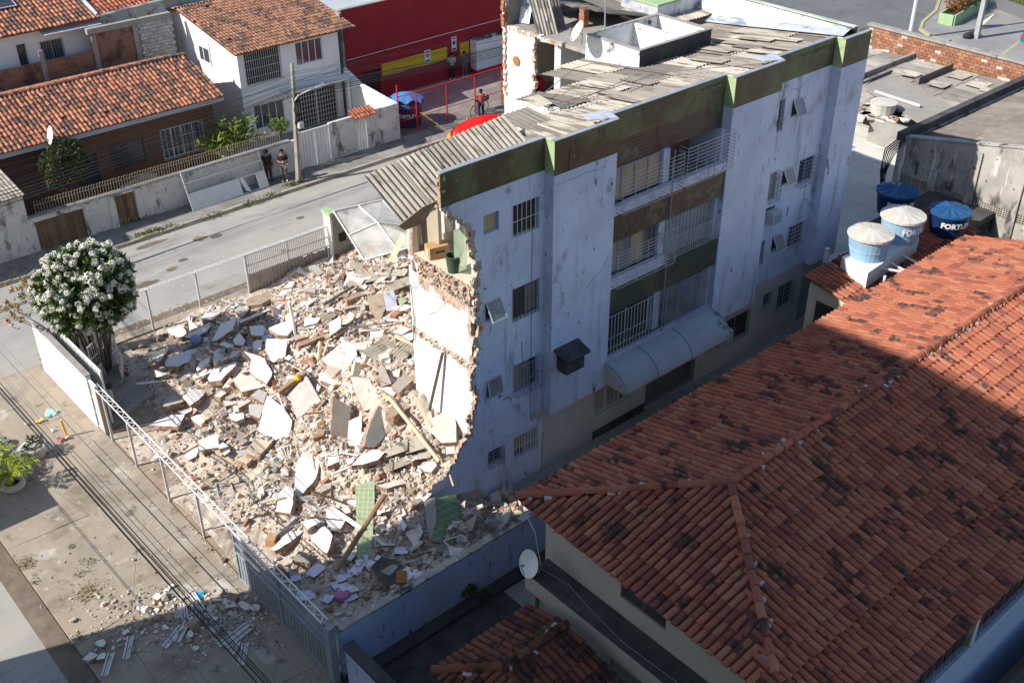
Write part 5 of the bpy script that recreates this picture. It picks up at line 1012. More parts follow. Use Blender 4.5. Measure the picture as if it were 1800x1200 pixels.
b = MB(); b.tube([PZ(1538, 161, 3.1), PZ(1618, 187, 3.1)], .09, 6); obj('pipe', b, M['metal'], label='grey pipe lying on the patched shed roof', cat='pipe')
b = MB(); b.tube([PZ(1515, 147, 3.1), PZ(1568, 125, 3.1)], .07, 4); obj('beam', b, M['blackmold'], label='dark beam across the edge of the patched shed roof', cat='beam')
b = MB(); 
for k in range(40): b.box(PZ(R.uniform(1510, 1590), 195 + R.uniform(-12, 18), 2.85), (R.uniform(.2, 1.4), R.uniform(.1, .5), .1), 0, R.random() * 3)
obj('scrap', b, M['debris'], label='scrap boards heaped under the edge of the patched shed', cat='scrap', kind='stuff')
b = MB().lathe([(0, 0), (.6, 0), (.68, .6), (.7, .65), (0, .68)], PZ(1550, 200, 2.8), 16); obj('white_tub', b, M['lidpale'], label='white round tub under the edge of the patched shed', cat='tub')
b = MB(); b.bb(39.4, 40.6, 20.7, 21.2, 3.4, 3.9); 
for k in range(14): b.box((40 + R.uniform(-.9, .9), 20.9 + R.uniform(-.5, .5), 3.9 + R.uniform(-.2, .3)), (R.uniform(.1, .8), .1, .1), 0, R.random() * 3)
obj('scrap', b, M['blackmold'], label='dark scrap pile beside the shaded navy tank', cat='scrap', kind='stuff')
b = MB()
for k in range(6): c = [PZ(1590 + 2 * k, 236 + 2 * k, 5.9), PZ(1556 + 3 * k, 262 + 2 * k, 5.3), PZ(1548 + 2 * k, 300, 4.3), PZ(1548 + k, 330, 3.6)]; b.tube(c, .03, 4)
obj('cable_loop', b, M['cable'], label='loop of dark cables hanging from the warehouse corner', cat='cables')
w = thing('brick_wall', 'exposed brick wall with a white plaster base along the cross street', 'wall', (61.1, 33, 0))
BX = 61.0
obj('mortar_bed', MB().bb(BX + .03, BX + .25, 14, 36.4, 0, 3.92), M['mortarwall'], w); bm = mesh_of('brick', MB().add(*cube((0, 0, 0), (.06, .36, .155))), mat('old wall brick', (.36, .17, .095), (.26, .125, .08), 3., rnd='obj', rv=(.65, 1.2), bump=.4))
for j in range(8):
    for k in range(36):
        if R.random() < .04: continue
        inst('brick', bm, Matrix.Translation((BX + .015, 36.1 - k * .385 - .19 * (j % 2), 2.5 + j * .178)), w)
b = MB()
for k in range(92): y = 36.3 - k * .24; b.box((BX - .03, y, 1.9 + .1 * hsh(k)), (.12, .25, 1.25 + .5 * noise.noise(V3((y * .9, 0, 0))) + .16 * hsh(k)), 0, 0)
obj('plaster_base', b, mat('white base render', (.6, .59, .57), (.48, .47, .45), 2., bump=.4), w, kind='stuff'); obj('coping', MB().bb(BX - .12, BX + .35, 14, 36.5, 3.92, 4.05), M['conc'], w)
# things on the far corner
p = thing('steel_pole', 'plain pale grey steel pole behind the brick wall', 'pole', (70, 38.6, 0)); obj('shaft', MB().tube([PZ(1598, 70, 0), PZ(1598, 70, 0) + V3((0, 0, 8))], [.16, .12], 10), mat('pale steel', (.5, .52, .55), bump=0), p)
g = PZ(1716, 68, 0); p = thing('street_pole', 'square concrete pole on the corner pavement', 'pole', g); obj('shaft', MB().tube([g, g + V3((0, 0, 8.5))], [.24, .15], 4), mat('grey pole', (.36, .36, .36), (.28, .28, .28), 3., [((.5, .5, .5), 6., .62, .7, None)], bump=.2), p)
b = MB()
for k in range(3): b.lathe([(0, 0), (.3, .02), (.34, .2), (.2, .38), (0, .42)], PZ(1700 + k * 4, 68 - k, 0) + V3((k * .2, 0, 0)), 9)
obj('rubbish_bag', b, M['blackcloth'], label='black rubbish bags at the foot of the concrete pole', cat='rubbish bags')
def leaves(mb, c, rad, n, size, up=.3, fl=1., mi=0, shell=.5):
    for k in range(n):
        d = V3((R.gauss(0, 1), R.gauss(0, 1), R.gauss(0, 1))).normalized(); p = V3(c) + V3((d.x * rad[0], d.y * rad[1], d.z * rad[2])) * (shell + (1 - shell) * R.random() ** .5)
        leaf(mb, p, d + V3((R.gauss(0, .4), R.gauss(0, .4), up)), size * R.uniform(.6, 1.3), mi)
def leaf(mb, p, d, s, mi=0, w=.32):
    d = d.normalized(); a = d.cross(V3((R.gauss(0, 1), R.gauss(0, 1), R.gauss(0, 1)))).normalized(); e = p + d * s; m = p + d * s * .5
    mb.add([p, m + a * s * w * .6, e, m - a * s * w * .6], [(0, 1, 2, 3)], mi)
g = [PZ(u, v, 0) for u, v in ((1652, 38), (1678, 46), (1690, 40), (1750, 2), (1730, -6))]
pb = thing('planter', 'pale green planter box with orange flowering shrubs', 'planter', g[0])
c0 = PZ(1666, 42, 0); dirv = (PZ(1730, 5, 0) - c0); rzp = math.atan2(dirv.y, dirv.x); L = dirv.length
T = Matrix.Translation(c0) @ Matrix.Rotation(rzp, 4, 'Z'); b = MB(); b.add(*cube((L / 2 - .4, .55, .4), (L, .12, .8)), 0, None, T); b.add(*cube((L / 2 - .4, -.55, .4), (L, .12, .8)), 0, None, T); b.add(*cube((-.96 + .5, 0, .4), (.12, .98, .8)), 0, None, T); b.add(*cube((L - .5, 0, .4), (.12, .98, .8)), 0, None, T); obj('box', b, M['lime'], pb)
obj('soil', MB().add(*cube((L / 2 - .4, 0, .33), (L - .2, .96, .6)), 0, None, T), M['soil'], pb); lf = MB(); fl = MB()
for k in range(24): leaves(lf, T @ V3((.6 + L * R.random() * .9, R.uniform(-.3, .3), 1.0 + R.uniform(-.1, .3))), (.5, .5, .5), 90, .22)
for k in range(240): leaves(fl, T @ V3((.3 + L * .95 * R.random(), R.uniform(-.5, .5), R.uniform(.9, 1.6))), (.12, .12, .12), 5, .13, mi=0)
obj('shrub', lf, M['leaf3'], pb, kind='stuff'); obj('flowers', fl, M['orange'], pb, kind='stuff')
c1 = PZ(1768, 28, 0); pb = thing('planter', 'dark grey planter with grass at the upper right corner', 'planter', c1); T = Matrix.Translation(c1) @ Matrix.Rotation(-.35, 4, 'Z'); obj('box', MB().add(*cube((1.2, 0, .45), (1.4, 3.4, .9)), 0, None, T), M['blockgrey'], pb); lf = MB()
for k in range(900): leaf(lf, T @ V3((1.2 + R.uniform(-.6, .6), R.uniform(-1.6, 1.6), .9)), V3((R.gauss(0, .4), R.gauss(0, .4), 1)), .16)
obj('grass', lf, M['grass'], pb, kind='stuff')
# motorcycle and car at the right edge
def wheel(mb, c, ax, r, w, n=18, mi=0):
    T = Matrix.Translation(c) @ V3(ax).to_track_quat('Z', 'Y').to_matrix().to_4x4(); mb.lathe([(r * .72, -w / 2), (r * .95, -w / 2), (r, -w / 4), (r, w / 4), (r * .95, w / 2), (r * .72, w / 2), (r * .72, -w / 2)], n=n, M=T, mi=mi); return T
g = PZ(1782, 12, 0); mc = thing('motorcycle', 'parked red and black motorcycle behind the dark planter', 'motorcycle', g); T = Matrix.Translation(g) @ Matrix.Rotation(-.6, 4, 'Z')
for s_ in (-.66, .66):
    b = MB(); wheel(b, T @ V3((s_, 0, .31)), T.to_3x3() @ V3((0, 1, 0)), .31, .1); o = obj('wheel', b, M['black'], mc); b = MB()
    for k in range(6): a = k * math.pi / 3; b.tube([T @ V3((s_, 0, .31)), T @ V3((s_ + .23 * math.cos(a), 0, .31 + .23 * math.sin(a)))], .012, 4)
    obj('spokes', b, M['metal'], o)
b = MB(); b.add(*cube((.0, 0, .45), (.45, .26, .32)), 0, None, T); b.tube([T @ V3((.66, .0, .31)), T @ V3((.45, 0, .95))], .04, 6); b.tube([T @ V3((-.66, 0, .31)), T @ V3((-.1, 0, .5)), T @ V3((.42, 0, .8))], .04, 6); obj('frame', b, M['darkiron'], mc)
b = MB(); b.lathe([(0, -.3), (.13, -.2), (.16, 0), (.12, .22), (0, .27)], n=10, M=T @ Matrix.Translation((.14, 0, .82)) @ Matrix.Rotation(math.pi / 2, 4, 'Y')); obj('fuel_tank', b, M['redsteel'], mc, smooth=True); obj('seat', MB().add(*cube((-.36, 0, .82), (.62, .24, .1)), 0, None, T), M['black'], mc); obj('handlebar', MB().tube([T @ V3((.36, -.36, 1.02)), T @ V3((.45, 0, .98)), T @ V3((.36, .36, 1.02))], .016, 5), M['metal'], mc); obj('headlight', MB().lathe([(0, 0), (.09, .01), (.07, -.1), (0, -.12)], n=10, M=T @ Matrix.Translation((.56, 0, .88)) @ Matrix.Rotation(math.pi / 2, 4, 'Y')), M['glass'], mc)
g = PZ(1796, 88, 0); car = thing('parked_car', 'teal parked car cut by the right edge of the picture', 'car', g + V3((1.4, -1.2, 0))); T = Matrix.Translation(g + V3((1.75, -1.35, 0))) @ Matrix.Rotation(math.radians(-38), 4, 'Z')
prof = [(-2, .35), (-2.05, .75), (-1.85, 1.0), (-1.3, 1.05), (-.75, 1.5), (.55, 1.52), (1.15, 1.05), (1.9, .9), (2.05, .6), (2.0, .35)]
def carbody(prof, w, mb):
    n = len(prof); sec = []
    for yy, k in ((-w / 2, .97), (-w / 2 - .03, 1), (w / 2 + .03, 1), (w / 2, .97)): sec.append([T @ V3((x, yy * (1 if z < 1.06 else .84), z)) for x, z in prof])
    vs = sec[1] + sec[2]; fs = [tuple(range(n))[::-1], tuple(range(n, 2 * n))] + [(i, (i + 1) % n, n + (i + 1) % n, n + i) for i in range(n)]; mb.add(vs, fs)
b = MB(); carbody(prof, 1.7, b); obj('body', b, mat('teal car paint', (.01, .13, .17), rough=.25, bump=0, spec=.6), car)
b = MB(); b.prism([T @ V3(p) for p in ((-1.24, -.6, 1.1), (-.8, -.58, 1.46), (-.8, .58, 1.46), (-1.24, .6, 1.1))], T.to_3x3() @ V3((-.03, 0, .02))); b.prism([T @ V3(p) for p in ((1.08, -.6, 1.1), (.6, -.58, 1.48), (.6, .58, 1.48), (1.08, .6, 1.1))], T.to_3x3() @ V3((.03, 0, .02))); obj('windscreen', b, M['glass'], car)
for x_ in (-1.3, 1.3):
    for y_ in (-.82, .82): b = MB(); wheel(b, T @ V3((x_, y_, .33)), T.to_3x3() @ V3((0, 1, 0)), .33, .2); obj('wheel', b, M['black'], car)
for y_ in (-.6, .6): obj('taillight', MB().add(*cube((-2.06, y_, .82), (.05, .3, .14)), 0, None, T), M['redsteel'], car)
obj('marking', MB().prism([PZ(u, v, .035) for u, v in ((1755, 98), (1790, 72), (1793, 74), (1760, 100))], (0, 0, -.004)), M['yelkerb'], label='faded yellow parking line on the corner pavement', cat='road marking', kind='structure')
obj('board', MB().prism([PZ(1718, 46, .05), PZ(1748, 26, .9), PZ(1750, 28, .9), PZ(1722, 48, .05)], (.1, .1, 0)), M['woodpale'], label='long pale board leaning against the dark planter', cat='board')
# ------------------------------------------------------------------ the rubble heap
RC = [(17.4, 22.0, 2.3), (17.2, 23.3, 2.75), (17.3, 24.8, 3.0), (18, 26.5, 2.9), (20, 28, 2.9), (22.7, 33, 2.0), (20, 34, 1.6), (16, 31, 1.3), (15, 26, 1.4), (16, 24, 1.7), (13.4, 36.4, .1), (12.4, 32.3, .06), (11, 24, .06), (11.4, 20.4, .1), (11.9, 28, .06), (14, 38.2, .02), (19, 38.6, .15), (22, 38, .5), (17, 36, .8), (14.6, 34, .7), (13.3, 24, .7), (13.5, 21, .55), (15, 20, .5), (17, 19.5, .3), (19, 20, .05), (21, 20.5, -.2), (17.2, 21.2, .25), (18, 21, .05), (16.2, 21.2, .7), (24, 20.5, -.3), (28, 20.5, -.3), (20, 19, -.2), (15.3, 21.6, 1.3), (16.3, 22, 1.8), (25, 30, 2.4), (28, 28, 2.2), (28, 34, 1.8), (26, 37, .6), (12, 22, .3), (10.4, 22, 0), (10.4, 30, 0), (10.4, 36, 0), (11.2, 33.5, 0), (13.3, 30, .45), (12.8, 26.2, .3), (18, 31, 1.9), (10.3, 19.3, .1)]
def rh0(x, y):
    a = b = 0
    for (px, py, h) in RC: w = 1 / (((x - px) ** 2 + (y - py) ** 2) ** 1.6 + .02); a += w * h; b += w
    h = a / b
    if y < 21.8 and x > 15.2: h = min(h, max(0, 1.3 - (x - 15.2) * .5))
    return h
def rh(x, y):
    h = rh0(x, y); k = min(1, h / .5)
    return h + k * (.26 * noise.noise(V3((x * .8, y * .8, 5))) + .13 * noise.noise(V3((x * 2.3, y * 2.3, 9))) + .06 * noise.noise(V3((x * 5, y * 5, 2)))) - .03
GX = [9.95 + .16 * k for k in range(124)]; GY = [18.8 + .16 * k for k in range(126)]
HT = {}
b = MB(); nx, ny = len(GX), len(GY); vs = []
for i, x in enumerate(GX):
    for j, y in enumerate(GY):
        z = rh(x, y) + .03 * (hsh(i, j) - .5); HT[i, j] = z; vs.append((x, y, z))
fs = [(i * ny + j, (i + 1) * ny + j, (i + 1) * ny + j + 1, i * ny + j + 1) for i in range(nx - 1) for j in range(ny - 1) if not (GX[i] > 17.6 and 21.6 < GY[j] < 24.8) and not (max(HT[i, j], HT[i + 1, j], HT[i, j + 1]) < -.04) and GX[i] < 29 and not (GX[i] > 19.6 and GY[j] < 24.8) and not (max(HT[i, j], HT[i + 1, j + 1]) < .015)]
b.add(vs, fs); obj('rubble_heap', b, M['rubble'], label='heap of earth and broken masonry filling the lot', cat='rubble', kind='stuff', local=True)
def hit(u, v, lift=0.):
    d = ray(u, v); t = (3.6 - CP.z) / d.z
    for k in range(600):
        p = CP + d * t
        if 9.5 < p.x < 30 and p.z <= rh(p.x, p.y) + lift: return p
        if p.z < -.05: return p
        t += .03 / -d.z
    return p
ZN = dict(A=(240, 460, 6), B=(500, 440, 6), C=(240, 620, 6), D=(500, 600, 5), E=(360, 760, 6), F=(460, 820, 5.217), G=(680, 820, 6.314))
SLABPX = []
def covered(p, pad=0):
    u, v, w = pix(p); return any(inside((u, v), q) for q in SLABPX)
def slab(zone, pts, m, label, tilt=(0, 0), th=.13, lift=.3, edge='brickedge', name='wall_slab', cat='wall slab', group=None, extra=None):
    """a broken slab lying on the heap: its outline carried to a plane of its own, then given thickness."""
    x0, y0, s = ZN[zone]; px_ = [(x0 + X / s, y0 + Y / s) for X, Y in pts]
    cu = sum(p[0] for p in px_) / len(px_); cv = sum(p[1] for p in px_) / len(px_); c = hit(cu, cv, lift)
    n = V3((tilt[0], tilt[1], 1)).normalized(); P_ = []
    # a finer, broken outline
    q = []
    for i in range(len(px_)):
        a, b_ = px_[i], px_[(i + 1) % len(px_)]; q.append(a); L = math.hypot(b_[0] - a[0], b_[1] - a[1])
        for k in range(1, int(L / 9)): t = k / int(L / 9); q.append((a[0] + (b_[0] - a[0]) * t + R.uniform(-1, 1), a[1] + (b_[1] - a[1]) * t + R.uniform(-1, 1)))
    for it in range(14):
        P_ = []
        for (u, v) in q: d = ray(u, v); t = (c - CP).dot(n) / d.dot(n); P_.append(CP + d * t)
        if sum(p.z > rh(p.x, p.y) + .04 for p in P_) > .8 * len(P_) or min(p.z for p in P_) > .9 + rh(c.x, c.y): break
        c = c - ray(cu, cv) * .0025
    SLABPX.append(px_)
    mb = MB().prism(P_, n * -th, 0, 1); o = obj(name, mb, [M[m] if isinstance(m, str) else m, M[edge]], None, label, cat, group)
    o['_c'] = 1; del o['_c']; return o
WS = 'white plastered wall slab '
TL_ = [
 ('A', [(300,1060),(360,990),(660,900),(680,920),(540,1060),(440,1105),(310,1105)], 'plaster', 'large white wall slab lying half in the shade of the flowering tree', (.1,.1)),
 ('A', [(500,790),(760,640),(800,650),(740,740),(560,805)], 'plaster', 'long narrow white slab with hollow brick edge behind the shaded slab', (-.2,-.3)),
 ('A', [(790,835),(890,650),(1040,585),(1050,620),(1010,720),(840,830)], 'plaster', 'tall shaded white slab tipped up near the middle fence post', (-.35,-.1)),
 ('A', [(320,720),(450,660),(520,720),(525,760),(470,800),(360,770)], 'plaster', 'white slab striped with shadow nearest the sidewalk', (0,.1)),
 ('A', [(550,610),(650,690),(560,720)], 'plaster', 'small triangular grey shaded fragment behind the striped slab', (-.4,0)),
 ('A', [(140,1000),(340,930),(230,1060)], 'plaster', 'shaded white wedge at the edge of the tree shadow', (-.2,.2)),
 ('A', [(1020,820),(1085,745),(1150,830),(1120,880),(1040,875)], 'plaster', 'small sunlit white chunk right of the tall shaded slab', (-.2,0)),
 ('A', [(680,590),(720,540),(890,530),(800,610),(700,610)], 'plaster2', 'flat pale slab beside the fallen window frame', (0,0)),
 ('A', [(1030,510),(1090,460),(1185,500),(1110,585)], 'grayslab', 'square grey cement piece below the brown corner slab', (-.1,-.1)),
 ('A', [(1150,400),(1390,310),(1415,390),(1310,450),(1180,465)], 'brownc', 'broad brown cement slab lying by the fence panel', (0,0)),
 ('A', [(1190,685),(1330,670),(1380,720),(1330,780),(1210,770)], 'plaster', 'white crazed slab left of the upright white pipe', (0,-.05)),
 ('A', [(1390,700),(1540,640),(1690,600),(1640,720),(1590,780),(1490,770)], 'plaster', 'white slab split in two behind the upright white pipe', (0,-.1)),
 ('A', [(1370,815),(1590,810),(1570,1000),(1430,1070),(1360,930)], 'plaster', 'large square white slab just left of the upright white pipe', (-.1,-.2)),
 ('A', [(1230,840),(1330,820),(1310,920),(1230,930)], 'plaster', 'small white block between two larger white slabs', (-.1,-.1)),
 ('A', [(800,1030),(970,990),(960,1020),(820,1090)], 'plaster2', 'narrow pale strip slab below the blue ball', (0,.1)),
 ('A', [(870,870),(920,840),(1040,880),(960,910)], 'plaster', 'shaded flat fragment above the hollow bricks', (0,0)),
 ('C', [(735,170),(1050,90),(1050,120),(890,290),(770,305),(740,250)], 'plaster', 'wide white slab with a long dark broken edge left of centre', (-.1,.1)),
 ('C', [(1190,200),(1210,60),(1130,-20),(1350,60),(1430,210),(1420,250),(1370,325),(1230,230)], 'plaster', 'big bright white slab leaning beside the upright pipe', (-.35,-.1)),
 ('C', [(1020,290),(1120,180),(1370,330),(1330,360),(1110,410)], 'plaster2', 'cream flat slab in front of the big leaning white slab', (-.1,0)),
 ('C', [(900,370),(985,260),(1040,310),(1030,345)], 'plaster', 'small white triangular slab left of the cream flat slab', (-.1,0)),
 ('C', [(480,470),(590,370),(740,390),(660,490),(570,550)], 'plaster', 'bright white slab with curved dark edge near the bench side', (-.1,.1)),
 ('C', [(270,570),(310,480),(390,430),(500,510),(400,540)], 'grayslab', 'grey tiled slab lying next to the shaded step', (0,.05)),
 ('C', [(120,760),(370,650),(510,650),(440,780)], 'plaster', 'pointed white slab nearest the front truss', (0,0)),
 ('C', [(480,620),(590,570),(580,610),(500,650)], 'plaster', 'small white shard above the pointed slab', (0,.1)),
 ('C', [(570,680),(700,640),(730,700),(680,780),(610,730)], 'plaster2', 'rounded white slab alone in the red earth', (-.1,0)),
 ('C', [(1280,820),(1330,600),(1380,450),(1530,560),(1640,720),(1610,850),(1460,920),(1340,860)], 'plaster', 'largest white slab tipped toward the street in the middle of the heap', (-.55,-.15)),
 ('C', [(1140,1040),(1250,900),(1430,935),(1290,1100),(1150,1060)], 'beige', 'beige wall piece below the largest white slab', (-.1,0)),
 ('C', [(1070,1130),(1150,1060),(1230,1110),(1160,1170)], 'beige', 'small beige piece beside the larger beige one', (0,0)),
 ('C', [(1200,450),(1290,380),(1380,420),(1340,530)], 'grayslab', 'grey piece leaning on the top of the largest white slab', (-.2,-.2)),
 ('C', [(1185,540),(1340,550),(1300,690),(1190,650)], 'grayslab', 'grey flat piece left of the largest white slab', (-.3,-.1)),
 ('C', [(860,980),(910,940),(970,985),(880,1010)], 'plaster', 'small white lump on the bare earth', (0,0)),
 ('C', [(820,450),(910,390),(950,420),(880,470)], 'plaster2', 'pale grey tile piece, upper one of a loose cluster', (0,.1)),
 ('C', [(930,470),(1010,430),(1050,460),(980,490)], 'grayslab', 'pale grey tile piece, right one of a loose cluster', (0,0)),
 ('C', [(910,500),(1040,510),(1050,540),(940,560)], 'plaster2', 'pale grey tile piece, lower left one of a loose cluster', (0,0)),
 ('C', [(1060,500),(1200,490),(1200,510),(1080,580)], 'plaster2', 'pale grey tile piece, lower right one of a loose cluster', (.1,0)),
 ('C', [(970,640),(1130,635),(1130,690),(1050,720),(1000,700)], 'plaster', 'crumpled white piece in the shadow hollow', (-.2,.1)),
 ('C', [(190,180),(330,220),(210,260)], 'plaster', 'bluish shaded shard next to the bench', (-.3,0)),
 ('C', [(630,170),(660,100),(780,30),(760,110),(640,195)], 'plaster', 'white slab standing on edge behind the wide white slab', (-.3,-.1)),
 ('D', [(20,430),(190,300),(320,520),(110,680)], 'grayslab', 'large light grey panel leaning right of the largest white slab', (-.6,.1)),
 ('D', [(425,480),(580,570),(560,930),(460,850),(410,800)], 'taupe', 'tall taupe panel standing upright in the middle of the heap', (-.2,-1.3)),
 ('D', [(565,700),(680,650),(680,880),(600,935),(560,900)], 'plaster', 'upright white panel between the taupe and the grey panels', (-.7,-.6)),
 ('D', [(830,560),(930,650),(870,850),(790,930),(700,920),(760,700)], 'grayslab', 'dark grey panel tipped steeply right of the upright white one', (.3,-.9)),
 ('D', [(580,310),(750,330),(870,560),(700,610),(620,440)], 'plaster2', 'pale cracked panel with a shaded upper half above the upright panels', (-.3,-.6)),
 ('D', [(320,160),(500,10),(620,20),(640,120),(510,290)], 'plaster2', 'long cream slab with a thick brick side right of the pipe', (-.15,0)),
 ('D', [(300,280),(380,260),(470,330),(420,380),(310,340)], 'plaster', 'bright white slab in front of the long cream slab', (-.2,-.1)),
 ('D', [(830,230),(880,220),(940,370),(850,400)], 'taupe', 'narrow brown tile panel standing near the white wall', (-.6,-.2)),
 ('D', [(940,390),(1060,270),(1130,340),(1010,450)], 'taupe', 'brown square panel lying near the white wall', (-.2,-.1)),
 ('D', [(840,410),(1000,390),(960,480)], 'plaster', 'white corner piece on top of the brown block', (-.2,0)),
 ('D', [(590,1090),(680,990),(790,950),(880,970),(820,1040),(690,1080)], 'plaster', 'flat white slab over a row of red bricks near the front', (0,-.1)),
 ('D', [(390,990),(480,1000),(470,1060),(380,1095)], 'plaster', 'small white square beside the bent white frame', (0,0)),
 ('D', [(1250,700),(1430,600),(1500,650),(1510,880),(1380,890),(1280,790)], 'cream', 'large cream slab leaning at the foot of the torn wall', (-.5,-.3)),
 ('D', [(1430,590),(1510,480),(1560,510),(1540,600),(1480,600)], 'cream', 'upper cream slab leaning against the white wall', (-.8,-.2)),
 ('D', [(1410,900),(1500,880),(1490,980),(1420,990)], 'plaster2', 'small cream piece under the large leaning cream slab', (-.6,-.2)),
 ('E', [(980,290),(1060,170),(1220,270),(1170,480),(1000,680),(945,650),(950,470)], 'plaster', 'long curved white slab in the front part of the heap', (-.5,.15)),
 ('E', [(760,760),(780,640),(860,550),(940,610),(930,740),(900,850),(750,830)], 'plaster', 'white slab just before the long curved slab', (-.4,.1)),
 ('F', [(440,610),(480,560),(580,545),(650,630),(600,800),(460,680)], 'plaster', 'white slab above the striped corrugated pieces', (-.3,.1)),
 ('F', [(370,500),(500,470),(540,500),(420,580)], 'plaster', 'small white slab under the thin dark rod', (-.1,0)),
 ('F', [(80,750),(230,620),(390,560),(370,600),(260,690),(120,770)], 'plaster', 'long white slab with two grey stripes near the gate', (-.1,.2)),
 ('F', [(580,380),(620,390),(770,490),(720,570),(600,540)], 'plaster', 'white slab under the long white plank', (-.2,0)),
 ('F', [(860,180),(1040,115),(1010,880),(875,870)], 'greenslab', 'tall narrow pale green tiled slab standing near the front wall', (-.25,-.35)),
 ('F', [(1050,170),(1290,110),(1330,150),(1150,200)], 'plaster2', 'pale flat slab right above the green tiled slab', (0,-.1)),
 ('F', [(1240,450),(1270,440),(1330,540),(1300,590)], 'plaster', 'white sliver standing in the shade right of the green slab', (-.8,0)),
 ('F', [(1310,600),(1460,540),(1480,600),(1410,740)], 'plaster2', 'shaded white pointed block left of the dark green slab', (-.5,-.3)),
 ('F', [(1000,920),(1100,820),(1280,870),(1240,1050),(1130,1100)], 'dkgreentile', 'broken dark green tiled piece lying by the blue wall', (0,-.2)),
 ('F', [(280,850),(340,770),(430,790),(445,890)], 'sheetpale', 'corrugated piece with dark stripes near the gate', (0,-.1)),
 ('F', [(130,915),(240,910),(250,960),(200,980)], 'sheetpale', 'striped corrugated scrap right beside the gate truss', (0,0)),
 ('G', [(530,350),(770,300),(815,650),(520,640)], 'dkgreen2', 'dark green tiled parapet piece leaning under the facade', (-.2,-1.1)),
 ('G', [(520,640),(640,640),(610,840),(510,830)], 'dkgreen2', 'lower green tiled piece hanging below the parapet piece', (-.2,-.9)),
 ('G', [(410,400),(470,350),(540,340),(550,590),(500,820),(470,800)], 'grayslab', 'bluish grey side slab beside the green parapet piece', (-.9,-.8)),
 ('G', [(880,600),(1000,530),(960,700),(850,740)], 'grayslab', 'grey panel tipped against the twisted black grille', (-.5,-.5)),
 ('B', [(870,480),(1040,450),(1070,610),(1000,760),(910,640)], 'brownc', 'thick brown mortar block, left half of the silver capped block', (-.2,-.2)),
 ('B', [(1040,450),(1150,420),(1210,640),(1075,640)], 'silver', 'silver capped block, its shiny right half', (-.2,-.2)),
 ('B', [(640,510),(780,440),(870,460),(660,530)], 'brownc', 'flat brown slab left of the silver capped block', (0,-.1)),
 ('B', [(250,170),(320,150),(420,230),(350,270)], 'grayslab', 'grey slab leaning in the shade of the street railing', (-.2,-.4)),
 ('B', [(200,830),(220,710),(380,710),(310,820)], 'plaster', 'white square slab right of the top of the upright pipe', (-.2,-.1)),
 ('B', [(610,600),(880,555),(880,580),(640,620)], 'grayslab', 'long grey strip below the flat brown slab', (0,0)),
 ('B', [(1140,860),(1230,790),(1340,830),(1240,890)], 'plaster', 'bluish white tiled piece beside the torn wall', (0,-.1)),
 ('B', [(1240,900),(1370,860),(1410,920),(1320,950)], 'plaster', 'lower bluish white piece touching the torn wall', (-.1,0)),
 ('B', [(690,140),(760,125),(880,150),(760,180)], 'greenlit', 'green tiled fragment at the foot of the portal', (0,0)),
 ('B', [(1200,500),(1300,520),(1230,590)], 'greenlit', 'green tiled fragment between the silver block and the wall', (0,0)),
 ('B', [(230,430),(270,370),(320,400),(325,450)], 'grayslab', 'small grey slab below the railing panel', (-.1,-.2)),
 ('B', [(780,840),(1000,810),(1010,840),(800,860)], 'plaster2', 'flat slab with a row of hollow bricks at its edge', (0,-.05)),
 ('B', [(470,760),(590,690),(590,820),(480,900)], 'plaster', 'white slab standing left of the timber sticks', (-.3,-.2)),
 ('B', [(600,780),(690,640),(740,680),(720,730),(640,790)], 'plaster2', 'rough white piece under the grey strip', (-.2,-.2)),
]
M['dkgreen2'] = tiles_mat('green parapet tile', [(.14, .22, .12), (.17, .25, .14)], .16, (.4, .46, .32), [((.16, .16, .13), 1.2, .62, .7, None)])
M['greenslab'] = tiles_mat('pale green slab tile', [(.27, .34, .19), (.30, .37, .21)], .15, (.46, .50, .36), [((.2, .25, .14), 1.5, .58, .7, None)], flat_rz=math.radians(49), gw=.02)
for z_, pts, m, lab, tl in TL_: slab(z_, pts, 'slabwhite' if m == 'plaster' else m, lab, tl, th=.4 if 'block' in lab and m != 'plaster' else R.uniform(.15, .24))
slab('D', [(890,620),(940,560),(1180,480),(1180,520),(960,660)], 'brownc', 'big brown hollow block beam under the round timber', (-.1,-.3), .45)
slab('A', [(1080,620),(1420,480),(1422,505),(1092,648)], 'plaster', 'long straight white beam with a brick side by the grey square', (0,-.2), .25)
slab('B', [(100,890),(210,880),(230,910),(110,950)], 'brickchunk', 'terracotta block beside the upright white pipe', (0,0), .2)
slab('B', [(130,970),(440,880),(450,900),(150,1010)], 'brickchunk', 'row of hollow bricks still joined right of the pipe', (0,-.3), .18)
# loose sticks, pipes, planks
def stick(lab, a, b_, r, m, za=.15, zb=.3, n=6, name='timber', cat='timber'):
    p, q = hit(*a, za), hit(*b_, zb); mid_ = (p + q) / 2; 
    o = obj(name, MB().tube([p, mid_ + V3((R.uniform(-.02, .02), 0, R.uniform(-.02, .02))), q], r, n), M[m], None, lab, cat); return o
g = hit(519, 590, .0); tp = PX(508, 530, g.x - .15)
obj('pipe', MB().tube([g + V3((0, 0, -.2)), (g + tp) / 2 + V3((.03, 0, 0)), tp], .06, 8), M['pvc'], None, 'white plastic pipe standing upright in the rubble', 'pipe')
d_ = hit(770, 800, .3)
stick('round brown timber lying down the slope toward the facade', (683, 697), (772, 810), .07, 'woodpale', .6, .25)
stick('long brown timber leaning across the green tiled slab', (676, 868), (590, 1005), .08, 'wood', .75, .2)
stick('white plank across the white slab near the green slab', (582, 892), (637, 930), .07, 'pvc', .3, .35, 4)
stick('thin dark rod over the small white slab', (513, 906), (602, 914), .02, 'darkiron', .3, .3)
stick('dusty grey beam pointing at the gate', (520, 910), (474, 950), .09, 'conc', .25, .2, 4)
stick('white rod lying on the dirt by the front slabs', (446, 866), (490, 858), .03, 'metalw', .12, .15)
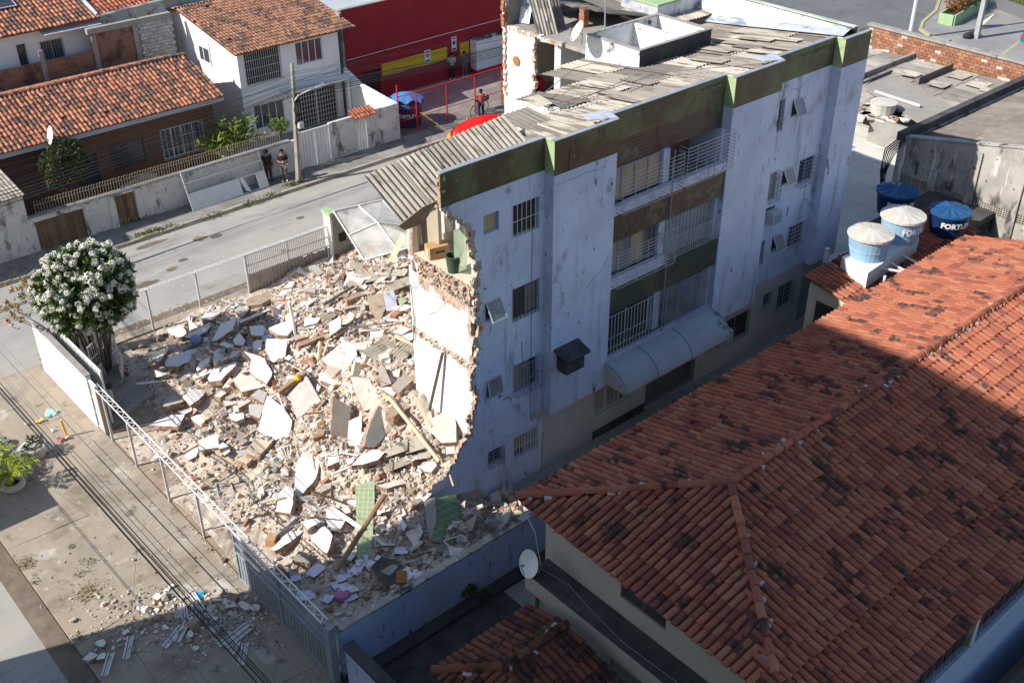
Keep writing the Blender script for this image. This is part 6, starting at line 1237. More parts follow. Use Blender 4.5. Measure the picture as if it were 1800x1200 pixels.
stick('pale stick standing between the grey and the white panels', (488, 690), (508, 740), .03, 'metalw', .4, .5)
stick('dark sloping beam with a yellow rag on it', (490, 690), (538, 655), .12, 'wood', .3, .4, 4)
stick('pale upright stump of a timber post', (563, 600), (560, 632), .07, 'woodpale', .5, .1)
stick('thin timber rising left of the stump', (578, 597), (568, 625), .04, 'woodpale', .5, .1)
stick('long grey pole across the upper heap', (570, 535), (622, 503), .06, 'bark', .25, .3)
stick('second long pole across the middle heap', (575, 603), (612, 578), .045, 'bark', .2, .25)
stick('thin dark conduit in front of the silver capped block', (612, 578), (690, 566), .03, 'darkiron', .2, .25)
stick('broken pale board on the earth by the front truss', (365, 850), (430, 800), .03, 'woodpale', .1, .12)
stick('pale timber by the beige wall pieces', (388, 800), (442, 760), .05, 'woodpale', .15, .2, 4)
stick('brown plank along the torn wall foot', (695, 590), (730, 610), .07, 'woodpale', .4, .4, 4)
stick('white thin rod near the bent white frame', (590, 793), (630, 800), .02, 'metalw', .35, .3)
stick('thin grey conduit under the leaning cream slab', (752, 690), (738, 620), .03, 'conc', .2, .6)
stick('broken batten behind the leaning cream slab', (735, 710), (758, 750), .05, 'woodpale', .5, .3, 4)
obj('rag', MB().lathe([(0, 0), (.12, .03), (.15, .12), (.06, .22), (0, .23)], hit(523, 668, .35), 7), M['mustard'], None, 'yellow rag hanging on the dark sloping beam', 'rag')
obj('ball', MB().lathe([(0, 0), (.16, .05), (.24, .2), (.2, .36), (0, .44)], hit(346, 605, .12), 14), flat('blue grey plastic', (.25, .3, .5)), None, 'blue plastic tub in the shade of the tree', 'tub', smooth=True)
# pale board standing by the portal, red earth etc.
obj('board', MB().prism([PX(u, v, 22.4) for u, v in ((706, 410), (714, 416), (692, 460), (682, 458))], (.04, .05, 0)), M['woodpale'], None, 'pale board standing before the fallen clear canopy', 'board')
# fibre cement fragments
smf = sheet_mesh('roof_sheet_fragment', M['sheetpale'], 1.0, 1.2, amp=.03)
FR = [(640, 470, .5, .9, 0, 'nearest the portal'), (660, 485, .8, 1.1, .3, 'below the fallen clear canopy'), (700, 500, 1.2, .8, .2, 'left of the torn wall top'), (725, 495, .9, 1., .2, 'touching the torn wall top edge'), (690, 480, .6, 1., .1, 'under the pale standing board'), (715, 465, .3, .9, .4, 'behind the torn wall corner'), (700, 625, 1.7, 1., .3, 'in front of the long cream slab'), (735, 625, .6, .8, .5, 'at the foot of the white wall'), (690, 790, .9, .9, .4, 'left end of the lower batch'), (715, 785, 1.1, 1., .4, 'middle of the lower batch'), (740, 775, 1.0, .9, .3, 'under the long brown timber'), (670, 615, 1.5, 1., .1, 'beside the shiny capped block'), (640, 480, .2, .7, 0, 'lowest by the street railing'), (575, 555, .9, .5, 0, 'small one amid the upper heap'), (735, 800, .7, .8, .3, 'closest to the facade'), (700, 812, 1.2, .7, .2, 'lowest of the lower batch')]
for k, (u, v, a, s_, tl, wh) in enumerate(FR):
    c = hit(u, v, .15); o = inst('roof_sheet_fragment', smf, frame_m(c, (math.cos(a), math.sin(a), R.uniform(-.1, .1)), (-math.sin(a), math.cos(a), -tl)) @ Matrix.Scale(s_, 4) @ Matrix.Scale(R.uniform(.5, .9), 4, (1, 0, 0)))
    tag(o, 'broken corrugated cement piece ' + wh, 'roof sheet', 'broken corrugated pieces on the heap')
# metal frames
def frame_thing(lab, pts, r, m, name='window_frame', cat='window frame', cross=0):
    t = thing(name, lab, cat, pts[0]); b = MB(); b.tube(pts + [pts[0]], r, 4); obj('frame', b, M[m], t)
    if cross:
        b = MB()
        for k in range(1, cross): a = pts[0].lerp(pts[1], k / cross); c = pts[3].lerp(pts[2], k / cross); b.tube([a, c], r * .6, 4)
        obj('bars', b, M[m], t)
frame_thing('fallen metal window frame near the street fence', [hit(u, v, .25) for u, v in ((363, 546), (387, 526), (410, 533), (395, 547))], .035, 'metal')
frame_thing('empty metal frame lying flat on the bare earth', [hit(u, v, .06) for u, v in ((379, 849), (405, 848), (412, 872), (384, 876))], .025, 'metal')
frame_thing('bent white frame standing near the small white square', [hit(u, v, .4) for u, v in ((572, 800), (592, 792), (596, 810), (574, 820))], .025, 'metalw')
frame_thing('white bars grille sunk beside the white slab', [hit(u, v, .25) for u, v in ((486, 790), (510, 781), (511, 797), (497, 808))], .02, 'metalw', 'grille', 'grille', 4)
frame_thing('twisted black grille fallen against the blue wall', [hit(u, v, .5) for u, v in ((843, 908), (855, 925), (838, 955), (822, 948))], .02, 'darkiron', 'grille', 'grille', 7)
frame_thing('white steel frame lying on the rubble by the blue wall', [hit(u, v, .3) for u, v in ((780, 950), (812, 940), (826, 955), (803, 975))], .03, 'metal')
def spot():
    while 1:
        x, y = R.uniform(10.6, 26), R.uniform(19, 38.5)
        if 17 < x and y < 24.9: continue
        if y < 21.9 and x > 15.6 and R.random() < .7: continue
        h = rh0(x, y)
        if R.random() < min(1, h / .8 + .02) * (1 if x < 19 else .75):
            if not covered((x, y, rh(x, y) + .1)) or R.random() < .03: return x, y
for k in range(26):
    x, y = spot(); p = V3((x, y, rh(x, y))); a = R.random() * 6.3; L = R.uniform(.5, 1.4); q = [p]
    for j in range(4): a += R.gauss(0, .5); q.append(q[-1] + V3((math.cos(a), math.sin(a), 0)) * L / 4); q[-1].z = rh(q[-1].x, q[-1].y) + R.uniform(.05, .35)
    obj('bent_wire', MB().tube(q, R.choice((.009, .012, .016)), 4), M[R.choice(('darkiron', 'cable', 'darkiron', 'metal'))], None, 'bent rod or cable sticking out of the rubble', 'wire', 'bent rods and cables in the rubble')
# papers
for k, (u, v) in enumerate(((556, 1004), (600, 1016), (618, 1008), (606, 1035), (628, 1000), (590, 1030), (615, 1050), (540, 1048), (578, 1052), (632, 990), (640, 985), (655, 995), (706, 970), (668, 985), (520, 1018))):
    c = hit(u, v, .06); b = MB(); a = R.random() * 3; s_ = R.uniform(.28, .5)
    q = [[c + V3((math.cos(a) * i * s_ - math.sin(a) * j * s_ * .7, math.sin(a) * i * s_ + math.cos(a) * j * s_ * .7, R.uniform(0, .12))) for j in (-.5, 0, .5)] for i in (-.5, 0, .5)]
    for i in range(2):
        for j in range(2): b.quad(q[i][j], q[i + 1][j], q[i + 1][j + 1], q[i][j + 1])
    obj('paper', b, M['paper'], None, 'crumpled sheet of white paper among the shaded rubble by the gate', 'paper', 'papers scattered at the front of the rubble')
obj('cloth', MB().lathe([(0, 0), (.25, .03), (.22, .12), (0, .16)], hit(602, 1047, .05), 8), M['purple'], None, 'pink cloth lying by the papers', 'cloth')
obj('packet', MB().box(hit(685, 1005, .15), (.45, .35, .28), 0, .4), M['wrap'], None, 'clear wrapped packet by the blue wall', 'packet'); obj('wood_piece', MB().box(hit(705, 1015, .15), (.5, .3, .1), 0, .9), flat('orange wood', (.3, .12, .03)), None, 'orange brown board piece by the wrapped packet', 'board')
obj('carton', MB().box(hit(478, 948, .18), (.38, .3, .26), 0, .7), M['cardboard'], None, 'small brown carton by the grey beam', 'box')
# chunks one can pick apart
def chunk_mesh(name, m, sx, sy, sz, n=7):
    mb = MB(); a = [2 * math.pi * (k + R.uniform(-.3, .3)) / n for k in range(n)]
    top = [(math.cos(t) * sx * R.uniform(.5, 1.1), math.sin(t) * sy * R.uniform(.5, 1.1), sz * R.uniform(.8, 1)) for t in a]; bot = [(p[0] * R.uniform(.9, 1.15), p[1] * R.uniform(.9, 1.15), 0) for p in top]
    mb.add(top + bot, [tuple(range(n)), tuple(range(2 * n - 1, n - 1, -1))] + [(k, n + k, n + (k + 1) % n, (k + 1) % n)[::-1] for k in range(n)], [0, 0] + [1] * n); return mesh_of(name, mb, [M[m], M['brickedge' if m in ('plaster', 'plaster2', 'beige') else m]])
def brick_piece():
    mb = MB(); L = R.uniform(.16, .34); mb.box((0, 0, .09), (L, .1, .18), 0)
    for z in (.05, .13):
        mb.box((L / 2 + .001, 0, z), (.004, .06, .045), 1); mb.box((-L / 2 - .001, 0, z), (.004, .06, .045), 1)
    return mesh_of('hollow_brick', mb, [M['brickunit'], M['dark']])
KINDS = [('plaster_chunk', [chunk_mesh('plaster_chunk', R.choice(('slabwhite', 'plaster', 'plaster2')), R.uniform(.2, .6), R.uniform(.16, .4), R.uniform(.07, .13), R.choice((4, 5, 5, 6))) for k in range(16)], 'broken chunk of white plastered masonry lying loose in the rubble', 'masonry chunk', 'white masonry chunks on the heap', 175),
         ('cement_chunk', [chunk_mesh('cement_chunk', R.choice(('grayslab', 'brownc', 'brownc')), R.uniform(.1, .25), R.uniform(.08, .2), R.uniform(.08, .2), 6) for k in range(9)], 'broken chunk of brown or grey mortar lying loose in the rubble', 'mortar chunk', 'mortar chunks on the heap', 80),
         ('hollow_brick', [brick_piece() for k in range(6)], 'loose hollow clay brick lying in the rubble', 'brick', 'hollow bricks on the heap', 55)]
for nm, mes, lab, cat, grp, cnt in KINDS:
    for k in range(cnt):
        x, y = spot(); Rm = Matrix.Rotation(R.random() * 6.3, 4, 'Z') @ Matrix.Rotation(R.gauss(0, .35), 4, 'X') @ Matrix.Rotation(R.gauss(0, .35), 4, 'Y')
        o = inst(nm, R.choice(mes), Matrix.Translation((x, y, rh(x, y) + R.uniform(-.04, .08))) @ Rm @ Matrix.Scale(R.uniform(.7, 1.25), 4)); tag(o, lab, cat, grp)
for k in range(64):
    x, y = spot(); a = R.random() * 6.3; L = R.uniform(.4, 1.3); p = V3((x, y, rh(x, y) + R.uniform(.05, .2))); d = V3((math.cos(a), math.sin(a), R.uniform(-.2, .45))) * L
    o = obj('lath', MB().tube([p, p + d], R.uniform(.018, .045), 4), M[R.choice(('woodpale', 'wood', 'bark', 'metalw'))], None, 'loose stick or lath poking out of the rubble', 'stick', 'sticks in the rubble')
b = MB()
def debris(n, sz, sp):
    for k in range(n):
        x, y = sp(); s_ = sz * math.exp(R.gauss(0, .45)); z = max(rh(x, y), .0); t = s_ * R.uniform(.25, .8)
        vs = [V3((i * s_ * R.uniform(.6, 1.1), j * s_ * R.uniform(.4, .9), l * t)) for i, j, l in ((-1, -1, -1), (1, -1, -1), (1, 1, -1), (-1, 1, -1), (-1, -1, 1), (1, -1, 1), (1, 1, 1), (-1, 1, 1))]
        T = Matrix.Translation((x, y, z + t * R.uniform(.2, .9))) @ Matrix.Rotation(R.random() * 6.3, 4, 'Z') @ Matrix.Rotation(R.gauss(0, .4), 4, 'X') @ Matrix.Rotation(R.gauss(0, .4), 4, 'Y')
        b.add(vs, [(0, 3, 2, 1), (4, 5, 6, 7), (0, 1, 5, 4), (1, 2, 6, 5), (2, 3, 7, 6), (3, 0, 4, 7)], 0, None, T)
debris(4200, .065, spot); debris(11000, .038, spot)
def spot2():
    while 1:
        x, y = R.uniform(10, 15), R.uniform(19.2, 36)
        if R.random() < .12 + .8 * (x - 10) / 5: return x, y
def spot3(): return R.uniform(15.5, 18.8), R.uniform(18.9, 21.6)
debris(2600, .028, spot2); debris(900, .08, spot3)
obj('rubble_debris', b, M['debris'], None, 'small brick and mortar crumbs strewn over the whole heap', 'rubble', kind='stuff', local=True)
# ------------------------------------------------------------------ fences of the lot
def truss(mb, a, b_, w=.16, h=.0, r=.02, n=20):
    a, b_ = V3(a), V3(b_); d = (b_ - a).normalized(); s = V3((0, 0, 1)).cross(d).normalized() * (w / 2)
    mb.tube([a + s, b_ + s], r, 5); mb.tube([a - s, b_ - s], r, 5); L = (b_ - a).length / n
    for k in range(n): p = a + d * (L * k); q = a + d * (L * (k + 1)); mb.tube([p + s, (p + q) / 2 - s], r * .6, 4, cap=False); mb.tube([(p + q) / 2 - s, q + s], r * .6, 4, cap=False)
f = thing('gate_truss', 'pale steel truss rail with posts along the front of the lot', 'fence', (9.9, 27, 0))
b = MB(); truss(b, (9.9, 19.0, 2.0), (9.95, 33.75, 1.98), .2, n=36); obj('truss_rail', b, M['metalw'], f)
for y in (33.0, 31.06, 28.62, 26.23, 23.82): obj('post', MB().box((9.9, y, .98), (.07, .07, 1.96)), M['metal'], f)
g = thing('sliding_gate', 'grey steel gate of bars over a ribbed sheet at the bottom of the picture', 'gate', (9.85, 21.3, 0))
for k in range(54): y = 18.95 + k * .09; obj('bar', MB().bb(9.835, 9.855, y - .008, y + .008, 1.15, 1.9), M['metalg'], g)
b = MB()
for k in range(52): y = 18.97 + k * .093; b.bb(9.83 + .014 * (k % 2), 9.845 + .014 * (k % 2), y, y + .09, .06, 1.12)
obj('ribbed_sheet', b, mat('grey gate sheet', (.22, .25, .28), (.17, .2, .23), 2., [((.5, .5, .48), 2., .66, .7, (1, 1, 2))], bump=.1), g); b = MB()
for z in (.05, 1.13, 1.5, 1.88): b.bb(9.8, 9.88, 18.9, 23.8, z, z + .05)
for y in (18.9, 21.3, 23.78): b.bb(9.802, 9.878, y, y + .05, 0, 1.93)
obj('gate_frame', b, M['metalg'], g)
obj('gate_post', MB().bb(9.75, 9.95, 18.6, 18.8, 0, 2.05), M['metalg'], None, 'grey end post of the sliding gate by the blue wall', 'post')
w = thing('boundary_wall', 'bright white wall section in front of the flowering tree', 'wall', (9.9, 36.8, 0))
b = MB(); b.bb(9.82, 9.98, 34.05, 39.1, -.1, 2.2); obj('wall', b, mat('white wall fresh', (.66, .65, .63), (.58, .57, .55), .8, [((.3, .28, .25), 1.5, .66, .75, (1, 1, .5))], bump=.15), w); obj('coping', MB().bb(9.79, 10.01, 34.05, 39.13, 2.203, 2.25), M['conc'], w)
w = thing('boundary_wall', 'short white corner wall behind the flowering tree', 'wall', (11.3, 38.95, 0)); obj('wall', MB().bb(9.99, 12.7, 38.9, 39.05, -.1, 1.7), M['white'], w); obj('coping', MB().bb(9.99, 12.7, 38.87, 39.08, 1.703, 1.74), M['conc'], w)
g = thing('gate_leaf', 'grey sheet gate leaf folded back behind the white wall', 'gate', (10.35, 36, 0)); b = MB()
for k in range(24): y = 34.0 + k * .185; b.bb(10.3 + .015 * (k % 2), 10.32 + .015 * (k % 2), y, y + .18, .1, 2.25)
obj('ribbed_sheet', b, M['metal'], g); b = MB(); b.bb(10.28, 10.35, 33.9, 38.5, 2.25, 2.31); b.bb(10.28, 10.35, 33.9, 33.98, .05, 2.25); obj('gate_frame', b, M['metalw'], g)
g = thing('door_leaf', 'narrow grey and brown door leaf at the end of the white wall', 'door', (9.9, 33.75, 0)); b = MB(); b.bb(9.88, 9.93, 33.55, 34.03, .05, 2.05); obj('panel', b, M['metal'], g); b = MB()
for z in (.05, .7, 1.35, 2.02): b.bb(9.86, 9.95, 33.5, 34.04, z, z + .05)
obj('rails', b, M['metalw'], g, kind='stuff'); obj('leaf_edge', MB().bb(9.84, 9.97, 33.42, 33.5, .0, 2.05), mat('brown steel', (.34, .28, .23), bump=.1), g)
g = thing('pedestrian_gate', 'open pedestrian gate of pale bars beside the flowering tree', 'gate', (11.4, 36.6, 0)); A_, B_ = V3((10.75, 36.2, 0)), V3((12.1, 37.1, 0)); d = B_ - A_; rz_ = math.atan2(d.y, d.x)
n = 14
for k in range(n + 1): p = A_ + d * (k / n); obj('bar', MB().tube([p + V3((0, 0, .1)), p + V3((0, 0, 2.0))], .014, 4), M['metal'], g)
b = MB()
for k in range(n): p = A_ + d * ((k + .5) / n); b.box(p + V3((0, 0, .5)), (d.length / n - .01, .015, .85), 0, rz_)
obj('ribbed_sheet', b, M['metal'], g); b = MB()
for z in (.08, .95, 1.45, 2.0): b.tube([A_ + V3((0, 0, z)), B_ + V3((0, 0, z))], .022, 5)
for p in (A_, B_): b.tube([p, p + V3((0, 0, 2.02))], .03, 5)
obj('gate_frame', b, M['metalw'], g)
f = thing('street_fence', 'long steel truss fence along the back street side of the lot', 'fence', (17, 38.95, 0)); b = MB(); truss(b, (12.7, 38.95, 1.95), (23.0, 38.9, 1.95), .16, n=26); obj('truss_rail', b, M['metalw'], f)
for x in (14.36, 16.54, 18.85): obj('post', MB().box((x, 38.95, .98), (.07, .07, 1.95)), M['metal'], f)
for k in range(46): x = 18.9 + k * .09; obj('bar', MB().bb(x - .008, x + .008, 38.93, 38.95, .95, 1.88), M['rustbar'], f)
b = MB()
for k in range(45): x = 18.9 + k * .092; b.bb(x, x + .086, 38.92 + .015 * (k % 2), 38.935 + .015 * (k % 2), .0, .92 - .12 * (k > 26) * hsh(k))
obj('ribbed_sheet', b, mat('worn beige sheet', (.36, .33, .3), (.3, .27, .24), 2., [((.18, .14, .11), 3., .58, .7, (1, 1, .4))], bump=.1), f); b = MB(); b.bb(18.85, 23, 38.9, 38.96, 1.35, 1.39); b.bb(18.85, 23, 38.9, 38.96, .92, .96); b.bb(18.85, 23, 38.9, 38.96, 1.86, 1.9); b.box((20.9, 38.95, .95), (.05, .05, 1.9)); obj('fence_frame', b, M['metal'], f)
p = thing('portal', 'grey tiled entrance portal with a pale green cap beside the street fence', 'portal', (23.5, 38.9, 0)); obj('pillar', MB().bb(23.05, 23.95, 38.55, 38.99, -.05, 2.5, [0] * 6), M['greytile'], p); obj('white_side', MB().bb(23.0, 23.047, 38.6, 39.15, -.05, 2.45), M['white'], p); obj('cap', MB().bb(22.95, 23.3, 38.5, 39.2, 2.503, 2.68), M['lime'], p)
obj('meter_box', MB().bb(23.35, 23.7, 38.5, 38.548, 1.15, 1.55), M['dark'], p)
# collapsed clear canopy
pc = thing('canopy', 'fallen clear plastic canopy with white frame beside the portal', 'canopy', (25, 37.5, 1))
Q = [PZ(u, v, z) for u, v, z in ((586, 372, 2.7), (672, 352, 2.3), (760, 425, 2.0), (640, 458, 1.3))]; mm = [(Q[0] + Q[1]) / 2, (Q[1] + Q[2]) / 2 + V3((0, 0, -.3)), (Q[2] + Q[3]) / 2, (Q[3] + Q[0]) / 2]; cc = (Q[0] + Q[1] + Q[2] + Q[3]) / 4 + V3((0, 0, .25))
b = MB()
for q in ((Q[0], mm[0], cc, mm[3]), (mm[0], Q[1], mm[1], cc), (cc, mm[1], Q[2], mm[2]), (mm[3], cc, mm[2], Q[3])): b.prism(list(q), (0, 0, -.02))
obj('sheet', b, M['poly'], pc); fr = []
for q in ((Q[0], mm[3], Q[3]), (mm[0], cc, mm[2]), (Q[1], mm[1], Q[2]), (Q[0], mm[0], Q[1]), (mm[3], cc, mm[1]), (Q[3], mm[2], Q[2])): obj('frame_bar', MB().tube([p_ + V3((0, 0, .03)) for p_ in q], .035, 5), M['metalw'], pc)
obj('frame_bar', MB().tube([PZ(640, 405, 1.9), PZ(672, 440, 1.4), PZ(668, 455, .9)], .03, 5), M['metalg'], pc)
obj('backing_sheet', MB().prism([PZ(u, v, z) for u, v, z in ((690, 405, 1.6), (738, 372, 2.6), (742, 455, 1.4), (688, 460, .9))], (.05, .1, 0)), mat('brown plastic sheet', (.27, .22, .18), bump=.2), None, 'brown dusty sheet hanging behind the fallen clear canopy', 'sheet')
# tarpaulin over rubbish by the street
def hump(name, foot, top, m, lab, cat):
    vs = [V3(p) for p in foot] + [V3(p) for p in top]; n = len(foot); mb = MB(); mb.add(vs, [tuple(range(n, 2 * n))] + [(k, (k + 1) % n, n + (k + 1) % n, n + k) for k in range(n)]); return mb
t = thing('tarpaulin', 'bright red tarpaulin thrown over a heap at the street edge', 'tarpaulin', (38, 45, 0)); b = MB(); rows = []
sp = [PZ(789, 247, .1), PZ(791, 232, .9), PZ(800, 222, 1.2), PZ(826, 209, 1.5), PZ(855, 201, 1.6), PZ(885, 199, 1.5), PZ(906, 207, .8)]
for i, p_ in enumerate(sp):
    wv = [.4, .7, .9, 1.0, 1.0, .9, .6][i]; dcr = V3((.55, .83, 0)); row = []
    for k in range(9): t_ = k / 4 - 1; row.append(p_ + dcr * (wv * t_) + V3((0, 0, -(abs(t_) ** 2.4) * (p_.z + .05) + .15 * noise.noise(V3((i * 1.3, k * .9, 3))))))
    rows.append(row)
vs = [p_ for r_ in rows for p_ in r_]; b.add(vs, [(i * 9 + k, i * 9 + k + 1, (i + 1) * 9 + k + 1, (i + 1) * 9 + k) for i in range(6) for k in range(8)]); o = obj('cloth', b, M['tarp'], t)
sm_ = o.modifiers.new('s', 'SUBSURF'); sm_.levels = sm_.render_levels = 2; b = MB()
for k in range(7): b.box(rows[0][k + 1].lerp(rows[1][k + 1], .55) + V3((-.08, -.1, .05)), (.14, .1, .16), 0, k)
for k in range(8): b.box(rows[3][6].lerp(rows[4][8], k / 8) + V3((0, .08, .12)), (.2, .12, .05), 0, k * .3)
obj('print', b, M['tarpmark'], t, kind='stuff')
# the big tank behind the fence
tk = tank('large navy water tank lettered FORTLEV with a crumpled blue cover behind the red fence', V3((36.0, 50.45, -.03)), .92, 1.35, M['tankdark'], M['tanklid'], .02, 'FORTLEV', math.atan2(-50.1, -35.25) - .05)
b = MB(); n = 14; vs = [V3((36.0, 50.45, 2.1))]
for k in range(n): a = 2 * math.pi * k / n; rr = .8 + .4 * (k % 2); vs.append(V3((36.0 + rr * math.cos(a), 50.45 + rr * math.sin(a), 1.72 - (.45 if k % 2 else .0) + R.uniform(-.1, .2))))
b.add(vs, [(0, 1 + k, 1 + (k + 1) % n) for k in range(n)]); b.add([v + V3((0, 0, -.02)) for v in vs], [(0, 1 + (k + 1) % n, 1 + k) for k in range(n)]); cv_ = obj('cover', b, mat('blue tarp', (.04, .16, .40), (.06, .21, .46), 2., rough=.4, bump=.6, bs=6), tk, smooth=True); cm_ = cv_.modifiers.new('s', 'SUBSURF'); cm_.levels = cm_.render_levels = 2
tp_ = MB(); tp_.tube([PZ(739, 198, 1.4), PZ(785, 229, .5)], .03, 4); obj('barrier_tape', tp_, mat('yellow black tape', (.5, .4, .05), (.03, .03, .03), 6., bump=0), None, 'yellow and black barrier tape slanting down from the red fence', 'tape')
# ------------------------------------------------------------------ leaning gate, poles, wires
g = thing('sheet_gate', 'white gate panel of sheet and bars leaning against the stained wall', 'gate', (23, 48, 0))
G4 = [PZ(340, 371, 0), PZ(473, 327, 0), PY(452, 262, 48.92), PY(316, 303, 48.92)]; G4 = [V3(p_) for p_ in G4]; ux = (G4[1] - G4[0]); uy = (G4[3] - G4[0]); 
def gp(a, c): return G4[0] * (1 - a) * (1 - c) + G4[1] * a * (1 - c) + G4[2] * a * c + G4[3] * (1 - a) * c
nrm = ux.cross(uy).normalized(); nrm = nrm if nrm.y < 0 else -nrm
def gbar(a, c, a2, c2, w_): return MB().tube([gp(a, c), gp(a2, c2)], w_, 4)
b = MB(); b.tube([gp(0, 0), gp(1, 0), gp(1, 1), gp(0, 1), gp(0, 0)], .04, 4)
for c_ in (.42, .7): b.tube([gp(0, c_), gp(1, c_)], .03, 4)
obj('gate_frame', b, M['metalw'], g)
for k in range(22):
    a = (k + .5) / 32
    if k < 21: obj('slat', MB().prism([gp(a - .0145, .01), gp(a + .0145, .01), gp(a + .0145, .41), gp(a - .0145, .41)], nrm * -.02), M['metalw'], g)
for k in range(28, 32): a = (k + .5) / 32; obj('slat', MB().prism([gp(a - .0145, .01), gp(a + .0145, .01), gp(a + .0145, .41), gp(a - .0145, .41)], nrm * -.02), M['metalw'], g)
obj('slat', MB().prism([gp(.70, .06), gp(.76, .02), gp(.71, .41), gp(.66, .41)], nrm * .03), M['metalw'], g)
b = MB()
for k in range(40): a = (k + .5) / 40; b.tube([gp(a, .42), gp(a, .7 if k % 3 else 1)], .009, 4, cap=False)
obj('bars', b, M['metalw'], g, kind='stuff')
pl = thing('lamp_pole', 'concrete utility pole with a street lamp arm in front of the white wall', 'pole', (26.75, 47.6, 0)); pt = V3((27.2, 47.75, 6.25)); pb_ = V3((26.72, 47.6, -.05))
obj('shaft', MB().tube([pb_, pt], [.15, .085], 4), M['pole'], pl); la = V3((27.25, 47.7, 3.9))
lp = [PY(u, v, 47.3) for u, v in ((517, 178), (524, 168), (545, 158), (560, 152))]; obj('lamp_arm', MB().tube(lp, .035, 6), M['metalw'], pl); obj('lamp_head', MB().tube([lp[-1] - V3((.15, 0, 0)), lp[-1] + V3((.3, 0, .05))], [.07, .1], 8), M['metalw'], pl)
b = MB()
for k in range(6): z = 5.9 - k * .28; c = pb_.lerp(pt, z / 6.3) + V3((.0, -.16, 0)); b.lathe([(0, -.07), (.05, -.05), (.05, .05), (0, .07)], c, 7); b.bb(c.x - .02, c.x + .02, c.y, c.y + .12, c.z - .02, c.z + .02)
obj('insulators', b, M['darkiron'], pl, kind='stuff'); obj('meter', MB().bb(26.95, 27.2, 47.25, 47.45, 3.0, 3.3), M['lidpale'], pl); b = MB()
for k in range(7): b.tube([(27.0 + R.uniform(-.15, .15), 47.45 + R.uniform(-.12, .1), 4.6), (27.0 + R.uniform(-.25, .25), 47.4 + R.uniform(-.2, .1), 4.0), (26.95 + R.uniform(-.1, .1), 47.5, 3.2)], .03, 4)
obj('cable_bundle', b, M['cable'], pl, kind='stuff')
def wire(mb, a, b_, sag, r=.012, n=14):
    a, b_ = V3(a), V3(b_); mb.tube([a.lerp(b_, k / n) - V3((0, 0, sag * 4 * (k / n) * (1 - k / n))) for k in range(n + 1)], r, 4, cap=False)
b = MB()
for k in range(9):
    z = 5.9 - .28 * (k % 6) - .1 * (k > 5); c = pb_.lerp(pt, min(z, 6.2) / 6.3) + V3((0, -.2, 0)); wire(b, c, (-6, 45.4 + R.uniform(-.3, .3), z + R.uniform(.0, .5)), .5 + R.random() * .5, .008); wire(b, c, (64, 46.4 + R.uniform(-.4, .4), z + R.uniform(0, .5)), .5 + R.random() * .6, .008)
for k in range(5): c = pb_.lerp(pt, .75) + V3((0, -.2, 0)); wire(b, c + V3((0, 0, .1 * k)), (-6, 45.8 + .2 * k, 4.6 + .15 * k), 1.0, .018); wire(b, c + V3((0, 0, .1 * k)), (64, 46.8, 4.6 + .15 * k), .8, .018)
for tg in ((28.5, 54.0, 4.9), (34.0, 54.0, 3.0), (30, 52.7, 3.6), (24, 52.2, 3.7), (35, 55, 3.2), (38, 54.9, 3.0), (20, 52.2, 3.7)): wire(b, pb_.lerp(pt, .85), tg, .2, .009)
obj('street_wires', b, M['cable'], None, 'thin power and telephone wires along the back street', 'wires', kind='thing')
b = MB()
for k in range(5): wire(b, (5.55 + .07 * k + R.uniform(-.05, .05), 60, 7.1 + R.uniform(-.2, .2)), (6.0 + .05 * k, 2, 7.2 + R.uniform(-.2, .2)), .75 + R.uniform(-.22, .22), R.choice((.013, .016, .01)), 40)
obj('cable_bundle', b, M['cable'], None, 'thick bundle of black cables crossing above the pavement', 'cables'); b = MB()
for k in range(6): dx = R.choice((-.8, -.55, -.35, .5, .75, 1.05)); wire(b, (5.4 + dx, 60, 7.0 + R.uniform(-.5, .8)), (6.0 + dx, 2, 7.0 + R.uniform(-.5, .6)), .8, .008, 40)
wire(b, (6.5, 60, 6.7), (7.0, 2, 6.7), .7, .016, 40); obj('thin_wires', b, M['cablepale'], None, 'thin pale wires beside the thick cable bundle', 'wires')
# ------------------------------------------------------------------ plants
tr = thing('flowering_tree', 'round dense tree covered in white blossom behind the white wall', 'tree', (11.4, 36.9, 0)); b = MB(); C_ = V3((11.35, 36.5, 4.15))
for k in range(11): a = k * 2 * math.pi / 11 + R.random() * .4; e = C_ + V3((math.cos(a) * R.uniform(.4, 1.0), math.sin(a) * R.uniform(.4, 1.0), -.7)); s_ = V3((11.4 + .14 * math.cos(a), 36.9 + .14 * math.sin(a), -.05)); b.tube([s_, s_.lerp(e, .45) + V3((.1 * math.cos(a + 1), .1, .1)), e, e + V3((math.cos(a) * .3, math.sin(a) * .3, .9))], [.075, .06, .045, .02], 6)
obj('trunk', b, M['bark'], tr)
lf = MB(); fl = MB()
def rosette(mb, p, d, n, s, spread=.7):
    for k in range(n): leaf(mb, p, d + V3((R.gauss(0, spread), R.gauss(0, spread), R.gauss(0, spread))), s * R.uniform(.7, 1.2), 0, .3)
def cluster(mb, p, r, n, s):
    for k in range(n):
        d = V3((R.gauss(0, 1), R.gauss(0, 1), R.gauss(0, 1))).normalized(); c = p + d * r * R.uniform(.5, 1); a = d.cross(V3((.3, .5, .8))).normalized(); e = d.cross(a)
        for q in range(3): t = q * 2.1 + R.random(); u_ = a * math.cos(t) + e * math.sin(t); w_ = d.cross(u_); mb.add([c, c + u_ * s + w_ * s * .5, c + u_ * s * 1.1 + d * s * .3, c + u_ * s - w_ * s * .5], [(0, 1, 2, 3)], 0)
nd = []
